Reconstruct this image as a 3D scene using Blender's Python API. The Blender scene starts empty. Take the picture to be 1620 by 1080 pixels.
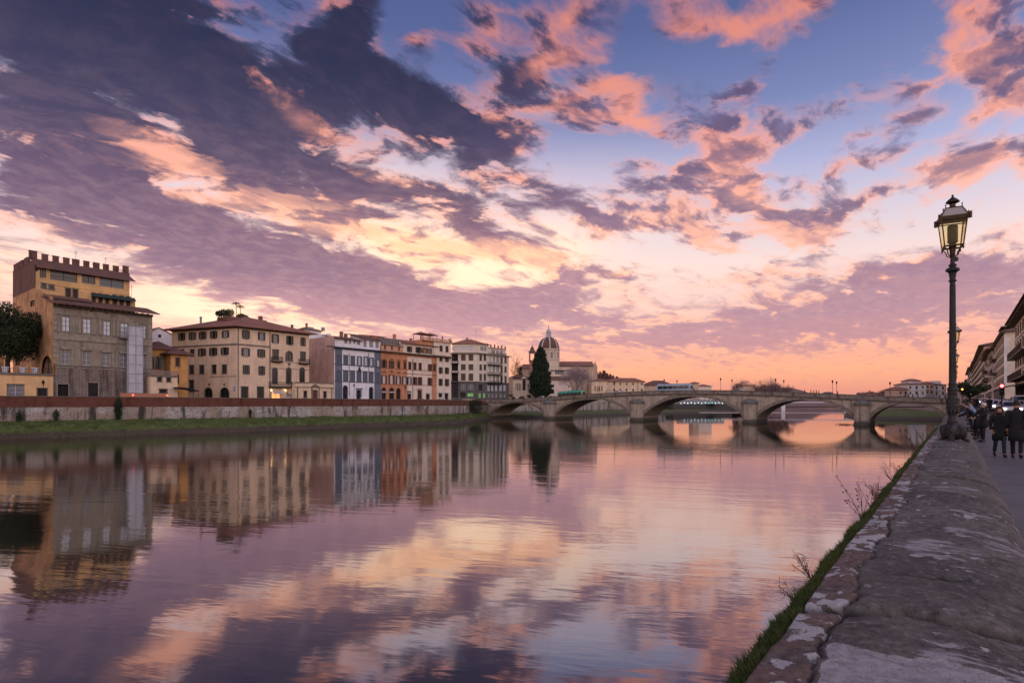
import bpy, bmesh, math, random
import numpy as np
from mathutils import Vector, Matrix, noise as mnoise
random.seed(7)
R = math.radians
SC = bpy.context.scene
COL = SC.collection
# ------------------------------------------------------------------ camera
# metres; x to the right, y away along the view axis, z up; the water lies at z = 0
EYE = 6.0
cam_d = bpy.data.cameras.new('camera'); cam = bpy.data.objects.new('camera', cam_d); COL.objects.link(cam)
cam_d.sensor_width = 36.0; cam_d.lens = 20.0; cam_d.shift_y = 0.0611
cam_d.clip_start = 0.05; cam_d.clip_end = 12000
cam.location = (0, 0, EYE); cam.rotation_euler = (R(90), 0, 0)
SC.camera = cam
SC.view_settings.view_transform = 'Standard'; SC.view_settings.look = 'None'
SC.view_settings.exposure = 0.22; SC.view_settings.gamma = 1.0
SC.view_settings.use_curve_mapping = False
SC.cycles.max_bounces = 5; SC.cycles.diffuse_bounces = 2; SC.cycles.glossy_bounces = 3
SC.cycles.transparent_max_bounces = 12; SC.cycles.transmission_bounces = 4
SC.cycles.use_denoising = True
SC.cycles.caustics_reflective = False; SC.cycles.caustics_refractive = False

def lin(r, g, b):
    def c(v):
        v /= 255.0
        return v/12.92 if v <= .04045 else ((v+.055)/1.055)**2.4
    return (c(r), c(g), c(b), 1.0)

# ------------------------------------------------------------------ node helpers
class NT:
    """tiny expression builder for shader node trees"""
    def __init__(s, tree): s.t = tree; s.n = tree.nodes; s.l = tree.links
    def put(s, sock, v):
        if v is None: return
        if isinstance(v, bpy.types.NodeSocket): s.l.new(v, sock)
        else:
            try: sock.default_value = v
            except Exception:
                sock.default_value = tuple(v)[:3]
    def m(s, op, a, b=None, c=None, clamp=False):
        n = s.n.new('ShaderNodeMath'); n.operation = op; n.use_clamp = clamp
        s.put(n.inputs[0], a); s.put(n.inputs[1], b)
        if c is not None: s.put(n.inputs[2], c)
        return n.outputs[0]
    def add(s, a, b): return s.m('ADD', a, b)
    def sub(s, a, b): return s.m('SUBTRACT', a, b)
    def mul(s, a, b): return s.m('MULTIPLY', a, b)
    def mad(s, a, b, c): return s.m('MULTIPLY_ADD', a, b, c)
    def ramp(s, v, lo, hi, o0=0.0, o1=1.0, kind='SMOOTHSTEP'):
        n = s.n.new('ShaderNodeMapRange'); n.interpolation_type = kind
        s.put(n.inputs['Value'], v)
        s.put(n.inputs['From Min'], lo); s.put(n.inputs['From Max'], hi)
        s.put(n.inputs['To Min'], o0); s.put(n.inputs['To Max'], o1)
        return n.outputs['Result']
    def v(s, op, a, b=None, sc=None):
        n = s.n.new('ShaderNodeVectorMath'); n.operation = op
        s.put(n.inputs[0], a); s.put(n.inputs[1], b)
        if sc is not None: s.put(n.inputs['Scale'], sc)
        return n.outputs['Value'] if op in ('DOT_PRODUCT', 'LENGTH', 'DISTANCE') else n.outputs[0]
    def xyz(s, x=0.0, y=0.0, z=0.0):
        n = s.n.new('ShaderNodeCombineXYZ'); s.put(n.inputs[0], x); s.put(n.inputs[1], y); s.put(n.inputs[2], z); return n.outputs[0]
    def sep(s, v):
        n = s.n.new('ShaderNodeSeparateXYZ'); s.put(n.inputs[0], v); return n.outputs
    def map(s, v, loc=(0,0,0), rot=(0,0,0), sc=(1,1,1), kind='POINT'):
        n = s.n.new('ShaderNodeMapping'); n.vector_type = kind
        s.put(n.inputs['Vector'], v); n.inputs['Location'].default_value = loc
        n.inputs['Rotation'].default_value = rot; n.inputs['Scale'].default_value = sc
        return n.outputs[0]
    def noise(s, v, scale=1.0, detail=4.0, rough=.5, dist=0.0, color=False, lac=2.0):
        n = s.n.new('ShaderNodeTexNoise'); s.put(n.inputs['Vector'], v)
        n.inputs['Scale'].default_value = scale; n.inputs['Detail'].default_value = detail
        n.inputs['Roughness'].default_value = rough; n.inputs['Distortion'].default_value = dist
        n.inputs['Lacunarity'].default_value = lac
        return n.outputs['Color' if color else 'Fac']
    def voro(s, v, scale=1.0, feature='F1', rnd=1.0, out='Distance'):
        n = s.n.new('ShaderNodeTexVoronoi'); n.feature = feature; s.put(n.inputs['Vector'], v)
        n.inputs['Scale'].default_value = scale; n.inputs['Randomness'].default_value = rnd
        return n.outputs[out]
    def mix(s, f, a, b, kind='MIX'):
        n = s.n.new('ShaderNodeMix'); n.data_type = 'RGBA'; n.blend_type = kind
        s.put(n.inputs[0], f); s.put(n.inputs[6], a); s.put(n.inputs[7], b)
        return n.outputs[2]
    def cramp(s, f, stops, interp='LINEAR'):
        n = s.n.new('ShaderNodeValToRGB'); s.put(n.inputs[0], f); n.color_ramp.interpolation = interp
        e = n.color_ramp.elements
        while len(e) < len(stops): e.new(0.5)
        for i, (p, c) in enumerate(stops):
            e[i].position = p; e[i].color = c
        return n.outputs[0]
    def blob(s, v, cx, cy, rx, ry, rot):
        m = s.map(v, (cx, cy, 0), (0, 0, rot), (rx, ry, 1), 'TEXTURE')
        n = s.n.new('ShaderNodeTexGradient'); n.gradient_type = 'QUADRATIC_SPHERE'; s.put(n.inputs[0], m)
        return n.outputs['Fac']
# ------------------------------------------------------------------ world: dusk sky with procedural clouds
SUN_AZ = R(-9.0)          # measured from +y towards +x
SUN_EL = R(3.0)
def build_world():
    W = bpy.data.worlds.new('World'); SC.world = W; W.use_nodes = True
    t = W.node_tree
    for n in list(t.nodes): t.nodes.remove(n)
    k = NT(t)
    tc = t.nodes.new('ShaderNodeTexCoord').outputs['Generated']
    d = k.v('NORMALIZE', tc)
    x, y, z = k.sep(d)[:3]
    az = k.m('ARCTAN2', x, y)
    el = k.m('ARCSINE', z)
    ela = k.m('ABSOLUTE', el)
    D2 = 180/math.pi
    def ang(px, py):
        X, Y, Z = (px-810)/900, 1.0, (639-py)/900
        return math.atan2(X, Y), math.atan2(Z, math.hypot(X, Y))
    # flat cloud deck seen in perspective
    den = k.add(k.m('MAXIMUM', z, 0.0), 0.17)
    P = k.xyz(k.m('DIVIDE', x, den), k.m('DIVIDE', y, den), 0.0)
    Pr = k.map(P, (0, 0, 0), (0, 0, R(-40)), (1, 1, 1))
    Ps = k.map(Pr, (3.1, 1.7, 0), (0, 0, 0), (1.0, 1.35, 1))
    warp = k.noise(Ps, 1.3, 3, .5, color=True)
    wv = k.v('SUBTRACT', warp, (0.5, 0.5, 0.5))
    Pw = k.v('ADD', Ps, k.v('SCALE', wv, sc=0.42))
    n1 = k.noise(Pw, 2.3, 9, .6)
    Pw2 = k.v('ADD', Pw, (0.05, 0.13, 0.0))
    n2 = k.noise(Pw2, 2.3, 6, .6)
    n3 = k.noise(Pw, 6.2, 8, .60)
    nf = k.noise(Pw, 15.0, 4, .6)
    # angular position, ragged by noise, for the big cloud masses
    A = k.xyz(az, el, 0.0)
    na = k.v('SUBTRACT', k.noise(Pw, 2.6, 5, .55, color=True), (0.5, 0.5, 0.5))
    Aw = k.v('ADD', A, k.v('MULTIPLY', na, (0.17, 0.11, 0)))
    na0 = k.v('SUBTRACT', k.noise(Pw, 1.6, 2, .5, color=True), (0.5, 0.5, 0.5))
    def blobs(lst, src):
        dn = None; lt = None
        for (px, py, rx, ry, deg, amp, la) in lst:
            a, e = ang(px, py)
            a2, _ = ang(px+20, py); _, e2 = ang(px, py-20)
            ka = (a2-a)/20; ke = (e2-e)/20
            b = k.blob(src, a, e, rx*2.1*ka, ry*2.1*ke, -R(deg))
            if amp: dn = k.mul(b, amp) if dn is None else k.mad(b, amp, dn)
            if la: lt = k.mul(b, la) if lt is None else k.mad(b, la, lt)
        return dn, lt
    dens, litf = blobs([
        # the two great dark masses, upper left and the long band below it
        (150, 60, 270, 115, 5, 2.4, -.8), (330, 140, 150, 62, 26, 1.3, -.3), (545, 80, 85, 105, 70, 1.5, -.4), (690, 172, 140, 54, 20, 1.9, -.4),
        (785, 215, 40, 26, 0, .9, -.2), (417, 25, 95, 34, 20, -.7, 0),
        (60, 285, 120, 48, 18, 1.3, -.3), (230, 345, 160, 58, 24, 1.8, -.4), (400, 415, 160, 56, 24, 1.8, -.4), (560, 455, 150, 46, 16, 1.7, -.3),
        (720, 492, 160, 32, 6, 1.5, 0), (880, 455, 105, 34, 6, 1.25, -.2), (860, 505, 190, 26, 4, .9, 0),
        # broken middle
        (355, 232, 55, 22, 10, .9, -.2), (455, 240, 75, 26, 8, 1.0, -.3), (250, 262, 130, 26, 12, .5, 1.0), (150, 190, 110, 24, 8, .5, 1.1), (480, 175, 70, 26, 25, .5, 1.1),
        (245, 205, 60, 22, 5, -.25, .9), (300, 285, 130, 20, 14, -.25, .7), (560, 300, 70, 20, 5, .6, .3), (440, 300, 100, 26, 10, .9, .5), (180, 225, 130, 26, 10, .5, .9), (560, 255, 120, 26, 8, .5, .8), (300, 240, 120, 26, 12, .5, .7), (625, 303, 48, 17, 5, .9, -.2),
        (745, 330, 85, 26, 24, 1.25, -.4), (620, 255, 90, 16, 5, -.6, .3), (600, 235, 60, 14, 0, .5, .7), (500, 365, 90, 20, 15, .35, .5),
        (640, 340, 120, 16, 4, .45, 1.2), (830, 275, 60, 22, 5, .7, 1.0), (740, 395, 170, 18, 6, .35, 1.0), (860, 400, 110, 15, 10, .6, .5), (960, 425, 90, 12, 6, .6, .4),
        (640, 375, 100, 20, 0, -.15, .5), (775, 425, 75, 24, -15, -.5, 0), (560, 350, 90, 18, 8, .8, 1.0), (700, 385, 90, 12, 4, .6, 1.1), (800, 375, 80, 14, 12, .6, 1.0), (470, 330, 80, 18, 10, .7, .8), (940, 380, 90, 24, 8, -.5, 0), (70, 340, 110, 26, 12, .35, .7),
        # right of centre
        (960, 325, 100, 22, 8, .9, -.1), (1000, 358, 90, 20, 14, .8, 1.0), (1080, 325, 80, 40, 10, .7, .1), (1090, 365, 60, 18, 14, .7, .9),
        (770, 60, 85, 30, 5, .8, 1.7), (903, 27, 48, 24, -20, .7, 1.7), (855, 103, 95, 20, -14, .9, 2.0), (950, 95, 28, 16, 0, .8, 1.3), (1000, 180, 62, 38, 15, 1.3, 1.7),
        (868, 162, 120, 15, -3, .55, 1.8), (960, 140, 60, 16, 8, .6, 1.5), (660, 55, 24, 14, 0, .7, 1.2), (790, 15, 60, 16, 0, .6, .6),
        (1190, 28, 120, 28, 4, 1.2, 1.6), (1150, 60, 40, 12, -10, .6, 1.4), (1530, 12, 130, 30, -4, 1.3, 1.2), (1490, 70, 90, 22, -16, 1.15, 1.1), (1475, 122, 75, 22, -14, 1.15, 1.0),
        (1590, 100, 70, 62, -25, 1.25, .25), (1570, 175, 80, 16, -10, .9, .6), (1190, 137, 90, 24, -6, 1.15, .15), (1170, 190, 115, 18, -3, .95, 0), (1125, 243, 100, 32, -8, 1.2, .25),
        (1150, 295, 95, 22, 12, .9, 1.2), (1225, 335, 110, 26, 36, 1.15, 1.1), (1370, 318, 90, 34, -18, 1.3, .55), (1550, 252, 65, 28, -5, 1.1, .5), (1550, 300, 110, 18, -18, .8, 1.1),
        (1147, 382, 52, 18, 12, .9, 1.1), (1370, 214, 62, 17, -16, 1.0, .3), (1347, 254, 44, 12, 0, .9, 1.2), (1523, 208, 52, 14, -10, .8, 1.1), (1300, 185, 90, 14, -10, .5, 0),
        (1212, 432, 85, 16, -8, .9, .6), (1340, 450, 150, 30, -8, 1.1, 0), (1520, 440, 150, 36, -3, 1.35, .05), (1420, 500, 290, 42, -5, 1.5, 0), (1180, 512, 200, 24, -4, 1.1, 0), (1010, 540, 260, 16, -2, .8, 0), (1300, 545, 240, 10, -2, .5, 0),
        (1240, 395, 60, 10, -20, .6, 1.2), (1590, 380, 70, 22, -15, .6, .8), (1390, 372, 60, 8, 0, .5, 1.1),
        # open sky
        (925, 232, 130, 40, 0, -1.0, 0), (1360, 95, 130, 44, -6, -1.2, 0), (1090, 100, 110, 34, 0, -1.0, 0), (1400, 395, 170, 30, -6, -.8, 0), (1070, 410, 110, 26, 0, -.8, 0),
        (1260, 240, 60, 24, 0, -.6, 0), (700, 110, 60, 20, 10, -.7, 0), (330, 492, 230, 18, 10, -1.1, 0), (60, 450, 140, 34, 8, -.1, .9), (1010, 30, 36, 50, 0, -.9, 0), (640, 60, 30, 50, 0, -.5, 0), (1270, 110, 200, 40, 0, -.5, 0), (1320, 30, 40, 40, 0, -.7, 0),
        (640, 20, 40, 40, 20, -.8, 0),
    ], Aw)
    glow, _ = blobs([(700, 400, 380, 110, 4, .95, 0), (800, 415, 130, 44, -15, .9, 0), (630, 372, 120, 34, 8, .9, 0), (370, 500, 330, 48, 8, 1.5, 0), (60, 450, 160, 40, 10, .3, 0)], Aw)
    rt = k.ramp(az, -0.1, 0.3)
    hl = k.ramp(el, R(3), R(14), 0.0, 1.0)
    base = k.mad(k.sub(n3, .5), 2.5, k.mad(k.sub(n1, .5), 1.9, -0.02))
    dd = k.add(base, k.mul(dens, 0.80))
    dd = k.mad(k.sub(nf, .5), 0.55, dd)
    dd = k.mad(hl, 0.10, dd)
    dd = k.mad(rt, -0.13, dd)
    soft = k.ramp(el, R(5), R(16), 0.35, 0.0)
    cover = k.ramp(dd, k.mad(soft, -1.0, -0.20), k.add(soft, 0.66))
    thick = k.ramp(dd, -0.05, 1.0)
    edge = k.ramp(k.sub(n1, n2), -0.03, 0.08)
    # clear sky by elevation (0..40 deg -> 0..1)
    E = k.m('MULTIPLY', ela, D2/60.0)
    def st(rows): return [(e/60.0, lin(*c)) for e, c in rows]
    clear = k.cramp(E, st([(0, (204,140,132)), (1.3, (224,148,126)), (3.2, (246,172,134)), (5.5, (234,168,152)), (8.5, (234,190,180)),
                           (13, (232,208,206)), (17, (204,196,214)), (21, (168,172,210)), (26, (124,136,184)), (33, (92,106,158)), (48, (66,80,130)), (60, (56,68,118))]))
    # paler and brighter away from the glow, raised to light the facades
    away = k.ramp(k.m('COSINE', k.sub(az, SUN_AZ)), -0.6, 0.75, 1.0, 0.0)
    clear = k.mix(k.mul(away, 0.8), clear, k.cramp(E, st([(0, (216,188,184)), (6, (236,208,202)), (14, (236,214,208)), (25, (214,202,210)), (40, (176,174,196)), (60, (120,126,164))])))
    veil, _ = blobs([(330, 265, 420, 110, 10, 1.0, 0), (620, 290, 260, 80, 5, .7, 0), (900, 300, 260, 70, 0, .5, 0), (870, 165, 120, 26, 0, .5, 0)], A)
    clear = k.mix(k.m('MINIMUM', k.mul(veil, 0.8), .85), clear, lin(226, 204, 214))
    clear = k.mix(k.m('MINIMUM', k.mul(glow, 0.8), 1.0), clear, lin(255, 216, 184))
    dark = k.cramp(E, st([(0, (196,138,134)), (4, (206,148,146)), (8, (176,136,150)), (12, (134,108,130)), (17, (104,86,112)), (22, (74,70,100)), (30, (50,53,82)), (60, (46,48,76))]))
    lit = k.cramp(E, st([(0, (240,160,134)), (5, (250,178,146)), (10, (250,180,150)), (16, (248,180,158)), (24, (242,162,144)), (32, (228,144,132)), (60, (190,126,130))]))
    lit = k.mix(k.m('MINIMUM', k.mul(glow, 0.6), 1.0), lit, lin(255, 194, 152))
    lit = k.mix(k.mul(away, 0.75), lit, lin(250, 212, 204))
    right = k.ramp(az, -0.12, 0.22)
    dark = k.mix(k.mul(right, .72), dark, k.cramp(E, st([(0, (206,146,140)), (8, (178,138,152)), (17, (136,112,138)), (26, (112,96,132)), (34, (96,84,124)), (60, (80,74,112))])))
    dark = k.mix(k.mul(away, 0.7), dark, lin(200, 180, 184))
    dark = k.mix(k.m('MINIMUM', k.mul(glow, 0.22), 1.0), dark, lin(220, 150, 140))
    sh = k.sub(k.mad(k.sub(edge, .5), -0.6, thick), k.mul(litf, 0.62))
    sh = k.mad(right, -0.22, sh)
    sh = k.add(sh, k.mul(k.mul(k.add(k.mul(k.sub(n3, .5), 2.3), k.mul(k.sub(nf, .5), 1.5)), 1.5), k.ramp(thick, .30, .9, 1.0, .08)))
    sh = k.ramp(sh, -0.45, 0.62)
    cloud = k.mix(sh, lit, dark)
    # soft variation inside the dark masses
    cloud = k.mix(k.mul(k.ramp(nf, .35, .75), k.ramp(E, .2, .5, .14, .04)), cloud, k.mix(0.5, lit, clear))
    sky = k.mix(cover, clear, cloud)
    sky = k.v('SCALE', sky, sc=k.mad(k.m('MINIMUM', glow, 1.3), .16, 1.0))
    sky = k.v('SCALE', sky, sc=k.ramp(el, R(12), R(38), 1.0, .80))
    sky = k.v('SCALE', sky, sc=k.mad(away, 1.0, 1.0))  # added gain on the unseen sky behind the camera, lights the facades
    # still air over the horizon
    sky = k.mix(k.ramp(ela, R(0), R(5.5), 0.85, 0.0), sky, clear)
    nish = t.nodes.new('ShaderNodeTexSky'); nish.sky_type = 'NISHITA'; nish.sun_disc = False
    nish.sun_elevation = SUN_EL; nish.sun_rotation = SUN_AZ
    sky2 = k.mix(1.0, sky, k.v('SCALE', nish.outputs[0], sc=0.001), 'ADD')
    sky3 = k.mix(k.ramp(z, -0.02, -0.005, 1.0, 0.0), sky2, lin(90, 80, 84))
    bg = t.nodes.new('ShaderNodeBackground'); k.put(bg.inputs[0], sky3); bg.inputs[1].default_value = 1.0
    out = t.nodes.new('ShaderNodeOutputWorld'); t.links.new(bg.outputs[0], out.inputs[0])
build_world()
sun_d = bpy.data.lights.new('sun', 'SUN'); sun = bpy.data.objects.new('sun', sun_d); COL.objects.link(sun)
sun.visible_glossy = False   # the sun itself is behind the cloud bank
sun_d.energy = 0.9; sun_d.angle = R(12); sun_d.color = (1.0, 0.62, 0.42)
sd = Vector((math.sin(SUN_AZ)*math.cos(SUN_EL), math.cos(SUN_AZ)*math.cos(SUN_EL), math.sin(SUN_EL)))
sun.rotation_euler = sd.to_track_quat('Z', 'Y').to_euler()
# ------------------------------------------------------------------ mesh and object tools
class MB:
    def __init__(s): s.v = []; s.f = []; s.mi = []; s.cur = 0
    def poly(s, pts):
        i = len(s.v); s.v += [tuple(p) for p in pts]; s.f.append(tuple(range(i, i+len(pts)))); s.mi.append(s.cur)
    def add(s, vs, fs):
        i = len(s.v); s.v += [tuple(p) for p in vs]
        for f in fs: s.f.append(tuple(i+a for a in f)); s.mi.append(s.cur)
    def box(s, x0, x1, y0, y1, z0, z1):
        s.add([(x0,y0,z0),(x1,y0,z0),(x1,y1,z0),(x0,y1,z0),(x0,y0,z1),(x1,y0,z1),(x1,y1,z1),(x0,y1,z1)],
              [(0,3,2,1),(4,5,6,7),(0,1,5,4),(1,2,6,5),(2,3,7,6),(3,0,4,7)]); return s
    def prism(s, pts, z0, z1, caps=True):
        n = len(pts)
        vs = [(p[0],p[1],z0) for p in pts] + [(p[0],p[1],z1) for p in pts]
        fs = [(i, (i+1)%n, n+(i+1)%n, n+i) for i in range(n)]
        if caps: fs += [tuple(range(n-1,-1,-1)), tuple(range(n, 2*n))]
        s.add(vs, fs); return s
    def xz(s, pts, y0, y1):
        """outline in x,z extruded in y"""
        n = len(pts)
        vs = [(p[0],y0,p[1]) for p in pts] + [(p[0],y1,p[1]) for p in pts]
        s.add(vs, [(i, (i+1)%n, n+(i+1)%n, n+i) for i in range(n)] + [tuple(range(n-1,-1,-1)), tuple(range(n, 2*n))]); return s
    def lathe(s, prof, n=16, c=(0,0), ph=0.0, sx=1.0, sy=1.0, close=True):
        vs = []
        for r, z in prof:
            for i in range(n):
                a = ph + 2*math.pi*i/n; vs.append((c[0]+r*math.cos(a)*sx, c[1]+r*math.sin(a)*sy, z))
        fs = []
        for k in range(len(prof)-1):
            for i in range(n):
                j = (i+1) % n; fs.append((k*n+i, k*n+j, (k+1)*n+j, (k+1)*n+i))
        if close: fs += [tuple(range(n-1,-1,-1)), tuple(range((len(prof)-1)*n, len(prof)*n))]
        s.add(vs, fs); return s
    def tube(s, pts, rad, n=8):
        pts = [Vector(p) for p in pts]
        if not isinstance(rad, (list, tuple)): rad = [rad]*len(pts)
        vs = []; prev = None
        for i, p in enumerate(pts):
            t = (pts[min(i+1, len(pts)-1)] - pts[max(i-1, 0)]).normalized()
            a = Vector((0,0,1)) if abs(t.z) < .9 else Vector((1,0,0))
            if prev is not None: a = prev
            u = (a - t*a.dot(t)).normalized(); w = t.cross(u); prev = u
            for k in range(n):
                th = 2*math.pi*k/n; vs.append(p + (u*math.cos(th) + w*math.sin(th))*rad[i])
        fs = [(i*n+k, i*n+(k+1)%n, (i+1)*n+(k+1)%n, (i+1)*n+k) for i in range(len(pts)-1) for k in range(n)]
        fs += [tuple(range(n-1,-1,-1)), tuple(range((len(pts)-1)*n, len(pts)*n))]
        s.add(vs, fs); return s
    def ball(s, c, r, n=8, m=6, sc=(1,1,1)):
        prof = [(max(math.sin(math.pi*k/m), .001)*r, -math.cos(math.pi*k/m)*r*sc[2]+c[2]) for k in range(m+1)]
        return s.lathe(prof, n, (c[0], c[1]), 0, sc[0], sc[1])
    def mesh(s, name, mats, smooth=False):
        me = bpy.data.meshes.new(name); me.from_pydata(s.v, [], s.f)
        if not isinstance(mats, (list, tuple)): mats = [mats]
        for m in mats: me.materials.append(m)
        if len(mats) > 1: me.polygons.foreach_set('material_index', s.mi)
        if smooth is True: me.polygons.foreach_set('use_smooth', [True]*len(me.polygons))
        me.update()
        if smooth == 'auto':
            me.polygons.foreach_set('use_smooth', [True]*len(me.polygons)); me.set_sharp_from_angle(angle=R(35))
        return me
    def build(s, name, mats, parent=None, mat=None, smooth=False, **kw):
        return obj(name, s.mesh(name, mats, smooth), parent, mat, **kw)

def obj(name, data, parent=None, mat=None, loc=None, label=None, cat=None, group=None, kind=None):
    o = bpy.data.objects.new(name, data); COL.objects.link(o)
    if parent is not None: o.parent = parent
    if mat is not None: o.matrix_local = mat
    if loc is not None: o.location = loc
    if label: o['label'] = label
    if cat: o['category'] = cat
    if group: o['group'] = group
    if kind: o['kind'] = kind
    return o
def thing(name, loc, label, cat, rz=0.0, group=None):
    o = obj(name, None, None, None, loc, label, cat, group); o.rotation_euler = (0, 0, rz); o.empty_display_size = .3
    return o
def copy_tree(o, parent=None, label=None, loc=None, rz=None, sc=None):
    c = o.copy(); COL.objects.link(c)
    if parent is not None: c.parent = parent
    if label: c['label'] = label
    if loc is not None: c.location = loc
    if rz is not None: c.rotation_euler = (0, 0, rz)
    if sc is not None: c.scale = (sc, sc, sc) if not isinstance(sc, tuple) else sc
    for ch in KIDS(o): copy_tree(ch, c)
    return c
def KIDS(o): return list(o.children)

# ------------------------------------------------------------------ plan geometry
# the river runs along RD; s = metres along it, q = metres across (camera at 0,0; q < 0 is over the water)
TH = math.atan2(702, 900)
RD = Vector((math.sin(TH), math.cos(TH), 0)); RN = Vector((math.cos(TH), -math.sin(TH), 0))
def sq(s, q, z=0.0): p = RD*s + RN*q; return Vector((p.x, p.y, z))
def qdepth(px, w):      # view depth of the line q = -w in direction px
    return w/(RD.x - RN.x*(px-810)/900)
def plan(px, w):
    Y = qdepth(px, w); return Vector(((px-810)/900*Y, Y, 0))
def at(px, py, Y): return Vector(((px-810)/900*Y, Y, EYE + (639-py)/900*Y))
def s_of(p): return p.x*RD.x + p.y*RD.y
def q_of(p): return p.x*RN.x + p.y*RN.y
def fbm(x, y, z=0.0, o=4): return mnoise.fractal(Vector((x, y, z)), 1.0, 2.0, o)

# ------------------------------------------------------------------ materials
def mat(name, base=None, rough=.8, fn=None, spec=.3, metal=0.0, **kw):
    m = bpy.data.materials.new(name); m.use_nodes = True
    t = m.node_tree; b = t.nodes['Principled BSDF']
    b.inputs['Roughness'].default_value = rough; b.inputs['Metallic'].default_value = metal
    b.inputs['Specular IOR Level'].default_value = spec
    if base is not None: b.inputs['Base Color'].default_value = (*base[:3], 1)
    if fn: fn(NT(t), b)
    return m
def bump(k, b, h, strength=.4, dist=.05):
    n = k.n.new('ShaderNodeBump'); n.inputs['Strength'].default_value = strength; n.inputs['Distance'].default_value = dist
    k.put(n.inputs['Height'], h); k.l.new(n.outputs[0], b.inputs['Normal'])
def gpos(k): return k.n.new('ShaderNodeNewGeometry').outputs['Position']
def opos(k): return k.n.new('ShaderNodeTexCoord').outputs['Object']
def stucco(name, c, var=.16, dirt=.35, rough=.9):
    """plaster: blotches, streaks of weathering running down, fine grain"""
    def f(k, b):
        p = gpos(k)
        n = k.noise(p, .35, 5, .6); g = k.noise(p, 4.0, 4, .6)
        st = k.noise(k.map(p, sc=(1.3, 1.3, .12)), 1.0, 5, .6)
        c1 = tuple(v*(1-var) for v in c); c2 = tuple(min(v*(1+var), 1) for v in c)
        col = k.mix(k.ramp(n, .35, .65), (*c1, 1), (*c2, 1))
        col = k.mix(k.mul(k.ramp(st, .46, .74), min(dirt*1.5, .9)), col, (c[0]*.45, c[1]*.42, c[2]*.40, 1))
        col = k.mix(k.mul(k.ramp(g, .4, .7), .12), col, (c[0]*.6, c[1]*.6, c[2]*.6, 1))
        k.put(b.inputs['Base Color'], col); bump(k, b, g, .25, .03)
    return mat(name, c, rough, f)
def stone(name, c, c2=None, scale=1.0, rough=.85, blocks=None):
    c2 = c2 or tuple(v*.55 for v in c)
    def f(k, b):
        p = gpos(k)
        n = k.noise(p, .8*scale, 6, .65); g = k.noise(p, 9*scale, 4, .6)
        st = k.noise(k.map(p, sc=(.9, .9, .15)), 1.0, 5, .6)
        col = k.mix(k.ramp(n, .32, .68), (*c, 1), (*c2, 1))
        col = k.mix(k.mul(k.ramp(st, .5, .75), .55), col, (c2[0]*.5, c2[1]*.5, c2[2]*.48, 1))
        col = k.mix(k.mul(k.ramp(g, .45, .7), .3), col, (c[0]*.5, c[1]*.5, c[2]*.5, 1))
        k.put(b.inputs['Base Color'], col); bump(k, b, k.add(n, k.mul(g, .4)), .5, .06)
    return mat(name, c, rough, f)
def bricks_mat(name, c1, c2, mortar, bw, bh, ms=.02, horiz=None, tide=False):
    """brickwork mapped on vertical faces: u runs along the face, v is height"""
    def f(k, b):
        p = gpos(k)
        u = k.v('DOT_PRODUCT', p, tuple(horiz or RD)); z = k.sep(p)[2]
        n = k.n.new('ShaderNodeTexBrick'); k.put(n.inputs['Vector'], k.xyz(u, z, 0))
        n.inputs['Color1'].default_value = (*c1, 1); n.inputs['Color2'].default_value = (*c2, 1); n.inputs['Mortar'].default_value = (*mortar, 1)
        n.inputs['Scale'].default_value = 1.0; n.inputs['Mortar Size'].default_value = ms; n.inputs['Brick Width'].default_value = bw; n.inputs['Row Height'].default_value = bh
        g = k.noise(p, .7, 6, .65)
        col = k.mix(k.mul(k.ramp(g, .4, .7), .5), n.outputs['Color'], (c1[0]*.4, c1[1]*.4, c1[2]*.4, 1))
        st = k.noise(k.map(p, sc=(.8, .8, .07)), 1.0, 6, .65); col = k.mix(k.mul(k.ramp(st, .50, .68), .75), col, (c1[0]*.28, c1[1]*.27, c1[2]*.26, 1))
        col = k.mix(k.mul(k.ramp(k.noise(p, 2.6, 4, .7), .55, .7), .35), col, (min(c1[0]*1.5,1), min(c1[1]*1.5,1), min(c1[2]*1.5,1), 1))
        if tide: col = k.mix(k.ramp(k.add(z, k.mul(g, 1.2)), 1.2, 2.3, .85, 0), col, (.05,.05,.04,1))
        k.put(b.inputs['Base Color'], col); bump(k, b, k.m('SUBTRACT', 1.0, n.outputs['Fac']), .6, .04)
    return mat(name, c1, .9, f)
def rooftile(name, c=(.20,.085,.055)):
    def f(k, b):
        p = gpos(k); n = k.noise(p, .5, 5, .6); g = k.noise(p, 5, 3, .6)
        w = k.n.new('ShaderNodeTexWave'); w.bands_direction = 'X'; w.inputs['Scale'].default_value = 1.1
        k.put(w.inputs['Vector'], k.map(p, rot=(0, 0, TH)))
        col = k.mix(k.ramp(n, .3, .7), (*c, 1), (c[0]*.6, c[1]*.75, c[2]*.9, 1))
        col = k.mix(k.ramp(g, .5, .75), col, (c[0]*1.35, c[1]*1.4, c[2]*1.4, 1))
        k.put(b.inputs['Base Color'], col); bump(k, b, k.add(w.outputs['Fac'], g), .6, .1)
    return mat(name, c, .85, f)
M = {}
M['glass'] = mat('window_glass', (.018,.02,.024), .12, spec=.6)
M['glass_soft'] = mat('net_curtained_glass', (.16,.17,.19), .25, spec=.5)
M['glass_bright'] = mat('white_curtained_glass', (.62,.66,.72), .3, spec=.5)
M['dark'] = mat('dark_interior', (.012,.011,.011), .9)
M['brown'] = mat('brown_painted_wood', (.055,.03,.022), .7)
M['greyshut'] = mat('grey_painted_wood', (.11,.13,.165), .65)
M['darkshut'] = mat('dark_shutter_wood', (.035,.03,.03), .7)
M['whitewood'] = mat('white_painted_wood', (.62,.62,.6), .6)
M['stone_trim'] = stone('pietra_serena_trim', (.21,.19,.16), (.15,.135,.115))
M['iron'] = mat('black_iron', (.02,.02,.022), .5, metal=.4)
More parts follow.
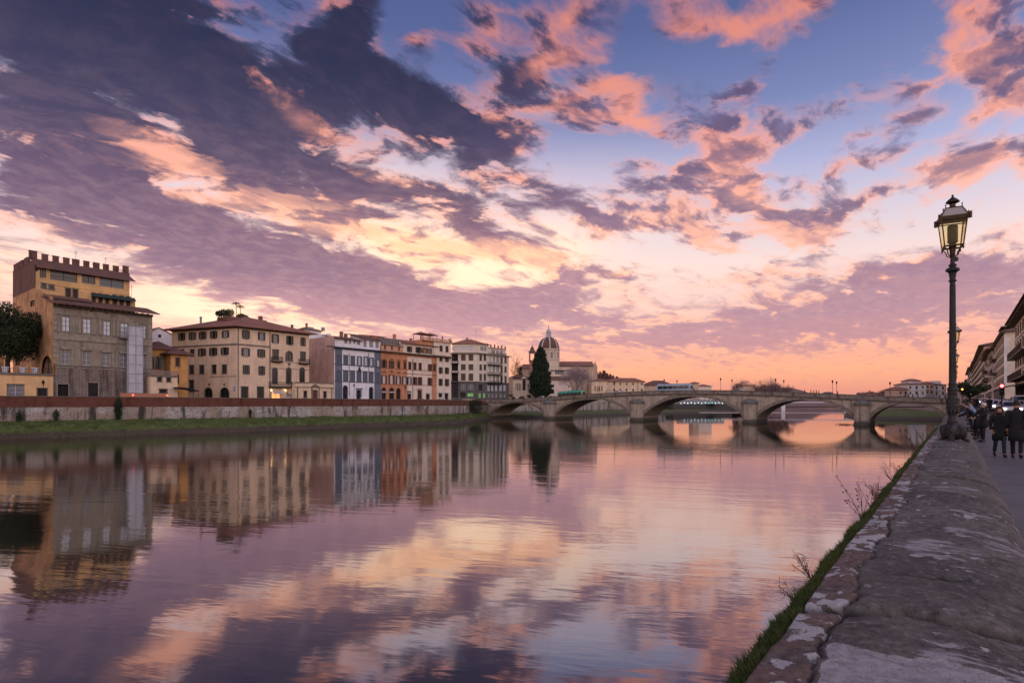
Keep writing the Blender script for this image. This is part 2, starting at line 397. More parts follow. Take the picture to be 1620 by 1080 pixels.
M['tile'] = rooftile('terracotta_roof_tiles', (.34,.15,.10))
M['tiledark'] = rooftile('weathered_roof_tiles', (.19,.095,.07))
M['timber'] = mat('eave_timber', (.11,.08,.06), .8)
M['zinc'] = mat('zinc_grey', (.22,.22,.23), .5, metal=.3)
M['lampglow'] = None
def emis(name, c, s):
    m = bpy.data.materials.new(name); m.use_nodes = True; b = m.node_tree.nodes['Principled BSDF']
    b.inputs['Base Color'].default_value = (*c, 1); b.inputs['Emission Color'].default_value = (*c, 1); b.inputs['Emission Strength'].default_value = s
    return m

# ------------------------------------------------------------------ facades
_cache = {}
def cached(key, fn):
    if key not in _cache: _cache[key] = fn()
    return _cache[key]
class Face:
    """one vertical facade of a building: local x along it (left to right as seen), local y into the wall"""
    def __init__(s, root, p0, p1, conv=None):
        s.root = root; s.p0 = Vector((p0.x, p0.y, 0)); s.p1 = Vector((p1.x, p1.y, 0))
        d = s.p1 - s.p0; s.W = d.length; s.d = d.normalized()
        s.ang = math.atan2(s.d.y, s.d.x); s.z0 = root.location.z
        s.M = Matrix.Translation(s.p0 - Vector((root.location.x, root.location.y, 0))) @ Matrix.Rotation(s.ang, 4, 'Z')
        s.holes = []; s.conv = conv or (lambda x, y: (x, y))
    def uz(s, x, y):
        px, py = s.conv(x, y); k = (px-810)/900
        # p0 + u d : X = k Y
        den = s.d.x - k*s.d.y
        u = (k*s.p0.y - s.p0.x)/den; Y = s.p0.y + u*s.d.y
        return u, EYE + (639-py)/900*Y - s.z0
    def at(s, u, y=0.0, z=0.0): return s.M @ Matrix.Translation((u, y, z))
    def rect(s, x0, y0, x1, y1):
        cx = (x0+x1)/2
        u0, _ = s.uz(x0, y0); u1, _ = s.uz(x1, y0); _, za = s.uz(cx, y0); _, zb = s.uz(cx, y1)
        return min(u0,u1), max(u0,u1), zb, za
    def win(s, x0, y0, x1, y1, style='plain', arch=False, trim=None, shut=None, glass=None, name='window', zmin=0.0, snap=.1):
        u0, u1, z0, z1 = s.rect(x0, y0, x1, y1)
        if style == 'shutter' and glass is None: glass = (M['glass'], M['glass'], M['dark'], M['glass_soft'], M['glass'])[int(x0*7+y0*3) % 5]
        w = max(round((u1-u0)/snap)*snap, .3); h = max(round((z1-max(z0, zmin))/snap)*snap, .4)
        uc = (u0+u1)/2; zc = max(z0, zmin)
        if style in ('shutter',):         # the measured box includes the open leaves
            w = round(w*.5, 2)
        s.holes.append((uc-w/2, uc+w/2, zc, zc+h, arch))
        return window(s, uc, zc, w, h, style, arch, trim, shut, glass, name)
    def wall(s, m, z1, z0=0.0, name='wall', t=.45, u0=0.0, u1=None, holes=None, y=0.0):
        u1 = s.W if u1 is None else u1
        hs = [h for h in (s.holes if holes is None else holes) if h[0] < u1 and h[1] > u0 and h[2] < z1 and h[3] > z0]
        us = sorted({u0, u1} | {max(min(v, u1), u0) for h in hs for v in h[:2]}); zs = sorted({z0, z1} | {max(min(v, z1), z0) for h in hs for v in h[2:4]})
        b = MB()
        for i in range(len(us)-1):
            for j in range(len(zs)-1):
                cu = (us[i]+us[i+1])/2; cz = (zs[j]+zs[j+1])/2
                if us[i+1]-us[i] < 1e-4 or zs[j+1]-zs[j] < 1e-4: continue
                if any(h[0] < cu < h[1] and h[2] < cz < h[3] for h in hs): continue
                b.poly([(us[i], y, zs[j]), (us[i+1], y, zs[j]), (us[i+1], y, zs[j+1]), (us[i], y, zs[j+1])])
        for h in hs:
            a, c, d, e = max(h[0],u0), min(h[1],u1), max(h[2],z0), min(h[3],z1)
            q = y+t
            for (m0, m1) in (((a,d),(a,e)), ((c,e),(c,d)), ((a,e),(c,e)), ((c,d),(a,d))):
                b.poly([(m0[0], y, m0[1]), (m1[0], y, m1[1]), (m1[0], q, m1[1]), (m0[0], q, m0[1])])
            if h[4]:      # round head: fill the two corners
                r = (c-a)/2; cx = (a+c)/2; zc = e-r; n = 5
                for sg in (-1, 1):
                    arc = [(cx+sg*r*math.cos(k*math.pi/2/n), zc+r*math.sin(k*math.pi/2/n)) for k in range(n+1)]
                    pts = [(cx+sg*r, e)] + arc
                    b.poly([(p[0], y, p[1]) for p in (pts if sg < 0 else pts[::-1])])
        return b.build(name, m, s.root, s.M)
    def band(s, m, z0, z1, u0=0.0, u1=None, out=.12, back=0.0, name='string_course'):
        u1 = s.W if u1 is None else u1
        return MB().box(u0, u1, -out, -.002-back, z0, z1).build(name, m, s.root, s.M)

def window(F, uc, z, w, h, style, arch, trim, shut, glass, name):
    trim = trim or M['stone_trim']; shut = shut or M['brown']; glass = glass or M['glass']
    key = (style, arch, round(w,2), round(h,2), trim.name, shut.name, glass.name)
    def mk():
        f = MB(); fr = .10; r = w/2
        top = h - r if arch else h
        if style not in ('hole', 'bare'):
            f.box(-w/2-.16, -w/2, -.06, .10, -.02, top); f.box(w/2, w/2+.16, -.06, .10, -.02, top)
            f.box(-w/2-.22, w/2+.22, -.14, .10, -.16, -.02)
            if arch:
                n = 8
                for k in range(n):
                    a0, a1 = math.pi*k/n, math.pi*(k+1)/n
                    pts = [(r*math.cos(a), top+r*math.sin(a)) for a in (a0, a1)] + [((r+.16)*math.cos(a), top+(r+.16)*math.sin(a)) for a in (a1, a0)]
                    f.xz([(p[0], p[1]) for p in pts], -.06, .0)
            else: f.box(-w/2-.22, w/2+.22, -.12 if style != 'hood' else -.35, .10, h, h+.14)
            if style == 'hood':
                f.xz([(-w/2-.4, h+.14), (w/2+.4, h+.14), (0, h+.55)], -.3, -.02)
        g = MB()
        # casement bars
        g.box(-w/2, -w/2+.06, .16, .22, 0, h); g.box(w/2-.06, w/2, .16, .22, 0, h); g.box(-w/2, w/2, .165, .215, h-.07, h); g.box(-w/2, w/2, .165, .215, 0, .07)
        g.box(-.035, .035, .155, .225, .07, h-.07)
        for zz in ((h*.36, h*.68) if h > 1.6 else (h*.55,)): g.box(-w/2+.06, w/2-.06, .17, .21, zz-.025, zz+.025)
        p = MB(); p.poly([(-w/2, .24, 0), (w/2, .24, 0), (w/2, .24, h), (-w/2, .24, h)])
        sh = MB(); sh_loc = []
        if style == 'shutter':
            ww = w*.5
            sh.box(0, ww, -.05, 0, 0, h)
            for kz in range(int(h/.16)): sh.box(.05, ww-.05, -.065, -.05, .06+kz*.16, .12+kz*.16)
            sh_loc = [-w/2-ww-.02, w/2+.02]
        elif style == 'closed':
            sh.box(0, w/2-.01, .02, .07, 0, h)
            for kz in range(int(h/.16)): sh.box(.05, w/2-.06, .005, .02, .06+kz*.16, .12+kz*.16)
            sh_loc = [-w/2, .01]
        elif style == 'half':
            sh.box(0, w/2-.01, .02, .07, 0, h); sh_loc = [.01]
        return (f.mesh('window', trim) if f.v else None, g.mesh('casement', M['whitewood'] if (style == 'shutter' and glass is M['glass_bright']) or glass is M['glass_soft'] else M['darkshut']),
                p.mesh('pane', glass), sh.mesh('shutter', shut) if sh.v else None, sh_loc)
    fm, gm, pm, sm, sl = cached(key, mk)
    root = obj(name, fm if fm else gm, F.root, F.at(uc, 0, z))
    if fm: obj('casement', gm, root)
    obj('pane', pm, root)
    for x in sl: obj('shutter', sm, root, Matrix.Translation((x, 0, 0)))
    return root

def hip(poly, z, over, rise, ridge=.5, th=.22):
    """low hipped roof over a four-cornered plan given as vectors"""
    c = sum(poly, Vector())/4
    P = []
    for i in range(4):
        a, b, d = poly[i-1], poly[i], poly[(i+1) % 4]
        e1 = (b-a).normalized(); e2 = (b-d).normalized()
        P.append(b + (e1 + e2)*over)
    l1 = (P[1]-P[0]).length; l2 = (P[2]-P[1]).length
    if l1 >= l2:
        m0 = (P[0]+P[3])/2; m1 = (P[1]+P[2])/2; k = min(.5*l2/l1*1.0, .48); r0 = m0.lerp(m1, k); r1 = m1.lerp(m0, k); order = 0
    else:
        m0 = (P[0]+P[1])/2; m1 = (P[3]+P[2])/2; k = min(.5*l1/l2*1.0, .48); r0 = m0.lerp(m1, k); r1 = m1.lerp(m0, k); order = 1
    b = MB()
    def q(v, zz): return (v.x, v.y, zz)
    low = [q(p, z) for p in P]; eav = [q(p, z+th) for p in P]; R0 = q(r0, z+th+rise); R1 = q(r1, z+th+rise)
    vs = low + eav + [R0, R1]
    fs = [(3,2,1,0), (0,1,5,4), (1,2,6,5), (2,3,7,6), (3,0,4,7)]
    if order == 0: fs += [(4,5,9,8), (5,6,9), (6,7,8,9), (7,4,8)]
    else: fs += [(4,5,8), (5,6,9,8), (6,7,9), (7,4,8,9)]
    b.add(vs, fs); return b

def building(name, label, cat, z, p0, p1, depth, back=None):
    """root + main face; returns root, face, footprint corners (front-left, front-right, back-right, back-left)"""
    root = thing(name, (p0.x, p0.y, z), label, cat)
    d = (p1-p0).normalized(); n = Vector((-d.y, d.x, 0))
    b0 = back[0] if back else p0 + n*depth; b1 = back[1] if back else p1 + n*depth
    return root, [p0, p1, b1, b0]
def local(root, pts): return [Vector((p.x-root.location.x, p.y-root.location.y, 0)) for p in pts]
def sides(root, fp, z1, m, which=(1,2,3), z0=0.0, name='side_wall'):
    L = local(root, fp); b = MB()
    for i in which:
        a, c = L[i], L[(i+1) % 4]; b.poly([(a.x,a.y,z0), (c.x,c.y,z0), (c.x,c.y,z1), (a.x,a.y,z1)])
    return b.build(name, m, root)
def roof_on(root, fp, z, over, rise, m, name='roof', under=None):
    return hip(local(root, fp), z, over, rise).build(name, m, root)
def chimney(root, p, z, w=.8, h=1.6, m=None, name='chimney'):
    b = MB().box(-w/2, w/2, -w/2, w/2, 0, h); b.box(-w/2-.1, w/2+.1, -w/2-.1, w/2+.1, h, h+.12)
    b.box(-w/2+.1, w/2-.1, -w/2+.1, w/2-.1, h+.12, h+.3)
    q = Vector((p.x-root.location.x, p.y-root.location.y, z)); return b.build(name, m or M['tile'], root, Matrix.Translation(q) @ Matrix.Rotation(.6, 4, 'Z'))
# ------------------------------------------------------------------ far bank: palazzi
def Z(sx, x0, y0): return lambda x, y: (x0 + x/sx, y0 + y/sx)
GZ = 6.4
M['sgraffito'] = stucco('grey_sgraffito_plaster', (.27,.235,.185), .18, .5)
M['frieze'] = stone('painted_frieze', (.37,.33,.26), (.25,.22,.17), 3.0)
M['rust'] = bricks_mat('rusticated_brick_courses', (.19,.145,.125), (.15,.12,.105), (.36,.32,.28), 1.15, .36, .045)
M['orangeold'] = stucco('worn_orange_plaster', (.48,.27,.13), .3, .8)
M['orangeold2'] = stucco('yellow_ochre_plaster', (.62,.41,.19), .12, .25)
M['brickold'] = bricks_mat('old_tower_brick', (.19,.09,.065), (.15,.08,.065), (.19,.13,.11), .5, .16, .02)
M['cream'] = stucco('cream_plaster', (.74,.57,.40), .08, .22)
M['cream2'] = stucco('pale_cream_plaster', (.76,.66,.54), .07, .2)
M['yellow'] = stucco('warm_yellow_plaster', (.74,.49,.24), .08, .2)
M['orange'] = stucco('orange_plaster', (.58,.31,.11), .12, .35)
M['pink'] = stucco('dusty_pink_plaster', (.52,.35,.29), .12, .4)
M['bluegrey'] = stucco('blue_grey_plaster', (.145,.175,.225), .08, .15)
M['white'] = stucco('white_plaster', (.80,.80,.83), .05, .15)
M['terra'] = stucco('terracotta_plaster', (.55,.26,.14), .12, .25)
M['bluetrim'] = mat('blue_grey_stone_trim', (.085,.105,.14), .8)
M['terratrim'] = mat('terracotta_trim', (.30,.13,.07), .8)
M['greybase'] = stone('grey_ground_floor_stone', (.15,.145,.135), (.09,.088,.085))

# --- terrace building at the left edge with a garden on its roof
a0, a1 = plan(-120, 145), plan(84, 145)
root, fp = building('terrace_house', 'low orange yellow terrace building with white pots along its roof edge', 'building', GZ, a0, a1, 22)
F = Face(root, a0, a1, Z(3.375, 0, 380))
F.win(42, 770, 124, 835, 'plain', glass=M['glass_soft']); F.win(200, 790, 250, 835, 'plain')
F.wall(M['yellow'], 5.35); sides(root, fp, 5.35, M['yellow'])
L = local(root, fp); MB().prism([(p.x, p.y) for p in L], 5.35, 5.5).build('roof', M['stone_trim'], root)
F.band(M['stone_trim'], 5.3, 5.75, out=.18, back=-.25, name='cornice')
rl = MB(); 
for i in range(60):
    u = F.W*i/60; rl.box(u-.02, u+.02, .04, .08, 5.75, 6.6)
rl.box(0, F.W, .03, .09, 6.6, 6.66); rl.build('railing', M['iron'], root, F.M)
M['potw'] = mat('white_glazed_pot', (.62,.64,.70), .5)
def pot(px, py, lab):
    u, z = F.uz(px*3.375, (py-380)*3.375)
    p = F.p0 + F.d*u + Vector((-F.d.y, F.d.x, 0))*.55
    b = MB().lathe([(.33,0),(.38,.05),(.55,1.15),(.62,1.2),(.62,1.35),(.5,1.35),(.45,1.1)], 14)
    o = b.build('plant_pot', M['potw'], None, Matrix.Translation((p.x, p.y, GZ+5.5)), smooth='auto', label=lab, cat='plant pot', group='white pots on the terrace roof')
for px, lab in ((9.5, 'white plant pot on the terrace roof, leftmost of three, below the dark tree'), (37, 'white plant pot on the terrace roof, middle one of three'), (57, 'white plant pot on the terrace roof nearest the tall battlemented palazzo')):
    pot(px, 585, lab)
# wall lantern
u, z = F.uz(222, 745)
p = F.p0 + F.d*u - Vector((-F.d.y, F.d.x, 0))*1.2
lt = thing('street_lamp', (p.x, p.y, GZ), 'slim lantern post in front of the low yellow terrace building', 'street lamp')
MB().lathe([(.12,0),(.09,.4),(.05,.6),(.045,3.3),(.08,3.35),(.03,3.5)], 8).build('post', M['iron'], lt)
MB().lathe([(.12,3.5),(.26,4.0),(.30,4.02),(.14,4.3),(.04,4.45)], 6).build('lantern', M['iron'], lt)

# --- house roof peeping at the very edge
a0, a1 = plan(-100, 190), plan(7, 190)
root, fp = building('red_roofed_house', 'small red roofed house peeping over the dark tree at the left edge', 'house', GZ, a0, a1, 12)
F = Face(root, a0, a1); F.wall(M['orangeold'], 20.5); sides(root, fp, 20.5, M['orangeold']); roof_on(root, fp, 20.5, .5, 2.2, M['tile'])

# --- 1. sgraffito palazzo with the battlemented tower block behind
c1 = Z(3.375, 0, 380)
a0, a1 = plan(84, 145), plan(241, 145)
root, fp = building('sgraffito_palazzo', 'tall grey painted palazzo with an orange side wall and a battlemented top', 'palazzo', GZ, a0, a1, 13.5)
F = Face(root, a0, a1, c1); HE = 20.0
for r in ((332,407,374,486),(445,419,486,496),(552,431,591,507),(646,443,684,517),(750,454,781,525)): F.win(*r, style='plain', glass=M['glass_bright'], trim=M['frieze'])
for r in ((327,582,370,662),(441,590,483,667),(546,598,587,672),(641,604,680,677),(758,612,780,684)): F.win(*r, style='hood', glass=M['glass_soft'], trim=M['frieze'])
F.win(308, 768, 365, 838, 'plain', name='door', trim=M['frieze'], glass=M['dark']); F.win(470, 760, 524, 838, 'plain', trim=M['frieze'], name='door')
for r in ((553,370,577,395),(476,362,497,384)): F.win(*r, style='hole')
_, zb = F.uz(560, 672*1.0); _, zf0 = F.uz(560, 545); _, zf1 = F.uz(560, 510)
zb = 7.55
F.wall(M['rust'], zb, 0.0, name='ground_storey'); F.wall(M['sgraffito'], HE, zb, name='upper_wall')
F.band(M['stone_trim'], zb-.1, zb+.15, out=.16)
F.band(M['frieze'], zf0, zf1, out=.05, name='painted_frieze'); F.band(M['stone_trim'], zf0-.18, zf0-.004, out=.12); F.band(M['stone_trim'], zf1+.004, zf1+.18, out=.12)
F.band(M['stone_trim'], 17.9, 18.05, out=.08)
F.band(M['timber'], HE-.5, HE-.02, out=.5, name='eave_board')
br = MB()
for i in range(int(F.W/1.1)): br.box(.3+i*1.1, .5+i*1.1, -1.3, -.005, HE-.25, HE-.003)
br.build('eave_bracket', M['timber'], root, F.M, kind='stuff')
for (u_, a_, b_2, zz_, h_) in [(( h[0]+h[1])/2, h[0], h[1], h[2], h[3]-h[2]) for h in F.holes if h[2] > zb and h[3]-h[2] > 1.5]:
    g_ = MB(); g_.box(a_-.75, a_-.40, -.05, -.003, zz_-.5, zz_+h_+.35); g_.box(b_2+.40, b_2+.75, -.05, -.003, zz_-.5, zz_+h_+.35); g_.box(a_-.9, b_2+.9, -.11, -.003, zz_+h_+.36, zz_+h_+.56); g_.box(a_-.9, b_2+.9, -.10, -.003, zz_-.72, zz_-.52)
    g_.build('painted_surround', M['frieze'], root, F.M)
# quoins on the left corner, right corner
for cu in (.35, F.W-.45):
    for i in range(10):
        w = .75 if i % 2 else .5
        MB().box(cu-w/2, cu+w/2, -.06, -.003, zb+.4+i*1.12, zb+.4+i*1.12+.9).build('quoin', M['frieze'], root, F.M)
n = Vector((-F.d.y, F.d.x, 0)); rl_ = root.location
def lp(p, z): return (p.x-rl_.x, p.y-rl_.y, z)
# side wall facing the camera, rising to the tower
q0, q1, q2 = a0, a0+n*13.7, a0+n*33
sw = MB(); zt = 27.2
sw.poly([lp(q1, 21.4), lp(q0, 21.4), lp(q1, 25.0)])
sw.build('side_gable', M['orangeold'], root)
t1 = plan(205, 158.7); tr = t1 + n*19
tw = MB()
for a, b in ((q2, q1), (q1, t1), (t1, tr), (tr, q2)): tw.poly([lp(a, 25.0), lp(b, 25.0), lp(b, 31.2), lp(a, 31.2)])
tw.poly([lp(q1, 30.2), lp(t1, 30.2), lp(tr, 30.2), lp(q2, 30.2)])
tw.build('tower', M['brickold'], root)
cap = MB()
for a, b in ((q1, t1), (q2, q1), (t1, tr)):
    dd = (b-a).normalized(); nn = Vector((-dd.y, dd.x, 0))*.45
    cap.prism([lp(v, 0)[:2] for v in (a-nn*.1, b-nn*.1, b+nn, a+nn)][::-1], 31.2, 31.35)
cap.build('parapet_cap', M['tiledark'], root)
FT = Face(root, q1, t1, c1); FL = Face(root, q2, q1, c1)
for (x0, x1) in ((156,199),(225,258),(283,315),(340,372),(388,425),(448,478),(500,532),(553,582),(606,635),(658,688)):
    u0, _ = FT.uz(x0, 100); u1, _ = FT.uz(x1, 100); big = .35 if x0 in (156, 658) else 0
    MB().box(u0, u1, .0, .55, 31.35, 32.6+big).box(u0-.06, u1+.06, -.06, .61, 32.6+big, 32.72+big).build('merlon', M['brickold'], root, FT.M)
for (x0, x1) in ((72,98),(103,120),(127,146)):
    u0, _ = FL.uz(x0, 100); u1, _ = FL.uz(x1, 100)
    MB().box(u0, u1, .0, .55, 31.35, 32.6).box(u0-.06, u1+.06, -.06, .61, 32.6, 32.72).build('merlon', M['brickold'], root, FL.M)
FS = Face(root, q2, q0, c1)
for r in ((160,322,184,354),(153,423,180,458),(148,584,177,616),(80,597,107,668),(218,615,284,720)):
    FS.win(*r, style='bare', arch=(r[0] == 218), name='window', glass=M['glass'])
FS.wall(M['orangeold'], 25.0, u1=19.3, name='side_wall'); FS.wall(M['orangeold'], 21.4, u0=19.3, name='side_wall')
# roof-top storeys
b0, b1 = a0+n*6.1+F.d*.15, plan(214, 151)
FB = Face(root, b0, b1, c1)
for r in ((222,230,246,256),(262,238,288,262)): FB.win(*r, style='plain', snap=.05)
for r in ((352,257,376,302),(390,262,414,306)): FB.win(*r, style='closed')
for x in (500, 536, 572, 613, 649, 684): FB.win(x-9, 283+ (x-500)*.10, x+9, 330+(x-500)*.11, style='closed')
FB.wall(M['orangeold2'], 24.3, 19.8)
sb = MB(); 
for a, b in ((b1, b1+n*7.6), (b0+n*7.6, b0)): sb.poly([lp(a, 19.8), lp(b, 19.8), lp(b, 24.3), lp(a, 24.3)])
sb.poly([lp(b0, 24.3), lp(b1, 24.3), lp(b1+n*7.6, 24.3), lp(b0+n*7.6, 24.3)])
sb.build('side_wall', M['orangeold2'], root)
u0, z = FB.uz(487, 265); u1, _ = FB.uz(716, 292)
MB().add([(u0, -1.4, 23.3), (u1, -1.4, 23.3), (u1, 0, 24.1), (u0, 0, 24.1), (u0, -1.4, 23.45), (u1, -1.4, 23.45), (u1, 0, 24.25), (u0, 0, 24.25)],
     [(0,3,2,1),(4,5,6,7),(0,1,5,4),(1,2,6,5),(2,3,7,6),(3,0,4,7)]).build('awning', mat('dark_green_awning', (.03,.05,.045), .7), root, FB.M) if False else None
aw = MB(); aw.add([(u0,-1.4,23.3),(u1,-1.4,23.3),(u1,-.01,24.1),(u0,-.01,24.1),(u0,-1.4,23.45),(u1,-1.4,23.45),(u1,-.01,24.25),(u0,-.01,24.25)],
     [(0,3,2,1),(4,5,6,7),(0,1,5,4),(1,2,6,5),(2,3,7,6),(3,0,4,7)]); aw.build('awning', mat('dark_green_awning', (.03,.05,.045), .7), root, FB.M)
d0, d1 = a0+n*9.1+F.d*.15, plan(205, 154)
FA = Face(root, d0, d1, c1)
FA.win(268, 160, 412, 218, 'bare', glass=M['glass'], name='loggia'); FA.win(437, 188, 509, 232, 'bare', name='loggia')
FA.win(533, 203, 660, 252, 'bare', glass=mat('bluish_glazing', (.05,.075,.10), .15, spec=.6), name='glazing'); FA.win(214, 150, 246, 200, 'bare', name='loggia')
FA.wall(M['orangeold2'], 28.5, 24.3, t=1.0)
sb = MB()
for a, b in ((d1, d1+n*4.7), (d0+n*4.7, d0)): sb.poly([lp(a, 24.3), lp(b, 24.3), lp(b, 28.5), lp(a, 28.5)])
sb.build('side_wall', M['orangeold2'], root)
FA.band(M['orangeold2'], 26.2-.9, 26.2-.75, out=.12)
def shed(root, face, u0, u1, y0, y1, z0, z1, m, th=.18, name='roof'):
    b = MB(); b.add([(u0,y0,z0),(u1,y0,z0),(u1,y1,z1),(u0,y1,z1),(u0,y0,z0+th),(u1,y0,z0+th),(u1,y1,z1+th),(u0,y1,z1+th)],
        [(0,3,2,1),(4,5,6,7),(0,1,5,4),(1,2,6,5),(2,3,7,6),(3,0,4,7)]); return b.build(name, m, root, face.M)
shed(root, FA, -.9, FA.W+.9, -1.0, 4.75, 28.5, 31.1, M['tiledark'])
shed(root, F, -.7, F.W+1.1, -1.5, 6.1, HE, HE+2.1, M['tiledark'])
u, z = F.uz(295, 310); shed(root, FB, -.6, 7.5, -3.2, .0, 21.6, 22.6, M['tiledark'])
chimney(root, plan(150, 165), 31.4, .7, 1.9, M['brickold']); 
def antenna(root, p, z, h, n_=4):
    b = MB().tube([(0,0,0),(0,0,h)], .035, 5)
    for i in range(n_): b.tube([(-.45,0,h-.1-i*.22),(.45,0,h-.1-i*.22)], .02, 4)
    return b.build('aerial', M['iron'], root, Matrix.Translation((p.x-root.location.x, p.y-root.location.y, z)))
antenna(root, plan(120, 162), 30.2, 5.2); antenna(root, plan(167, 163), 30.2, 5.0, 2); antenna(root, plan(208, 152), 24.3, 3.2)
# rubbish chute tower wrapped in white sheeting
M['sheet'] = stucco('white_scaffold_sheeting', (.50,.51,.56), .1, .25)
F2 = Face(root, plan(84, 143.6), plan(241, 143.6), c1)
u0, ztop = F2.uz(686, 456); u1, _ = F2.uz(765, 456)
p = F2.p0 + F2.d*u0
sc = thing('scaffold_tower', (p.x, p.y, GZ), 'narrow scaffold tower wrapped in white sheeting against the grey palazzo', 'scaffold', F2.ang)
W_ = u1-u0
b = MB().box(0.05, W_-.05, .05, 1.25, 0, ztop); b.build('sheeting', M['sheet'], sc)
b = MB()
for x in (0, W_/2, W_):
    b.tube([(x, 0, 0), (x, 0, ztop+.5)], .035, 5)
for i in range(9):
    zz = ztop*i/8; b.tube([(0, 0, zz), (W_, 0, zz)], .03, 5); b.tube([(W_, 0, zz), (W_, 1.3, zz)], .03, 5)
b.build('frame', M['zinc'], sc)
u2, zz0 = F2.uz(643, 517); u3, zz1 = F2.uz(643, 462)
b = MB().box(u2-u0, -.02, 0, 1.3, zz0-.12, zz0)
for i in range(8):
    x = (u2-u0)*(1-i/8); b.tube([(x, 0, zz0), (x, 0, zz0+1.2)], .03, 4)
b.tube([(u2-u0, 0, zz0+1.2), (0, 0, zz0+1.2)], .03, 4); b.tube([(u2-u0, 0, zz0+.6), (0, 0, zz0+.6)], .03, 4)
for x in (u2-u0+.1, -.1): b.tube([(x, 1.2, 0), (x, 1.2, zz0)], .04, 5)
b.build('platform', M['zinc'], sc)

# --- 2. low cream terrace building and the orange houses
c2 = Z(4.697, 230, 470)
a0, a1 = plan(236, 175), plan(276, 175)
root, fp = building('white_gabled_house', 'white gabled house end showing between the grey palazzo and the cream palazzo', 'house', GZ, a0, a1, 10)
F = Face(root, a0, a1, c2); F.win(95, 270, 118, 300, 'bare'); F.wall(M['white'], 19.0); sides(root, fp, 19.0, M['white'])
b = MB(); Lc = F.W; b.xz([(0, 19.0), (Lc, 19.0), (Lc*.35, 20.8)], 0, 9.9); b.build('gable', M['white'], root, F.M)
shed(root, F, -.3, .35*Lc, -.4, 10, 19.0, 19.05, M['tile']) if False else None
b = MB()
b.add([(-.5,-.5,18.85),(-.5,10.4,18.85),(Lc*.35,10.4,20.95),(Lc*.35,-.5,20.95),(Lc+.5,-.5,18.85),(Lc+.5,10.4,18.85)], [(0,3,2,1),(3,4,5,2)])
b.build('roof', M['tile'], root, F.M)
a0, a1 = plan(240, 150), plan(274, 150)
root, fp = building('orange_arched_house', 'orange house with round arched upper windows beside the grey palazzo', 'house', GZ, a0, a1, 12)
F = Face(root, a0, a1, c2)
F.win(68, 440, 104, 532, 'plain', arch=True); F.win(115, 440, 150, 536, 'plain', arch=True, glass=M['glass_soft']); F.win(48, 445, 60, 530, 'plain', arch=True)
F.wall(M['orange'], 12.6); sides(root, fp, 12.6, M['orange']); roof_on(root, fp, 12.6, .7, 2.0, M['tiledark'])
a0, a1 = plan(270, 146.5), plan(297, 146.5)
root, fp = building('narrow_orange_house', 'narrow orange house with a wide flat eave against the cream palazzo', 'house', GZ, a0, a1, 12)
F = Face(root, a0, a1, c2)
F.win(226, 450, 254, 512, 'closed'); F.win(238, 572, 250, 640, 'bare'); F.wall(M['orange'], 11.4); sides(root, fp, 11.4, M['orange']); roof_on(root, fp, 11.4, 1.1, 1.5, M['tiledark'])
a0, a1 = plan(238, 142.6), plan(281, 142.6)
root, fp = building('cream_terrace_house', 'low cream house with a railed roof terrace and two small square windows', 'house', GZ, a0, a1, 3.8)
F = Face(root, a0, a1, c2)
for r in ((90,592,120,625),(159,596,188,628),(105,682,160,712)): F.win(*r, style='plain', glass=M['glass'])
F.wall(M['cream'], 5.9); sides(root, fp, 5.9, M['cream']); F.band(M['stone_trim'], 5.9, 6.1, out=.15, back=-.3, name='coping')
L = local(root, fp); MB().prism([(p.x, p.y) for p in L], 5.7, 5.85).build('roof', M['stone_trim'], root)
b = MB()
for i in range(26): b.box(F.W*i/25-.04, F.W*i/25+.04, .05, .15, 6.1, 7.0)
b.box(0, F.W, .02, .18, 7.0, 7.12); b.build('railing', M['zinc'], root, F.M)
F3 = Face(root, plan(281, 140), plan(316, 140), c2)
u0, _ = F3.uz(242, 660); u1, _ = F3.uz(400, 700); p = F3.p0 + F3.d*u0
aw = thing('cafe_awning', (p.x, p.y, GZ), 'dark cafe awning standing beside the low cream terrace house', 'awning', F3.ang)
b = MB().xz([(0, 3.5), (0, 3.3), (u1-u0, 2.6), (u1-u0, 2.75), ((u1-u0)*.5, 3.4)], 0, 3.0); b.build('canopy', mat('dark_canvas', (.02,.02,.025), .8), aw)
b = MB()
for x in (.1, (u1-u0)-.1):
    for y in (.1, 2.9): b.tube([(x, y, 0), (x, y, 3.3 if x < 1 else 2.6)], .04, 5)
b.build('post', M['iron'], aw)

# --- 3. large cream corner palazzo
C3 = plan(374, 145); E3 = plan(489, 145)
YL = C3.y*(374+1600)/(272+1600); L3 = Vector(((272-810)/900*YL, YL, 0))
root = thing('cream_corner_palazzo', (C3.x, C3.y, GZ), 'large cream corner palazzo with dark shutters, a brown tile roof and plants on its top', 'palazzo')
HE = 19.4
FL = Face(root, L3, C3, c2); FR = Face(root, C3, E3, c2)
M['shut3'] = mat('dark_green_brown_shutter', (.045,.040,.032), .7)
for x in (271, 349, 426, 508, 596): FL.win(x-27, 268-(x-271)*.055+0, x+27, 318-(x-271)*.055, 'shutter', shut=M['shut3'])
for x in (421, 505, 591): FL.win(x-30, 383-(x-421)*.05, x+30, 436-(x-421)*.05, 'shutter', shut=M['shut3'])
for x in (271, 349): FL.win(x-14, 388, x+14, 436, 'closed', shut=M['shut3'])
for x, s_ in ((345,'closed'),(420,'closed'),(510,'plain'),(588,'closed')): FL.win(x-15, 505-(x-345)*.01, x+15, 568-(x-345)*.01, s_, shut=M['shut3'])
FL.win(440, 672, 497, 755, 'plain', arch=True, name='arched_doorway', glass=M['dark']); FL.win(556, 672, 622, 755, 'plain', arch=True, name='arched_doorway', glass=M['dark'])
FL.win(330, 615, 358, 700, 'closed', shut=M['shut3'])
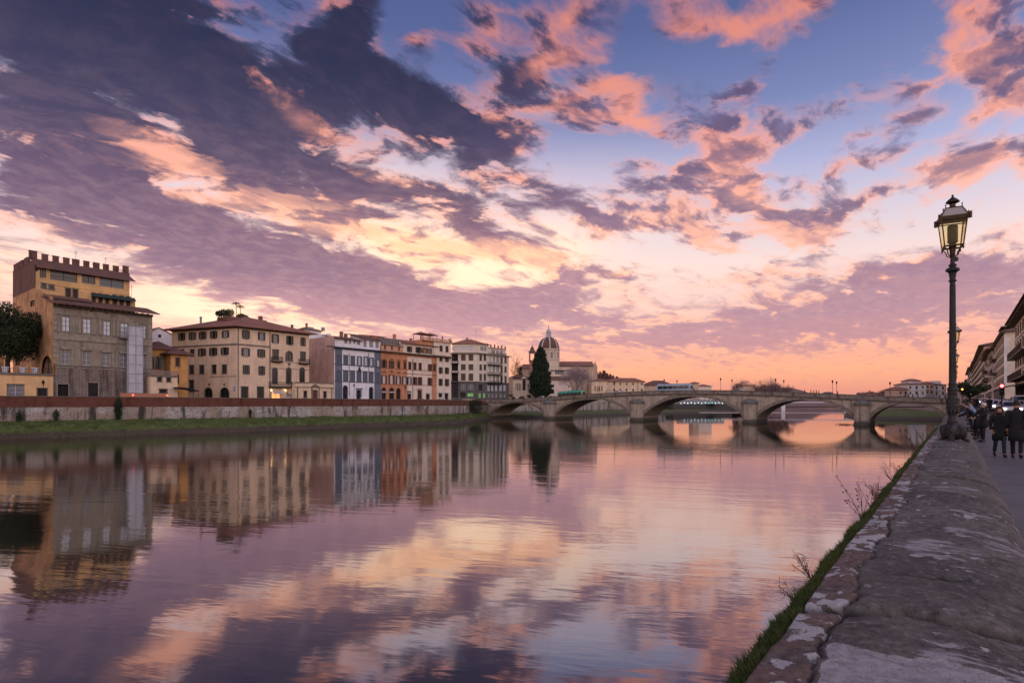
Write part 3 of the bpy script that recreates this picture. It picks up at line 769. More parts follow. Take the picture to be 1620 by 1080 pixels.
for (x0, y0, x1, y1) in ((718,248,775,307),(836,262,890,318),(937,278,992,340),(1047,291,1100,352),(1152,302,1190,360)): FR.win(x0, y0, x1, y1, 'shutter', shut=M['shut3'])
for (x0, y0, x1, y1) in ((714,380,775,437),(832,390,889,445)): FR.win(x0, y0, x1, y1, 'shutter', shut=M['shut3'])
for (x0, y0, x1, y1) in ((724,507,774,570),(840,513,888,576)): FR.win(x0, y0, x1, y1, 'shutter', shut=M['shut3'])
for (x0, y0, x1, y1) in ((713,664,762,748),(832,667,879,750)): FR.win(x0, y0, x1, y1, 'closed', shut=M['shut3'])
FR.win(946, 390, 988, 462, 'plain', name='french_window'); FR.win(1043, 402, 1092, 472, 'plain', arch=True); FR.win(1153, 408, 1188, 470, 'plain', name='french_window')
for x0, x1 in ((943,980),(1047,1082),(1147,1182)): FR.win(x0, 525, x1, 640, 'plain', arch=True)
M['shopglow'] = emis('lit_shop_interior', (1.0,.42,.14), 1.1)
FR.win(940, 700, 1003, 755, 'bare', name='shop_window', glass=M['shopglow']); FR.win(1050, 705, 1098, 755, 'bare', name='shop_window', glass=M['glass_bright'])
um, _ = FR.uz(925, 400)
FL.wall(M['cream'], HE); FR.wall(M['cream'], HE)
fp = [C3, E3, E3 + (L3-C3), L3]
sides(root, fp, HE, M['cream'], which=(1, 2))
roof_on(root, fp, HE, 1.5, 4.2, M['tile'])
for FF in (FL, FR):
    FF.band(M['timber'], HE-.35, HE-.01, out=.45, name='eave_board')
_, zc = FR.uz(714, 352)
FL.band(M['stone_trim'], zc-.15, zc+.2, out=.16); FR.band(M['stone_trim'], zc-.15, zc+.2, u1=um, out=.16)
_, zc = FR.uz(714, 573); FL.band(M['stone_trim'], zc-.6, zc-.45, u0=FL.W*.6, out=.06)
MB().box(um-.07, um+.07, -.14, -.003, 0, HE-.4).build('downpipe', M['iron'], root, FR.M)
MB().box(.35, .48, -.14, -.003, 0, HE-.4).build('downpipe', M['iron'], root, FR.M)
# balconies
def balcony(root, F, x0, x1, ys, depth=.9, h=1.0, m=None, name='balcony'):
    u0, z = F.uz(x0, ys); u1, _ = F.uz(x1, ys); m = m or M['iron']
    b = MB().box(u0, u1, -depth, -.004, z-.18, z); b.box(u0+.05, u1-.05, -depth+.05, -.01, z-.35, z-.181)
    n_ = max(int((u1-u0)/.16), 3)
    for i in range(n_+1):
        x = u0+.04+(u1-u0-.08)*i/n_; b.box(x-.015, x+.015, -depth+.03, -depth+.06, z, z+h)
    for i in range(5):
        for x in (u0+.03, u1-.03): b.box(x-.015, x+.015, -depth*(i+.5)/5, -depth*(i+.5)/5+.03, z, z+h)
    b.box(u0, u1, -depth+.01, -depth+.08, z+h, z+h+.06); b.box(u0, u0+.06, -depth+.05, -.01, z+h, z+h+.06); b.box(u1-.06, u1, -depth+.05, -.01, z+h, z+h+.06)
    return b.build(name, m, root, F.M)
balcony(root, FR, 933, 1010, 472, h=1.1); balcony(root, FR, 1137, 1212, 488, h=1.1); balcony(root, FR, 915, 1125, 662, h=1.2, depth=1.2)
# emblem shield and lamps, awnings
u, z = FR.uz(1068, 500)
MB().xz([(-.35,.5),(.35,.5),(.35,-.1),(0,-.6),(-.35,-.1)], -.12, -.004).build('stone_shield', M['stone_trim'], root, FR.at(u, 0, z))
_, z0 = FR.uz(1068, 535); _, z1 = FR.uz(1068, 531); FR.band(M['stone_trim'], z0, z0+.12, u0=um+.2, out=.06)
_, z0 = FR.uz(1068, 486); FR.band(M['stone_trim'], z0, z0+.12, u0=um+.2, out=.06)
M['warmbulb'] = emis('lit_bulb', (1.0,.66,.35), 9.0)
for x in (930, 1034, 1120):
    u, z = FR.uz(x, 692); MB().box(-.02, .02, -.5, -.004, .1, .14).ball((0,-.5,0), .14, 8, 6).build('wall_light', M['warmbulb'], root, FR.at(u, 0, z))
for x0, x1, y in ((935,1008,702),(1048,1102,706)):
    u0, z = FR.uz(x0, y); u1, _ = FR.uz(x1, y)
    b = MB(); b.add([(u0,-1.2,z-.35),(u1,-1.2,z-.35),(u1,-.004,z+.15),(u0,-.004,z+.15),(u0,-1.2,z-.55),(u1,-1.2,z-.55)], [(0,1,2,3),(4,5,1,0)]); b.build('awning', M['sheet'], root, FR.M)
for x in (495, 607):
    u, z = FL.uz(x, 640)
    b = MB().tube([(0,-.004,.2),(0,-.5,.35),(0,-.9,.1)], .03, 5); b.lathe([(.05,.0),(.2,-.1),(.15,-.55),(.03,-.65)], 6, (0,-.9)); b.build('wall_lantern', M['iron'], root, FL.at(u, 0, z))
u, z = FL.uz(664, 690)
b = MB().box(-.5, .5, -.12, -.01, 0, 1.4); b.build('sign_board', M['sheet'], root, FL.at(u, 0, z-.3))
b = MB().xz([(-.25,.2),(.25,.2),(0,.75)], -.14, -.121); b.xz([(-.2,.8),(.2,.8),(.2,1.1),(-.2,1.1)], -.14, -.121); b.build('sign_mark', M['greyshut'], root, FL.at(u, 0, z-.3))
# roof garden
HEC = HE
rc = sum(fp, Vector())/4
zr = HE+3.3
MB().box(-5.5, 5.5, -3, 3, -1.2, .35).build('roof_terrace', M['tiledark'], root, Matrix.Translation((rc.x-C3.x, rc.y-C3.y, zr)) @ Matrix.Rotation(FR.ang, 4, 'Z'))
chimney(root, rc + FR.d*5.2, HE+2.9, 1.0, 1.9, M['tiledark']); chimney(root, rc - FR.d*11, HE+1.2, .5, 1.6, M['zinc']); chimney(root, C3 + Vector((-1.5, 6, 0)), HE+1.2, .5, 1.4, M['zinc']); chimney(root, E3 + Vector((-6, 3, 0)), HE+1.5, .6, 1.4, M['tiledark'])

# --- 4. cream annex with pediment
a0, a1 = plan(467, 142.3), plan(528, 142.3)
root, fp = building('cream_annex', 'low cream annex with a little pediment over its brown door', 'building', GZ, a0, a1, 10)
F = Face(root, a0, a1, c2)
F.win(1178, 698, 1198, 745, 'plain'); F.win(1325, 700, 1343, 747, 'plain'); F.win(1246, 692, 1276, 757, 'closed', name='door', shut=mat('red_brown_door', (.12,.045,.03), .6))
F.wall(M['cream'], 5.5); sides(root, fp, 5.5, M['cream']); F.band(M['stone_trim'], 5.5, 5.7, out=.12, back=-.35, name='coping')
_, z = F.uz(1260, 672); F.band(M['stone_trim'], z, z+.16, out=.2)
u, z = F.uz(1261, 670); MB().xz([(-1.5,.1),(1.5,.1),(0,1.0)], -.3, -.004).build('pediment', M['stone_trim'], root, F.at(u, 0, z))
for x in (1130, 1236, 1290, 1385): 
    u, _ = F.uz(x, 700); MB().box(u-.15, u+.15, -.1, -.004, 0, 4.4).build('pilaster', M['stone_trim'], root, F.M)
L = local(root, fp); MB().prism([(p.x, p.y) for p in L], 5.3, 5.42).build('roof', M['stone_trim'], root)

# --- 5. blue grey and white palazzo with a pink flank
c5 = Z(7.71, 520, 500)
a0, a1 = plan(528.5, 145), plan(602.5, 145)
root, fp = building('blue_grey_palazzo', 'blue grey palazzo with a white centre panel and a plain pink side wall', 'palazzo', GZ, a0, a1, 16)
F = Face(root, a0, a1, c5); HE = 16.4
B_ = dict(trim=M['bluetrim'], shut=M['greyshut'])
F.win(105, 482, 150, 580, 'closed', **B_); F.win(183, 478, 232, 592, 'closed', **B_); F.win(270, 486, 315, 600, 'closed', **B_)
for r in ((343,492,408,608),(423,498,487,614),(489,510,551,617),(575,532,636,626)): F.win(*r, style='shutter', glass=M['glass_bright'], **B_)
for r in ((102,672,148,792),(181,662,232,796),(266,670,315,801),(345,674,394,804),(421,677,468,806),(493,685,540,809),(578,700,615,813)): F.win(*r, style='closed', **B_)
F.win(176, 850, 228, 1010, 'plain', arch=True, trim=M['bluetrim'], name='arched_door'); F.win(495, 868, 540, 1010, 'plain', arch=True, trim=M['bluetrim'], name='arched_door')
F.win(343, 905, 385, 1010, 'plain', arch=True, trim=M['bluetrim'], name='portal', glass=M['dark'])
u, z = F.uz(367, 905); MB().box(-1.0, -.62, -.1, -.061, -2, .2).box(.62, 1.0, -.1, -.061, -2, .2).box(-1.2, 1.2, -.5, -.061, .45, .7).build('portal_frame', M['bluetrim'], root, F.at(u, 0, z))
ua, _ = F.uz(165, 700); ub, _ = F.uz(556, 700)
F.wall(M['bluegrey'], HE, name='left_wall', u1=ua); F.wall(M['bluegrey'], HE, name='right_wall', u0=ub)
_, zp = F.uz(360, 425)
F.wall(M['white'], zp, name='centre_wall', u0=ua, u1=ub); F.wall(M['bluegrey'], HE, z0=zp, name='upper_wall', u0=ua, u1=ub)
for y in (602, 804):
    _, z = F.uz(360, y); F.band(M['bluetrim'], z-.1, z+.12, out=.1)
_, z = F.uz(360, 668); F.band(M['bluetrim'], z-.02, z+.08, u0=ua, u1=ub, out=.05)
_, z = F.uz(360, 480); 
F.band(M['bluetrim'], HE-.05, HE+.22, u0=-2.6, u1=F.W+.3, out=1.1, back=0, name='cornice')
MB().box(.02, .25, -.08, -.003, 0, HE-.6).build('corner_strip', M['white'], root, F.M)
u, z = F.uz(371, 668); MB().xz([(-.55,0),(.55,0),(.3,.6),(.22,1.2),(-.22,1.2),(-.3,.6)], -.35, -.1).build('stone_crest', M['darkshut'], root, F.at(u, 0, z))
for x in (250, 487):
    u, z0 = F.uz(x, 975 if x == 250 else 800); _, z1 = F.uz(x, 450)
    b = MB().box(-.04, .04, -.12, -.003, z0, z1); b.build('downpipe', M['iron'], root, F.at(u))
for x, y in ((125,640),(597,675),(548,520),(480,515)):
    u, z = F.uz(x, y); MB().box(-.35, .35, -.3, -.004, 0, .12).build('floodlight', M['sheet'], root, F.at(u, 0, z))
# pink flank and rear
L = local(root, fp)
b = MB(); b.poly([(L[3].x,L[3].y,0),(L[0].x,L[0].y,0),(L[0].x,L[0].y,19.8),(L[3].x,L[3].y,19.8)]); b.build('side_wall', M['pink'], root)
sides(root, fp, 16.6, M['bluegrey'], which=(1, 2), name='rear_wall')
FP = Face(root, fp[3], fp[0], Z(4.907, 470, 480))
FP.win(178, 310, 203, 356, 'plain', shut=M['darkshut'], trim=M['pink']); FP.win(95, 335, 104, 385, 'bare'); 
# attic storey, set back
FA = Face(root, plan(529.5, 147), plan(602, 147), c5)
for r in ((190,282,230,335),(250,288,275,340),(300,292,326,342),(343,298,385,352)): FA.win(*r, style='bare', glass=M['glass_soft'])
for r in ((425,292,462,376),(497,302,540,382),(572,312,610,390)): FA.win(*r, style='bare', glass=M['glass_soft'])
um, _ = FA.uz(405, 300)
FA.wall(M['white'], 19.3, 16.4, u1=um, name='attic_wall'); FA.wall(M['white'], 19.9, 16.4, u0=um, name='attic_wall')
shed(root, FA, -.3, um, -.7, 5.5, 19.2, 20.6, M['tiledark']); shed(root, FA, um-.6, FA.W+.3, -.7, 6.5, 19.9, 22.0, M['tiledark'])
b = MB(); b.poly([(um, .0, 16.4), (um, 6, 16.4), (um, 6, 21.8), (um, 0, 19.9)]); b.poly([(0,0,16.4),(0,5.5,16.4),(0,5.5,20.5),(0,0,19.3)]); b.poly([(FA.W,0,16.4),(FA.W,6,16.4),(FA.W,6,21.8),(FA.W,0,19.9)]); b.build('attic_flank', M['white'], root, FA.M)
# white belvedere with its own red roof, chimneys along the pink wall
bv = Face(root, plan(481, 168), plan(508, 168), Z(4.907, 470, 480))
bv.win(85, 182, 130, 208, 'bare', glass=M['glass_soft']); bv.win(190, 185, 218, 212, 'bare', glass=M['glass_soft'])
bv.wall(M['white'], 24.0, 14.0, name='belvedere')
b = MB().box(0, bv.W, .5, 6.5, 14.0, 23.98); b.build('belvedere_body', M['white'], root, bv.M)
b = MB(); b.add([(-.7,-.7,24.0),(bv.W+.7,-.7,24.0),(bv.W+.7,7,24.0),(-.7,7,24.0),(bv.W*.3,3,25.2),(bv.W*.8,3,25.2)], [(0,1,5,4),(1,2,5),(2,3,4,5),(3,0,4),(3,2,1,0)]); b.build('roof', M['tile'], root, bv.M)
chimney(root, plan(485, 167), 24.4, .6, 1.3)
b = MB().box(-.3, 0.5, 0, 8, 19.8, 20.1); b.build('flank_coping', M['tile'], root, Face(root, fp[0], fp[3]).M @ Matrix.Translation((0,-.3,0)) if False else FP.M)
for px in (505, 512, 519.5): chimney(root, plan(px, 149 + (528-px)*.28), 19.9, 1.1, .9, M['white'])
for px, hh in ((540, 2.0), (547, 1.5), (570, 1.4)): chimney(root, plan(px, 153), 20.2, .9, hh, M['tile'])

# --- 6. terracotta palazzo
c6 = Z(7.717, 600, 500)
a0, a1 = plan(603, 145), plan(692.5, 145)
root, fp = building('terracotta_palazzo', 'terracotta palazzo with a cream centre panel and many brown shutters', 'palazzo', GZ, a0, a1, 15)
F = Face(root, a0, a1, c6); HE = 16.3
T_ = dict(trim=M['terratrim'])
for r in ((28,542,92,628),(117,547,181,636),(594,587,648,669)): F.win(*r, style='shutter', shut=M['darkshut'], **T_)
for r in ((220,557,252,636),(298,562,326,641),(357,563,388,649),(420,568,450,655),(482,575,515,659),(660,597,688,673)): F.win(*r, style='closed', **T_)
for r in ((25,722,92,820),(115,717,185,826),(203,732,264,829),(280,740,341,833),(343,745,396,834),(590,757,646,843)): F.win(*r, style='shutter', shut=M['darkshut'], glass=M['glass_bright'] if r[0] < 350 else M['glass'], **T_)
for r in ((407,746,463,836),(470,747,524,839)): F.win(*r, style='shutter', shut=M['brown'], **T_)
for r in ((30,872,78,1012),(122,875,178,1012),(208,880,258,1012)): F.win(*r, style='plain', arch=True, name='arched_shop', glass=M['glass'], **T_)
for r in ((346,918,384,1012),(573,938,612,1012)): F.win(*r, style='plain', name='shop_door', **T_)
F.win(470, 905, 515, 1012, 'closed', name='door', **T_)
u, z = F.uz(492, 893); MB().box(-.95, .95, -.35, -.061, 0, .22).build('door_hood', M['terratrim'], root, F.at(u, 0, z))
for x0, x1, y in ((30,78,932),(122,178,935),(346,384,945),(573,612,948)):
    u0, z = F.uz(x0, y); u1, _ = F.uz(x1, y)
    MB().box(u0-.1, u1+.1, -.3, -.065, z, z+.42).build('shop_fascia', M['sheet'], root, F.M)
ua, _ = F.uz(344, 700); ub, _ = F.uz(641, 700); _, zp = F.uz(490, 505); _, zq = F.uz(490, 842)
F.wall(M['terra'], HE, u1=ua, name='left_wall'); F.wall(M['terra'], HE, u0=ub, name='right_wall')
F.wall(M['cream2'], zp, u0=ua, u1=ub, name='centre_wall'); F.wall(M['terra'], HE, z0=zp, u0=ua, u1=ub, name='upper_wall')
for y in (660, 842, 712):
    _, z = F.uz(490, y); F.band(M['terratrim'], z-.08, z+.12, u0=ua if y != 842 else 0, out=.08)
_, z = F.uz(150, 640); F.band(M['terratrim'], z-.05, z+.12, u1=ua, out=.08)
for x, y in ((60,535),(150,533),(235,545),(310,550),(60,685),(150,680),(235,695),(310,700),(675,590),(675,725)):
    u, z = F.uz(x, y); MB().xz([(-.85,0),(.85,0),(.6,.28),(0,.5),(-.6,.28)], -.3, -.125).build('window_pediment', M['terratrim'], root, F.at(u, 0, z+.05))
F.band(M['timber'], HE-.05, HE+.2, u0=-.3, u1=F.W+.8, out=1.0, name='cornice'); F.band(M['tiledark'], HE+.202, HE+.34, u0=-.3, u1=F.W+.8, out=1.1, name='cornice_tile')
u, _ = F.uz(408, 700); MB().box(-.05, .05, -.14, -.003, 1.5, 14.9).build('downpipe', M['iron'], root, F.at(u))
sides(root, fp, HE, M['terra'])
FA = Face(root, plan(603.2, 146.5), plan(692, 146.5), c6)
for r in ((60,352,78,404),(145,361,163,410),(232,371,250,418)): FA.win(*r, style='plain', trim=M['terra'])
for r in ((338,372,400,436),(442,381,518,448),(524,389,592,453),(598,396,642,459)): FA.win(*r, style='shutter', shut=M['darkshut'])
um, _ = FA.uz(290, 380)
FA.wall(M['pink'] if False else stucco('salmon_plaster', (.56,.36,.24), .1, .2), 18.8, HE, u1=um, name='attic_wall'); FA.wall(M['cream2'], 20.0, HE, u0=um, name='attic_wall')
b = MB().box(0, um, .45, 9, HE, 18.78); b.build('attic_body', M['terra'], root, FA.M)
b = MB().box(um+.01, FA.W, .45, 9, HE, 19.98); b.build('attic_body', M['cream2'], root, FA.M)
shed(root, FA, um-.2, FA.W+.4, -.9, 9, 20.0, 22.3, M['tile']); FA.band(M['terratrim'], 18.7, 18.95, u1=um, out=.25, back=-.4)
# roof greenhouse
gh = MB(); 
for i in range(7): gh.box(um*i/6*.92, um*i/6*.92+.08, 1.0, 1.08, 18.95, 21.1)
gh.box(0, um*.93, 1.0, 1.1, 21.1, 21.2); gh.box(0, um*.93, 1.0, 1.1, 20.0, 20.08); gh.build('greenhouse_frame', M['zinc'], root, FA.M)
MB().box(.02, um*.93, 1.12, 4, 18.8, 21.1).build('greenhouse_glazing', mat('dusty_glass', (.13,.115,.12), .25, spec=.5), root, FA.M)
chimney(root, plan(624, 151), 19.5, .9, 3.6, M['terra']); chimney(root, plan(650, 158), 21.2, .8, 2.2); chimney(root, plan(640, 160), 21.2, 2.2, 1.0)
hb = MB().box(3, 9, 9.2, 15, 18, 22.6); hb.build('rear_block', M['terra'], root, FA.M); shed(root, FA, 2.5, 9.5, 8.8, 15, 22.6, 23.4, M['tile'])

# --- 7. narrow white house with a roof terrace
a0, a1 = plan(691.5, 144.6), plan(713.5, 144.6)
root, fp = building('white_terraced_house', 'narrow cream white house with a balustraded roof terrace beside the terracotta palazzo', 'house', GZ, a0, a1, 15)
F = Face(root, a0, a1, c6); HE = 16.2
F.win(737, 497, 765, 548, 'closed'); F.win(805, 505, 848, 556, 'shutter')
for r in ((725,627,775,698),(801,630,851,701),(725,767,773,846),(801,770,851,850)): F.win(*r, style='shutter')
F.win(728, 942, 764, 985, 'plain', name='shop_window'); F.win(802, 942, 838, 1012, 'plain', name='shop_door')
for x0, x1, y in ((724,768,930),(798,842,932)):
    u0, z = F.uz(x0, y); u1, _ = F.uz(x1, y); MB().box(u0, u1, -.5, -.15, z-.3, z+.1).build('awning', M['sheet'], root, F.M)
F.wall(M['cream2'], HE); sides(root, fp, HE, M['cream2']); F.band(M['timber'], HE, HE+.2, u0=-.6, u1=F.W+.6, out=1.0, name='eave'); shed(root, F, -.7, F.W+.7, -1.1, 1.5, HE+.2, HE+.7, M['tiledark'])
FA = Face(root, plan(686, 146.2), plan(713, 146.2), c6)
FA.win(740, 362, 768, 426, 'closed'); FA.win(812, 368, 840, 436, 'closed')
FA.wall(M['cream2'], 21.8, HE, name='attic_wall'); MB().box(0, FA.W, .45, 9, HE, 21.78).build('attic_body', M['cream2'], root, FA.M)
u0 = -5.5
MB().box(u0, FA.W+.3, -.4, 9, 21.8, 22.0).build('terrace_slab', M['terra'], root, FA.M)
MB().box(u0+.1, 0, .5, 9, 17.0, 21.79).build('terrace_block', M['terra'], root, FA.M)
b = MB()
for i in range(34): x = u0 + (FA.W+.2-u0)*i/33; b.box(x-.08, x+.08, -.3, -.14, 22.0, 22.8)
b.box(u0, FA.W+.25, -.35, -.1, 22.8, 22.95)
for i in range(4): x = u0 + (FA.W+.2-u0)*i/3; b.box(x-.2, x+.2, -.37, .0, 22.0, 23.1)
b.build('balustrade', stucco('salmon_stone', (.50,.33,.23), .1, .2), root, FA.M)
for i in range(2):
    x0 = u0+.6+i*4.4
    b = MB()
    for x in (x0, x0+3.6):
        for y in (1.5, 5): b.box(x-.08, x+.08, y-.08, y+.08, 22.0, 24.3)
    b.build('altana_post', M['terratrim'], root, FA.M)
    b = MB(); b.add([(x0-.5,1,24.3),(x0+4.1,1,24.3),(x0+4.1,5.5,24.3),(x0-.5,5.5,24.3),(x0+1.8,3.2,25.2)], [(0,1,4),(1,2,4),(2,3,4),(3,0,4),(3,2,1,0)]); b.build('altana_roof', M['tile'], root, FA.M)
chimney(root, plan(700, 150), 22.0, .4, 2.4); chimney(root, plan(711.5, 150), 22.0, .5, 1.9)

# --- 8. six storey corner building at the bridge head
c7 = Z(5.142, 690, 490); G7 = 7.0
C7 = plan(755, 172); E7 = plan(805, 172); L7 = Vector(((712-810)/900*C7.y, C7.y+.01, 0))
root = thing('balconied_corner_building', (C7.x, C7.y, G7), 'six storey grey cream corner building with balconies and dark ground floor by the bridge', 'building')
M['greycream'] = stucco('grey_cream_plaster', (.70,.63,.51), .07, .25)
FL = Face(root, L7, C7, c7); FR = Face(root, C7, E7, c7); HE = 22.0
D_ = dict(shut=mat('brown_roller_blind', (.10,.072,.055), .7))
_, z1 = FR.uz(450, 590)
for y0, y1 in ((366,410),(444,487),(519,573)):
    for x in (221, 283): FL.win(x-16, y0, x+16, y1, 'closed' if (x+y0) % 3 else 'plain', **D_)
    FL.win(127, y0-5, 178, y1+8, 'bare', name='loggia', glass=M['dark'])
    for x in (362, 396): FR.win(x-8, y0+2, x+8, y1+2, 'closed' if (x+y0) % 2 else 'plain', **D_)
    FR.win(422, y0+8, 445, y1+14, 'bare', glass=M['glass_bright'], name='balcony_door')
    FR.win(462, y0+12, 480, y1+16, 'bare', glass=M['glass_soft'], name='balcony_door'); FR.win(490, y0+12, 512, y1+18, 'bare', glass=M['glass_soft'], name='balcony_door')
    for x in (532, 564): FR.win(x-7, y0+20, x+7, y1+22, 'closed' if x > 550 else 'plain', **D_)
for x in (221, 282): FL.win(x-20, 602, x+20, 648, 'bare', glass=M['glass_soft'])
M['greenglow'] = emis('lit_green_shop_front', (.28,.65,.22), .16); M['whiteglow'] = emis('lit_white_shop_front', (.8,.85,1.0), 1.0)
FL.win(254, 676, 302, 705, 'bare', glass=M['greenglow'], name='shop_window'); FL.win(196, 670, 240, 712, 'bare', name='shop_window'); FL.win(130, 600, 180, 712, 'bare', name='shop_window')
for x in (356, 392): FR.win(x-10, 678, x+10, 716, 'bare', glass=M['greenglow'], name='shop_window')
FR.win(345, 603, 375, 655, 'bare', name='window')
for x in (428, 458, 490, 526, 558): FR.win(x-10, 612, x+10, 660, 'bare', glass=M['glass_bright']); FR.win(x-9, 680, x+9, 712, 'bare', glass=M['glass_soft'], name='shop_window')
FL.wall(M['greybase'], z1, name='ground_storey'); FR.wall(M['greybase'], z1, name='ground_storey'); FL.wall(M['greycream'], HE, z1); FR.wall(M['greycream'], HE, z1)
fp = [C7, E7, E7 + Vector((-12, 13, 0)), L7 + Vector((-4, 18, 0))]
fp4 = [L7, C7, E7, E7 + (L7-C7) + Vector((0, 12, 0))]
L = local(root, [C7, E7, fp4[3], L7]); b = MB()
for i in (1, 2):
    a, c = L[i], L[i+1]; b.poly([(a.x,a.y,0),(c.x,c.y,0),(c.x,c.y,HE),(a.x,a.y,HE)])
b.build('rear_wall', M['greycream'], root)
for FF in (FL, FR): FF.band(M['stone_trim'], HE, HE+.35, u0=-.8 if FF is FL else 0, u1=FF.W+.9, out=1.1, back=-.3, name='cornice'); FF.band(M['greybase'], z1-.2, z1+.15, out=.2)
for y in (436, 515): balcony(root, FR, 417, 524, y+8, depth=1.3, h=1.1)
balcony(root, FR, 417, 524, 596, depth=1.3, h=1.1); 
for y in (434, 512, 588): balcony(root, FL, 120, 182, y, depth=1.0)
# attic storey set back
inn = Vector((-1.0, 1.6, 0)); FA = Face(root, L7 + Vector((1.2, 1.8, 0)), C7 + Vector((-.6, 1.8, 0)), c7); FB = Face(root, C7 + Vector((-.6, 1.8, 0)), E7 + Vector((-1.2, 1.0, 0)), c7)
for r in ((130,300,174,328),(203,298,246,327),(263,295,307,327)): FA.win(*r, style='bare', glass=M['glass_bright'])
for r in ((360,300,385,333),(390,302,408,335),(455,322,480,352),(490,326,512,360),(520,328,542,362)): FB.win(*r, style='bare', glass=M['glass_soft'])
um, _ = FB.uz(425, 300)
FA.wall(M['greycream'], HE+4.6, HE, name='attic_wall'); FB.wall(M['greycream'], HE+4.6, HE, u1=um, name='attic_wall'); FB.wall(M['greycream'], HE+3.6, HE, u0=um, name='attic_wall', y=.4)
P4 = [FA.p0, FA.p1, FB.p0 + FB.d*um, FB.p0 + FB.d*um + Vector((-9, 12, 0))]; P4 = [P4[0], P4[1], P4[2], P4[0] + Vector((0, 12, 0))]
roof_on(root, P4, HE+4.6, .8, 2.4, M['tile'])
L = local(root, [FB.p0 + FB.d*um, FB.p1, fp4[3] + Vector((2, -1, 0))]); MB().prism([(p.x,p.y) for p in L], HE+3.6, HE+3.8).build('roof_terrace', M['tile'], root)
b = MB()
for i in range(6): x = um + (FB.W-um)*i/5; b.box(x-.25, x+.25, .5, 1.0, HE+3.8, HE+5.6 - .3*(i % 2))
b.build('chimney', M['tile'], root, FB.M)
balcony(root, FB, 425, 560, 362, depth=1.2, h=1.0)
antenna(root, P4[1], HE+6, 5, 3); chimney(root, P4[0] + Vector((6, 5, 0)), HE+6.2, .6, 1.6)

# garden on the roof of the cream corner palazzo
M['roofplant'] = mat('roof_garden_foliage', (.05,.06,.025), .8)
rng = random.Random(4)
def roof_pt(px, w=156): return plan(px, w)
for i, (px, r, h) in enumerate(((346, .9, 1.6), (351, 1.2, 2.0), (357, 1.4, 2.3), (363.5, 1.3, 2.5), (382, 1.2, 1.6), (388, .9, 1.3))):
    p = roof_pt(px); o = thing('potted_shrub', (p.x, p.y, GZ+HEC+3.2), ('first', 'second', 'third', 'fourth', 'fifth', 'last')[i] + ' shrub from the left on the cream palazzo roof garden', 'shrub', 0, 'shrubs in the palazzo roof garden')
    MB().lathe([(.25,0),(.35,.5),(.3,.5)], 8).build('pot', M['tile'], o)
    b = MB()
    for _ in range(260):
        v = Vector((rng.gauss(0,1), rng.gauss(0,1), rng.gauss(0,1))).normalized()*rng.uniform(.5,1); q = Vector((v.x*r, v.y*r, .5+h*.5+v.z*h*.5)); a = Vector((rng.gauss(0,1), rng.gauss(0,1), rng.gauss(0,1))).normalized()*.22; e = a.cross(Vector((rng.gauss(0,1), rng.gauss(0,1), .3))).normalized()*.12
        b.poly([q-a, q+e, q+a, q-e])
    b.build('foliage', M['roofplant'], o)
for i, (px, h) in enumerate(((373.5, 4.6), (380, 3.9))):
    p = roof_pt(px); o = thing('small_palm', (p.x, p.y, GZ+HEC+3.2), ('taller left', 'shorter right')[i] + ' of the two small palms on the cream palazzo roof', 'palm', 0, 'palms in the palazzo roof garden')
    MB().lathe([(.35,0),(.45,.6),(.4,.6)], 8).build('pot', M['tile'], o); MB().tube([(0,0,.4),(.05,0,h*.5),(0,0,h)], [.12,.09,.08], 6).build('trunk', M['brown'], o)
    b = MB()
    for k in range(14):
        a = 2*math.pi*k/14; c_, s_ = math.cos(a), math.sin(a); pts = [(0,0,h), (c_*.5,s_*.5,h+.28), (c_*.95,s_*.95,h+.1), (c_*1.2,s_*1.2,h-.25)]
        for (p0, p1) in zip(pts, pts[1:]):
            w = .12; b.poly([(p0[0]-s_*w, p0[1]+c_*w, p0[2]), (p0[0]+s_*w, p0[1]-c_*w, p0[2]), (p1[0]+s_*w*.8, p1[1]-c_*w*.8, p1[2]), (p1[0]-s_*w*.8, p1[1]+c_*w*.8, p1[2])])
    b.build('frond', M['roofplant'], o)
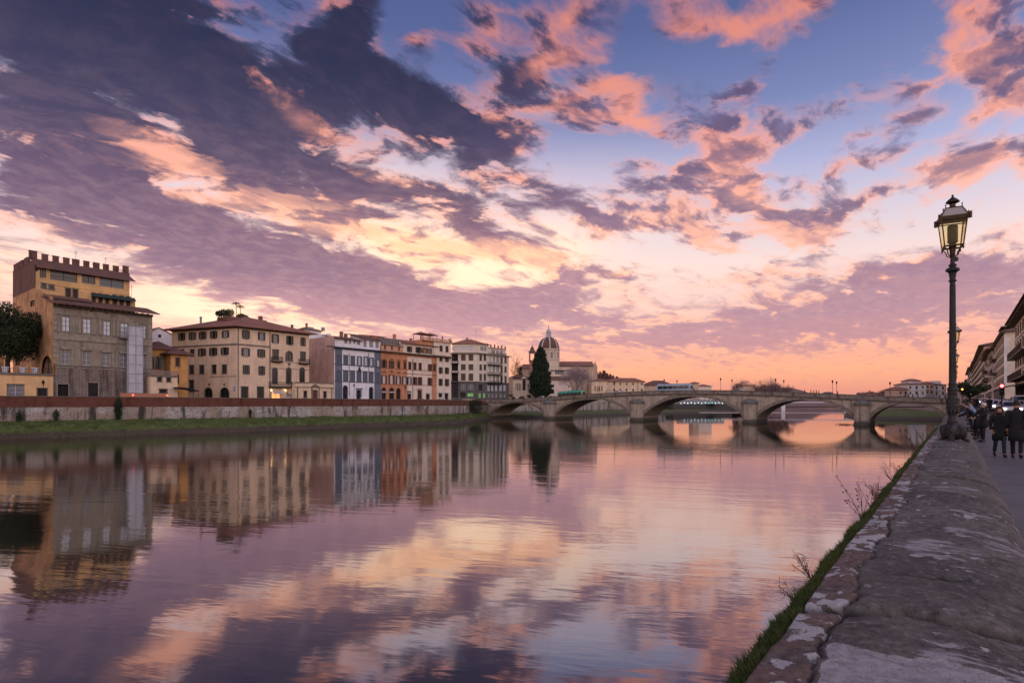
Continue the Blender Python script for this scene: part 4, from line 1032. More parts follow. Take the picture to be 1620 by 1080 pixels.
# ------------------------------------------------------------------ river bed, water, banks and embankment walls
def f_water(k, b):
    p = gpos(k)
    # long slow ripples lying across the view, finer close to the camera
    pr = k.map(p, rot=(0, 0, R(14)))
    w1 = k.noise(k.map(pr, sc=(.16, .55, 1)), 1.0, 3, .5, .6)
    w2 = k.noise(k.map(pr, sc=(.8, 2.6, 1)), 1.0, 3, .55, .4)
    w3 = k.noise(k.map(pr, sc=(.02, .035, 1)), 1.0, 3, .5)
    calm = k.ramp(w3, .38, .62, .35, 1.0)
    h = k.mul(k.add(k.mul(w1, 1.0), k.mul(w2, .26)), calm)
    sx = k.v('DOT_PRODUCT', p, tuple(RD)); qx = k.v('DOT_PRODUCT', p, tuple(RN))
    lee = k.mul(k.ramp(sx, 70, 165, 0.0, 1.0), k.ramp(qx, -150, -95, .35, 1.0))       # the water lies calm above the bridge
    n = k.n.new('ShaderNodeBump'); k.put(n.inputs['Strength'], k.ramp(lee, 0, 1, .38, .07, 'LINEAR')); n.inputs['Distance'].default_value = .06
    k.put(n.inputs['Height'], h)
    t = k.t
    lw = k.n.new('ShaderNodeLayerWeight'); lw.inputs['Blend'].default_value = .5
    fac = k.ramp(lw.outputs['Facing'], .48, .98, .27, .86, 'LINEAR')
    gl = k.n.new('ShaderNodeBsdfGlossy'); gl.inputs['Color'].default_value = (.90,.88,.88,1); k.put(gl.inputs['Roughness'], k.mul(k.ramp(lee, 0, 1, .085, .02, 'LINEAR'), k.ramp(qx, -70, -25, 1.0, .55)))
    k.l.new(n.outputs[0], gl.inputs['Normal'])
    df = k.n.new('ShaderNodeBsdfDiffuse'); df.inputs['Color'].default_value = (.022,.022,.016,1)
    mx = k.n.new('ShaderNodeMixShader'); k.put(mx.inputs[0], fac); k.l.new(df.outputs[0], mx.inputs[1]); k.l.new(gl.outputs[0], mx.inputs[2])
    out = [x for x in k.n if x.type == 'OUTPUT_MATERIAL'][0]; k.l.new(mx.outputs[0], out.inputs[0])
    k.n.remove(b)
def water_mat():
    m = bpy.data.materials.new('river_water'); m.use_nodes = True; t = m.node_tree
    f_water(NT(t), t.nodes['Principled BSDF']); return m
b = MB(); b.poly([(-2500,-400,0),(2500,-400,0),(3500,6000,0),(-3500,6000,0)])
b.build('water', water_mat(), kind='structure')
M['earth'] = stone('bank_earth', (.055,.042,.028), (.025,.022,.016), 1.0)
def f_grass(k, b):
    p = gpos(k); n = k.noise(p, .35, 5, .6); g = k.noise(p, 5, 4, .7)
    col = k.mix(k.ramp(n, .35, .65), (.11,.155,.042,1), (.075,.10,.034,1)); col = k.mix(k.mul(k.ramp(g, .45, .7), .5), col, (.11,.12,.04,1))
    k.put(b.inputs['Base Color'], col); bump(k, b, g, .8, .12)
M['grass'] = mat('bank_grass', (.03,.05,.015), .95, f_grass)
def f_wall(k, b):
    p = gpos(k); s_ = k.v('DOT_PRODUCT', p, tuple(RD)); z = k.sep(p)[2]
    q = k.xyz(s_, 0, z)
    n = k.noise(q, .16, 5, .6); g = k.noise(q, 2.2, 5, .7); v = k.voro(k.map(q, sc=(1.1, 1, 1.6)), 1.3, 'F1', .9, 'Color')
    vr = k.sep(v)[0]
    st = k.noise(k.map(q, sc=(.5, 1, .08)), 1.0, 5, .65)
    c = k.mix(k.ramp(n, .38, .62), (.38,.31,.25,1), (.52,.51,.50,1))
    c = k.mix(k.mul(k.ramp(vr, .2, .9), .5), c, (.26,.20,.15,1))
    c = k.mix(k.ramp(g, .52, .72), c, (.10,.085,.07,1))
    c = k.mix(k.mul(k.ramp(st, .50, .64), .92), c, (.035,.033,.028,1))
    c = k.mix(k.mul(k.ramp(k.noise(q, .5, 4, .7), .60, .70), .7), c, (.62,.60,.58,1))
    c = k.mix(k.mul(k.ramp(z, 2.2, 3.4, 1, 0), .6), c, (.05,.05,.03,1))
    k.put(b.inputs['Base Color'], c); n2_ = k.n.new('ShaderNodeTexBrick'); k.put(n2_.inputs['Vector'], k.xyz(s_, z, 0)); n2_.inputs['Scale'].default_value = 1; n2_.inputs['Brick Width'].default_value = 1.1; n2_.inputs['Row Height'].default_value = .42; n2_.inputs['Mortar Size'].default_value = .035; c = k.mix(k.mul(n2_.outputs['Fac'], .55), c, (.06,.05,.045,1)); k.put(b.inputs['Base Color'], c)
    bump(k, b, k.add(g, vr), .7, .1)
M['rubble'] = mat('rubble_stone_wall', (.25,.2,.16), .95, f_wall)
M['redbrick'] = bricks_mat('red_brick_parapet', (.205,.070,.046), (.15,.058,.040), (.15,.08,.06), .32, .10, .012)
M['asphalt'] = stone('asphalt', (.055,.055,.057), (.04,.04,.042), 2.0)
# plan line of the far embankment wall (s, distance w)
sW = [(-140, 134), (0, 132), (60, 132), (118, 132)]
p = plan(700, 133); sW.append((s_of(p), 133)); p = plan(735, 146); sW.append((s_of(p), 146)); p = plan(768, 161); sW.append((s_of(p), 161))
def bankline(fn): return [sq(s, -w) for s, w in fn]
def wall_strip(name, line, z0, z1, t, m, cap=None, label=None, cat=None, zt=None):
    """a wall following a plan line, with real thickness t behind the line"""
    out = thing(name, (line[0].x, line[0].y, z0), label, cat)
    b = MB(); n_ = len(line); back = []
    for i, p in enumerate(line):
        d = (line[min(i+1, n_-1)] - line[max(i-1, 0)]).normalized(); back.append(p + Vector((-d.y, d.x, 0))*t)
    for i in range(n_-1):
        a, c, d, e = line[i], line[i+1], back[i+1], back[i]
        b.add([(q.x-line[0].x, q.y-line[0].y, zz) for zz in (0, z1-z0) for q in (a, c, d, e)], [(0,1,5,4),(1,2,6,5),(2,3,7,6),(3,0,4,7),(4,5,6,7)])
    b.build('wall', m, out)
    if cap:
        b = MB()
        for i in range(n_-1):
            a, c, d, e = line[i], line[i+1], back[i+1], back[i]
            o = (c-a).normalized(); o = Vector((-o.y, o.x, 0))*.09
            b.add([(q.x-line[0].x, q.y-line[0].y, zz) for zz in (z1-z0+.003, z1-z0+.13) for q in (a-o, c-o, d+o, e+o)], [(0,3,2,1),(0,1,5,4),(1,2,6,5),(2,3,7,6),(3,0,4,7),(4,5,6,7)])
        b.build('coping', cap, out)
    return out
WL = bankline(sW)
wall_strip('embankment_wall', WL, -1.0, 5.45, 1.2, M['rubble'], None, 'stained rubble stone embankment wall above the far grassy bank', 'wall')
o = Vector((0,0,0))
PL = [p + Vector((RN.x, RN.y, 0))*.06 for p in WL]
bp = wall_strip('brick_parapet', PL, 5.452, 7.36, .5, M['redbrick'], M['stone_trim'], 'long red brick parapet along the top of the far embankment', 'parapet')
# far street and ground
b = MB()
far = [Vector((-420, 10, 0)), Vector((-420, 700, 0))]
poly = [p + Vector((-RN.x, -RN.y, 0))*.6 for p in WL]
b.poly([(p.x, p.y, GZ-.05) for p in poly] + [(25, 300, GZ+.6), (60, 520, GZ+.6), (-300, 700, GZ), (-480, 300, GZ), (-420, 0, GZ)])
b.build('far_street', M['asphalt'], kind='structure')
# grassy bank: rows of vertices from the water's edge up to the wall foot
def edge_w(s):      # distance of the water's edge
    w = 121.5 + 7.5*max(0, min(1, (62-s)/34.0)) + (8 if s < 10 else 0)*0
    if s > 128: w += (s-128)*.62
    return w + 1.1*fbm(s*.09, 3.3) + .5*fbm(s*.45, 1.1)
def wall_w(s):
    for (s0, w0), (s1, w1) in zip(sW, sW[1:]):
        if s0 <= s <= s1: return w0 + (w1-w0)*(s-s0)/(s1-s0)
    return sW[-1][1] if s > sW[-1][0] else sW[0][1]
S0, S1, NS, NQ = -130.0, sW[-1][0]+2, 620, 20
vs = []; fs = []
for i in range(NS):
    s = S0 + (S1-S0)*i/(NS-1); we = edge_w(s); ww = max(wall_w(s)+.05, we+2)
    zt = 2.9 - .5*max(0, min(1, (s-40)/90))
    for j in range(NQ):
        t = j/(NQ-1); w = we-1.2 + (ww-we+1.2)*t
        prof = -.5 + (zt*.62+.5)*min(1, t/.2)**.7 + zt*.38*max(0, (t-.2)/.8)**.8
        rough = (fbm(s*.30, w*.35, 2) * .85 + fbm(s*1.1, w*1.2, 5)*.45) * (1 if t < .35 else .30)
        zz_ = prof + rough*min(1, t*8); en = max(0.0, min(1.0, (S1-s)/7.0)); p = sq(s, -w); vs.append((p.x, p.y, -.6 + (zz_+.6)*en**.6))
for i in range(NS-1):
    for j in range(NQ-1):
        a = i*NQ+j; fs.append((a, a+1, a+NQ+1, a+NQ))
def f_bank(k, b):
    p = gpos(k); z = k.sep(p)[2]; n = k.noise(p, .5, 5, .65); g = k.noise(p, 4, 4, .7)
    zz = k.add(z, k.mul(k.sub(n, .5), 1.6))
    gr = k.mix(k.ramp(n, .35, .65), (.12,.165,.045,1), (.075,.10,.032,1)); gr = k.mix(k.mul(k.ramp(g, .5, .7), .5), gr, (.18,.19,.07,1))
    ea = k.mix(k.ramp(g, .4, .65), (.10,.080,.058,1), (.045,.040,.030,1))
    k.put(b.inputs['Base Color'], k.mix(k.ramp(zz, .8, 1.35), ea, gr)); bump(k, b, g, .8, .2)
M['bank'] = mat('grassy_bank', (.03,.05,.02), .95, f_bank)
me = bpy.data.meshes.new('river_bank'); me.from_pydata(vs, [], fs); me.materials.append(M['bank']); me.polygons.foreach_set('use_smooth', [True]*len(fs))
obj('river_bank', me, kind='structure')
# grass tufts on the bank
rnd = random.Random(3)
def grass_tufts(name, pts, hmin, hmax, m, blades=4, spread=.15, width=.03, lean=.35):
    V = []; Fc = []
    for (x, y, z) in pts:
        for _ in range(blades):
            a = rnd.uniform(0, 6.283); h = rnd.uniform(hmin, hmax); bx = x + rnd.gauss(0, spread); by = y + rnd.gauss(0, spread)
            c, s_ = math.cos(a), math.sin(a); lx = rnd.gauss(0, lean)*h; ly = rnd.gauss(0, lean)*h; i = len(V)
            V += [(bx-c*width, by-s_*width, z-.02), (bx+c*width, by+s_*width, z-.02), (bx+lx*.4, by+ly*.4, z+h*.6), (bx+lx, by+ly, z+h)]
            Fc += [(i, i+1, i+2), (i+2, i+1, i+3)] if False else [(i, i+1, i+2), (i+1, i+3, i+2)]
    me = bpy.data.meshes.new(name); me.from_pydata(V, [], Fc); me.materials.append(m)
    return obj(name, me, kind='stuff')
pts = []
for _ in range(15000):
    i = rnd.randrange(60, NS-1); j = rnd.randrange(2, NQ-1)
    if rnd.random() > (.9 if j < 7 else .5): continue
    v0 = Vector(vs[i*NQ+j]); v1 = Vector(vs[(i+1)*NQ+j+1]); p = v0.lerp(v1, rnd.random()); pts.append(tuple(p))
g = grass_tufts('bank_grass', pts, .15, .5, M['grass'], 4, .3, .06)
g['label'] = 'rough grass growing over the far river bank'; g['category'] = 'grass'
# small stones at the far water's edge
M['pale_stone'] = stone('pale_river_stone', (.20,.185,.165), (.10,.09,.08), 3)
b = MB()
for _ in range(260):
    s = rnd.uniform(-10, 165); w = edge_w(s) - rnd.uniform(-1.2, .4); p = sq(s, -w); r = rnd.uniform(.08, .32)
    b.ball((p.x, p.y, .05+r*.3 + max(0, w-edge_w(s))*.9), r, 6, 4, (1, rnd.uniform(.7, 1.3), .6))
o = b.build('shore_stones', M['pale_stone'], kind='stuff'); o['label'] = 'scattered pale stones along the far water edge'; o['category'] = 'stones'
# ------------------------------------------------------------------ foliage tool
def leafmat(name, c1, c2, rough=.7):
    def f(k, b):
        oi = k.n.new('ShaderNodeTexCoord').outputs['Object']; n = k.noise(oi, 1.2, 3, .6)
        k.put(b.inputs['Base Color'], k.mix(k.ramp(n, .35, .65), (*c1, 1), (*c2, 1)))
    return mat(name, c1, rough, f)
M['darkleaf'] = leafmat('dark_evergreen_leaves', (.020,.034,.016), (.040,.058,.024))
M['cypress'] = leafmat('cypress_foliage', (.018,.034,.020), (.034,.055,.028))
M['ivy'] = leafmat('ivy_leaves', (.016,.030,.016), (.030,.050,.022))
M['redleaf'] = leafmat('autumn_red_leaves', (.20,.05,.02), (.10,.03,.015))
M['bark'] = stone('tree_bark', (.05,.04,.03), (.025,.02,.016), 3)
def leaves(b, c, r, n, size, rng, shell=.55):
    for _ in range(n):
        while True:
            v = Vector((rng.uniform(-1,1), rng.uniform(-1,1), rng.uniform(-1,1)))
            if .01 < v.length <= 1: break
        v = v.normalized() * (shell + (1-shell)*rng.random()**.6) if rng.random() < .75 else v
        p = Vector(c) + Vector((v.x*r[0], v.y*r[1], v.z*r[2]))
        a = Vector((rng.gauss(0,1), rng.gauss(0,1), rng.gauss(0,1))).normalized(); e = a.cross(Vector((rng.gauss(0,1), rng.gauss(0,1), rng.gauss(0,1)))).normalized()
        s_ = size*rng.uniform(.6, 1.4); w = s_*.45
        b.poly([p-a*s_*.5, p+e*w*.5, p+a*s_*.5, p-e*w*.5])
def broad_tree(name, loc, h, crown, label, leaf, seed, n=2600, size=.35, trunk=.3, cat='tree', group=None, clumps=9, bare=False):
    rng = random.Random(seed); root = thing(name, loc, label, cat, 0, group)
    t = MB(); hc = h - crown[2]*1.0; base = max(hc*.55, .5)
    t.tube([(0,0,-.3),(.05*rng.uniform(-1,1)*h*.3,0,base*.6),(.1,.05,base)], [trunk*1.2, trunk*.9, trunk*.75], 8)
    cl = []
    for i in range(clumps):
        a = 6.283*i/clumps + rng.uniform(-.5,.5); rr = rng.uniform(.25,.68) if i else 0; zz = rng.uniform(-.55,.65)
        c = (math.cos(a)*crown[0]*rr, math.sin(a)*crown[1]*rr, hc + crown[2]*zz*(1-.4*rr)); cl.append(c)
        m_ = Vector((c[0]*.4, c[1]*.4, (base+c[2])/2)); t.tube([(.1,.05,base-.1), tuple(m_), c], [trunk*.55, trunk*.35, trunk*.12], 6)
    t.build('trunk', M['bark'], root, smooth=True)
    b = MB()
    for c in cl:
        f = rng.uniform(.30,.52); leaves(b, c, (crown[0]*f, crown[1]*f, crown[2]*f), n//clumps, size, rng)
    b.build('crown', leaf, root, kind='stuff')
    return root
def cypress_tree(loc, h, r, label, seed, group=None, n=5200, size=.5, leaf=None, name='cypress_tree'):
    rng = random.Random(seed); root = thing(name, loc, label, 'tree', 0, group)
    MB().tube([(0,0,-.3),(0,0,h*.9)], [r*.09, r*.02], 8).build('trunk', M['bark'], root)
    b = MB()
    for i in range(n):
        t = rng.random()**1.1; z = h*(.05+.95*t); a = rng.uniform(0, 6.283)
        prof = min(1, t/.12)**.4 * (1-t)**.50*(.98) * (.86 + .30*mnoise.noise(Vector((math.cos(a)*1.6, math.sin(a)*1.6, t*9+seed))) + .34*mnoise.noise(Vector((math.cos(a)*4, math.sin(a)*4, t*24+seed))))
        rr = r*prof*(.6+.4*rng.random()**.5); p = Vector((math.cos(a)*rr, math.sin(a)*rr, z))
        up = Vector((rng.gauss(0,.35)+math.cos(a)*.4, rng.gauss(0,.35)+math.sin(a)*.4, 1)).normalized(); e = up.cross(Vector((rng.gauss(0,1), rng.gauss(0,1), rng.gauss(0,.3)))).normalized()
        s_ = size*rng.uniform(.7,1.5)*(1.5 if rng.random() < .12 else 1); b.poly([p-up*s_*.5, p+e*s_*.22, p+up*s_*.8, p-e*s_*.22])
    b.build('crown', leaf or M['cypress'], root, kind='stuff'); return root
def bare_tree(name, loc, h, r, label, seed, m=None, levels=4, cat='tree', group=None, thick=.16, squash=1.0):
    rng = random.Random(seed); root = thing(name, loc, label, cat, 0, group); b = MB(); tw = MB()
    def grow(p, d, L, rad, lv):
        q = p + d*L; (b if lv > levels-2 else tw).tube([p, (p+q)/2 + Vector((rng.gauss(0,.04), rng.gauss(0,.04), 0))*L, q], [rad, rad*.8, rad*.62], 5 if lv > 1 else 3)
        if lv == 0: return
        for _ in range(4 if lv > 1 else 5):
            nd = (d + Vector((rng.gauss(0,.55), rng.gauss(0,.55), rng.gauss(.08,.3)*squash))).normalized(); grow(q, nd, L*rng.uniform(.62,.85), rad*.55, lv-1)
    for k_ in range(3): grow(Vector((0,0,-.2)) if k_ == 0 else Vector((0,0,h*.16)), (Vector((rng.gauss(0,.25), rng.gauss(0,.25), 1))).normalized(), h*.30, thick, levels)
    b.build('trunk', m or M['bark'], root); tw.build('crown', m or M['bark'], root, kind='stuff'); return root
# evergreen in the roof garden at the left edge
p = plan(12, 155); broad_tree('evergreen_tree', (p.x, p.y, GZ+5.4), 15.2, (6.6, 6.6, 6.4), 'dark evergreen tree in the terrace garden at the left edge before the orange wall', M['darkleaf'], 11, 26000, .46, .45, clumps=22)
# ivy on the embankment
def ivy(name, p, w, h, z0, lab, n=900, seed=1, thick=.5):
    rng = random.Random(seed); o = thing(name, (p.x, p.y, z0), lab, 'ivy', TH*-1+math.pi/2)
    MB().tube([(0,0,0),(.1,0,h*.5),(0,0,h*.95)], .06, 5).build('stem', M['bark'], o)
    b = MB(); leaves(b, (0, 0, h*.5), (w*.5, thick, h*.52), n, .28, rng, .3); b.build('foliage', M['ivy'], o, kind='stuff'); return o
ivy('ivy', sq(s_of(plan(186, 132)), -131.5), 1.5, 5.0, 2.4, 'dark ivy column climbing the embankment wall below the grey palazzo', 1300, 4)
ivy('ivy', sq(s_of(plan(750, 150))-.6, -148.5), 8.5, 6.0, 2.0, 'large mass of ivy over the wall corner where the bridge begins', 5200, 5, 2.0)
for px, w_, h_, sd in ((88, 1.0, 2.4, 6), (30, 1.3, 2.2, 7), (395, .8, 2.2, 9)):
    ivy('ivy', sq(s_of(plan(px, 132)), -131.7), w_, h_, 2.7, {88:'small ivy patch on the embankment wall under the grey palazzo doorway', 30:'ivy patch on the embankment wall under the yellow terrace building', 395:'thin ivy patch on the embankment wall below the cream corner palazzo'}[px], 260, sd, .35)
# ------------------------------------------------------------------ five arched stone bridge
SB = 190.8; BW = 13.2            # upstream face and width
def bq(px):                       # q on the bridge face seen at px
    k = (px-810)/900      # (SB*RD.x + q*RN.x) = k (SB*RD.y + q*RN.y)
    return (k*SB*RD.y - SB*RD.x)/(RN.x - k*RN.y)
def bY(px): q = bq(px); return SB*RD.y + q*RN.y
def bz(px, py): return EYE + (639-py)/900*bY(px)
M['bstone'] = bricks_mat('bridge_ashlar', (.50,.42,.33), (.42,.35,.28), (.25,.205,.165), 1.5, .55, .03, RN, True)
M['bdark'] = stone('dark_weathered_stone', (.17,.14,.115), (.08,.07,.06), 1.2)
M['bcap'] = stone('lichened_cap_stone', (.22,.215,.20), (.10,.098,.09), 2.0)
M['bring'] = stone('arch_ring_stone', (.30,.25,.20), (.15,.13,.11), 1.5)
br = thing('stone_bridge', tuple(sq(SB, bq(1500), 0)), 'low five arched stone bridge across the river', 'bridge', 0)
# local frame: x from the left bank to the right (along -RN .. +RN), y downstream
Q0, Q1 = bq(752), bq(1512)
BM = Matrix.Translation(sq(SB, Q0) - br.location) @ Matrix.Rotation(math.atan2(RN.y, RN.x), 4, 'Z')
def bx(px): return bq(px) - Q0
LB = Q1 - Q0
tops = [(752, 8.2), (776, 8.5), (860, bz(860, 628)), (930, bz(930, 624)), (998, bz(998, 620)), (1050, bz(1050, 616.8)), (1100, bz(1100, 615.4)), (1160, bz(1160, 617)), (1215, bz(1215, 618.8)), (1271, bz(1271, 621)), (1351, bz(1351, 624.6)), (1430, bz(1430, 627.2)), (1495, bz(1495, 629.2)), (1512, bz(1495, 629.2)-.1)]
TX = [bx(a) for a, _ in tops]; TZ = [b_ for _, b_ in tops]
cc = np.polyfit(TX, TZ, 4)
def top(x): return float(np.polyval(cc, x))
piers = [(862, 879), (999, 1018), (1176.5, 1197), (1352, 1376)]
PX = [(bx(a), bx(c)) for a, c in piers]
spans = [(bx(778), PX[0][0]), (PX[0][1], PX[1][0]), (PX[1][1], PX[2][0]), (PX[2][1], PX[3][0]), (PX[3][1], bx(1496))]
crowns = [bz(820, 637), bz(940, 631.5), bz(1098, 627.4), bz(1280, 632), bz(1440, 638)]
spring = 1.5
def intr(x):
    for (a, c), zc in zip(spans, crowns):
        if a < x < c:
            t = 2*(x-a)/(c-a)-1; return spring + (zc-spring)*(1-abs(t)**2.15)**.78
    return None
body = MB(); N_ = 420; xs = sorted(set([LB*i/N_ for i in range(N_+1)] + [v for sp in spans for v in (sp[0]+.001, sp[1]-.001)]))
PAR = 1.55     # height of parapet and cornice above the masonry
for x0, x1 in zip(xs, xs[1:]):
    xm = (x0+x1)/2; i0, i1 = intr(max(x0, x0)), intr(x1); z0 = intr(x0) if intr(xm) is not None else -1; z1 = intr(x1) if intr(xm) is not None else -1
    if intr(xm) is not None:
        z0 = spring if intr(x0) is None else intr(x0); z1 = spring if intr(x1) is None else intr(x1)
    t0, t1 = top(x0)-PAR, top(x1)-PAR
    body.poly([(x0,0,z0),(x1,0,z1),(x1,0,t1),(x0,0,t0)]); body.poly([(x1,BW,z1),(x0,BW,z0),(x0,BW,t0),(x1,BW,t1)])
    if intr(xm) is not None: body.poly([(x0,0,z0),(x0,BW,z0),(x1,BW,z1),(x1,0,z1)])
for a, c in spans:
    for x in (a, c): body.poly([(x,0,-1),(x,BW,-1),(x,BW,spring),(x,0,spring)])
body.build('spandrel_wall', M['bstone'], br, BM)
dk = MB()
for x0, x1 in zip(xs, xs[1:]): dk.poly([(x0,0,top(x0)-PAR),(x1,0,top(x1)-PAR),(x1,BW,top(x1)-PAR),(x0,BW,top(x0)-PAR)])
dk.build('roadway', M['asphalt'], br, BM @ Matrix.Translation((0,0,.35)))
def strip(y0, y1, dz0, dz1, m, name, step=3, caps=False):
    b = MB(); X = xs[::step] + [xs[-1]]
    for x0, x1 in zip(X, X[1:]):
        a, c = top(x0), top(x1)
        b.add([(x0,y0,a+dz0),(x1,y0,c+dz0),(x1,y1,c+dz0),(x0,y1,a+dz0),(x0,y0,a+dz1),(x1,y0,c+dz1),(x1,y1,c+dz1),(x0,y1,a+dz1)], [(0,3,2,1),(4,5,6,7),(0,1,5,4),(2,3,7,6)])
    return b.build(name, m, br, BM)
strip(-.42, .5, -PAR, -PAR+.32, M['bdark'], 'cornice'); strip(-.05, .38, -PAR+.322, -.16, M['bstone'] if False else M['bring'], 'parapet'); strip(-.14, .46, -.158, 0, M['bdark'], 'parapet_coping')
strip(BW-.4, BW, -PAR+.0, -.16, M['bring'], 'parapet'); strip(BW-.5, BW+.1, -.158, 0, M['bdark'], 'parapet_coping')
# pilaster blocks along the parapet
b = MB(); 
for i in range(28):
    x = LB*(i+.5)/28; b.box(x-.35, x+.35, -.12, .0-.052, top(x)-PAR+.33, top(x)-.165)
b.build('parapet_block', M['bdark'], br, BM)
# arch rings
for (a, c), zc in zip(spans, crowns):
    r = MB(); n_ = 34; pts = []
    for i in range(n_+1):
        x = a+.02+(c-a-.04)*(1-math.cos(math.pi*i/n_))/2; pts.append(Vector((x, 0, intr(x) or spring)))
    for i in range(n_):
        p, q = pts[i], pts[i+1]; d0 = (pts[min(i+1,n_)]-pts[max(i-1,0)]).normalized(); d1 = (pts[min(i+2,n_)]-pts[i]).normalized()
        n0 = Vector((-d0.z,0,d0.x)); n1 = Vector((-d1.z,0,d1.x)); w = .95; g = .025
        A, B_2, C_, D_ = p, q, q+n1*w, p+n0*w
        y0 = -.16 - (.035 if i % 2 else 0)
        r.add([(A.x,y0,A.z-.03),(B_2.x,y0,B_2.z-.03),(C_.x,y0,C_.z),(D_.x,y0,D_.z),(A.x,.3,A.z-.03),(B_2.x,.3,B_2.z-.03),(C_.x,.3,C_.z),(D_.x,.3,D_.z)], [(0,1,2,3),(0,4,5,1),(3,2,6,7),(1,5,6,2),(4,0,3,7)])
    r.build('arch_ring', M['bring'], br, BM)
# piers with rounded cutwaters and domed caps
capz = [bz(870, 635), bz(1008, 633.5), bz(1187, 633.5), bz(1364, 636)]
for (a, c), zc in zip(PX, capz):
    xm = (a+c)/2; w = (c-a)/2*1.02
    b = MB(); zc = zc-.9
    prof = [(-w, 0.2), (-w, -.9), (-w*.62, -1.9), (0, -2.4), (w*.62, -1.9), (w, -.9), (w, 0.2)]
    b.prism([(xm+x, y) for x, y in prof], -1.5, zc)
    b.prism([(xm+x*1.10, y*1.08-.05) for x, y in prof], -1.5, .55)
    b.build('pier', M['bstone'], br, BM)
    b = MB(); b.prism([(xm+x*1.16, y*1.16-.06) for x, y in prof], zc+.002, zc+.55)
    for kk in range(5):
        f0, f1 = math.cos(kk/5*1.5), math.cos((kk+1)/5*1.5)
        b.add([(xm+x*1.1*f0, y*1.1*f0, zc+.55+math.sin(kk/5*1.5)*1.0) for x, y in prof] + [(xm+x*1.1*f1, y*1.1*f1, zc+.55+math.sin((kk+1)/5*1.5)*1.0) for x, y in prof], [(i, i+1, i+8, i+7) for i in range(6)])
    b.build('pier_cap', M['bcap'], br, BM, smooth='auto')
# abutment towards the left bank
b = MB().box(-16, 0.0, -.3, BW, -1, top(0)-PAR+.35); b.box(-16, 0.0, -.25, .25, top(0)-PAR+.352, top(0)); b.build('abutment', M['bstone'], br, BM)
b = MB().box(LB, LB+2.2, -.0, BW, -1, top(LB)-PAR+.2); b.build('abutment', M['bstone'], br, BM)
# lamp posts on the bridge
def bpt(px, y=0, dz=0): x = bx(px); return BM @ Vector((x, y, top(x)+dz)) + br.location
lampd = []
for i, (px, yy) in enumerate(((1050, .4), (1071, BW-.4), (1140, .4), (1158, BW-.4), (1227, .4), (1240, BW-.4), (1317, .4), (1323.5, BW-.4), (1408, .4), (900, .4), (972, .4))):
    side = 'near' if yy < 1 else 'far'
    if i == 0:
        p = bpt(px, yy, -1.2); lab = 'bridge lamp post beside the pale moving bus'
        bl = thing('bridge_lamp', tuple(p), lab, 'street lamp', 0, 'lamp posts on the bridge')
        MB().lathe([(.16,0),(.16,.3),(.09,.5),(.06,1.2),(.05,4.0),(.09,4.1),(.03,4.25)], 8).build('post', M['iron'], bl)
        MB().lathe([(.08,4.25),(.26,4.85),(.30,4.9),(.14,5.15),(.05,5.2),(.05,5.35)], 6).build('lantern', M['iron'], bl)
    else:
        # second position measured across the deck
        k = (px-810)/900; off = yy
        base = sq(SB+off, 0); q = (k*base.y - base.x)/(RN.x - k*RN.y); P_ = sq(SB+off, q); x = q-Q0
        lab = ('bridge lamp post right of the pale bus, on the far parapet', 'bridge lamp post, left one of the pair above the third arch', 'bridge lamp post, right one of the pair above the third arch',
               'taller bridge lamp post in front of the distant trees', 'shorter far parapet lamp post in front of the distant trees', 'bridge lamp post left of a close pair above the fourth arch', 'bridge lamp post right of a close pair above the fourth arch',
               'single bridge lamp post left of the distant white houses', 'bridge lamp post in front of the teal bus', 'bridge lamp post in front of the long cream building')[i-1]
        copy_tree(bl, None, lab, (P_.x, P_.y, top(x)-1.2))
# debris caught on the last pier
b = MB()
rngd = random.Random(5)
for sx in (-1, 1):
    x0 = PX[3][0] if sx < 0 else PX[3][1]
    for _ in range(7): b.tube([(x0, -1.0+rngd.uniform(-.4,.4), .12), (x0+sx*rngd.uniform(1.5,5), -1+rngd.uniform(-.8,.8), rngd.uniform(.05,.35))], .05, 4)
o = b.build('driftwood', M['bark'], None, Matrix.Translation(br.location) @ BM); o['label'] = 'dark driftwood caught at the waterline of the rightmost bridge pier'; o['category'] = 'driftwood'
# ------------------------------------------------------------------ beyond the bridge: church, low houses, banks, far bridge, hill
M['church'] = stucco('warm_church_stone', (.52,.39,.29), .15, .4)
M['chplaster'] = stucco('pinkish_church_plaster', (.70,.57,.48), .08, .25)
M['palechurch'] = stucco('pale_drum_plaster', (.62,.53,.42), .08, .25)
M['lead'] = stucco('grey_lead_rib', (.52,.50,.52), .08, .2)
M['dometile'] = rooftile('dome_tiles', (.17,.085,.06))
def XF(root_name, label, cat, x0, x1, Y, z0):
    """facade lying square to the view axis between two picture columns"""
    a, c = Vector(((x0-810)/900*Y, Y, 0)), Vector(((x1-810)/900*Y, Y+.01, 0))
    root = thing(root_name, (a.x, a.y, z0), label, cat); return root, a, c
def zat(py, Y): return EYE + (639-py)/900*Y
# far ground slopes up behind the left bank
DG = 8.0
b = MB(); P0 = sq(SB+1, -161); 
b.poly([(-60, 262, DG-.3), (P0.x-3, P0.y+2, DG-.3), tuple(sq(SB+60, -166, DG-.3)), tuple(sq(SB+160, -172, DG-.3)), tuple(sq(SB+420, -186, DG-.3)), (240, 900, DG), (-300, 900, DG)])
b.build('far_square', M['asphalt'], kind='structure')
c8 = Z(5.142, 690, 490)
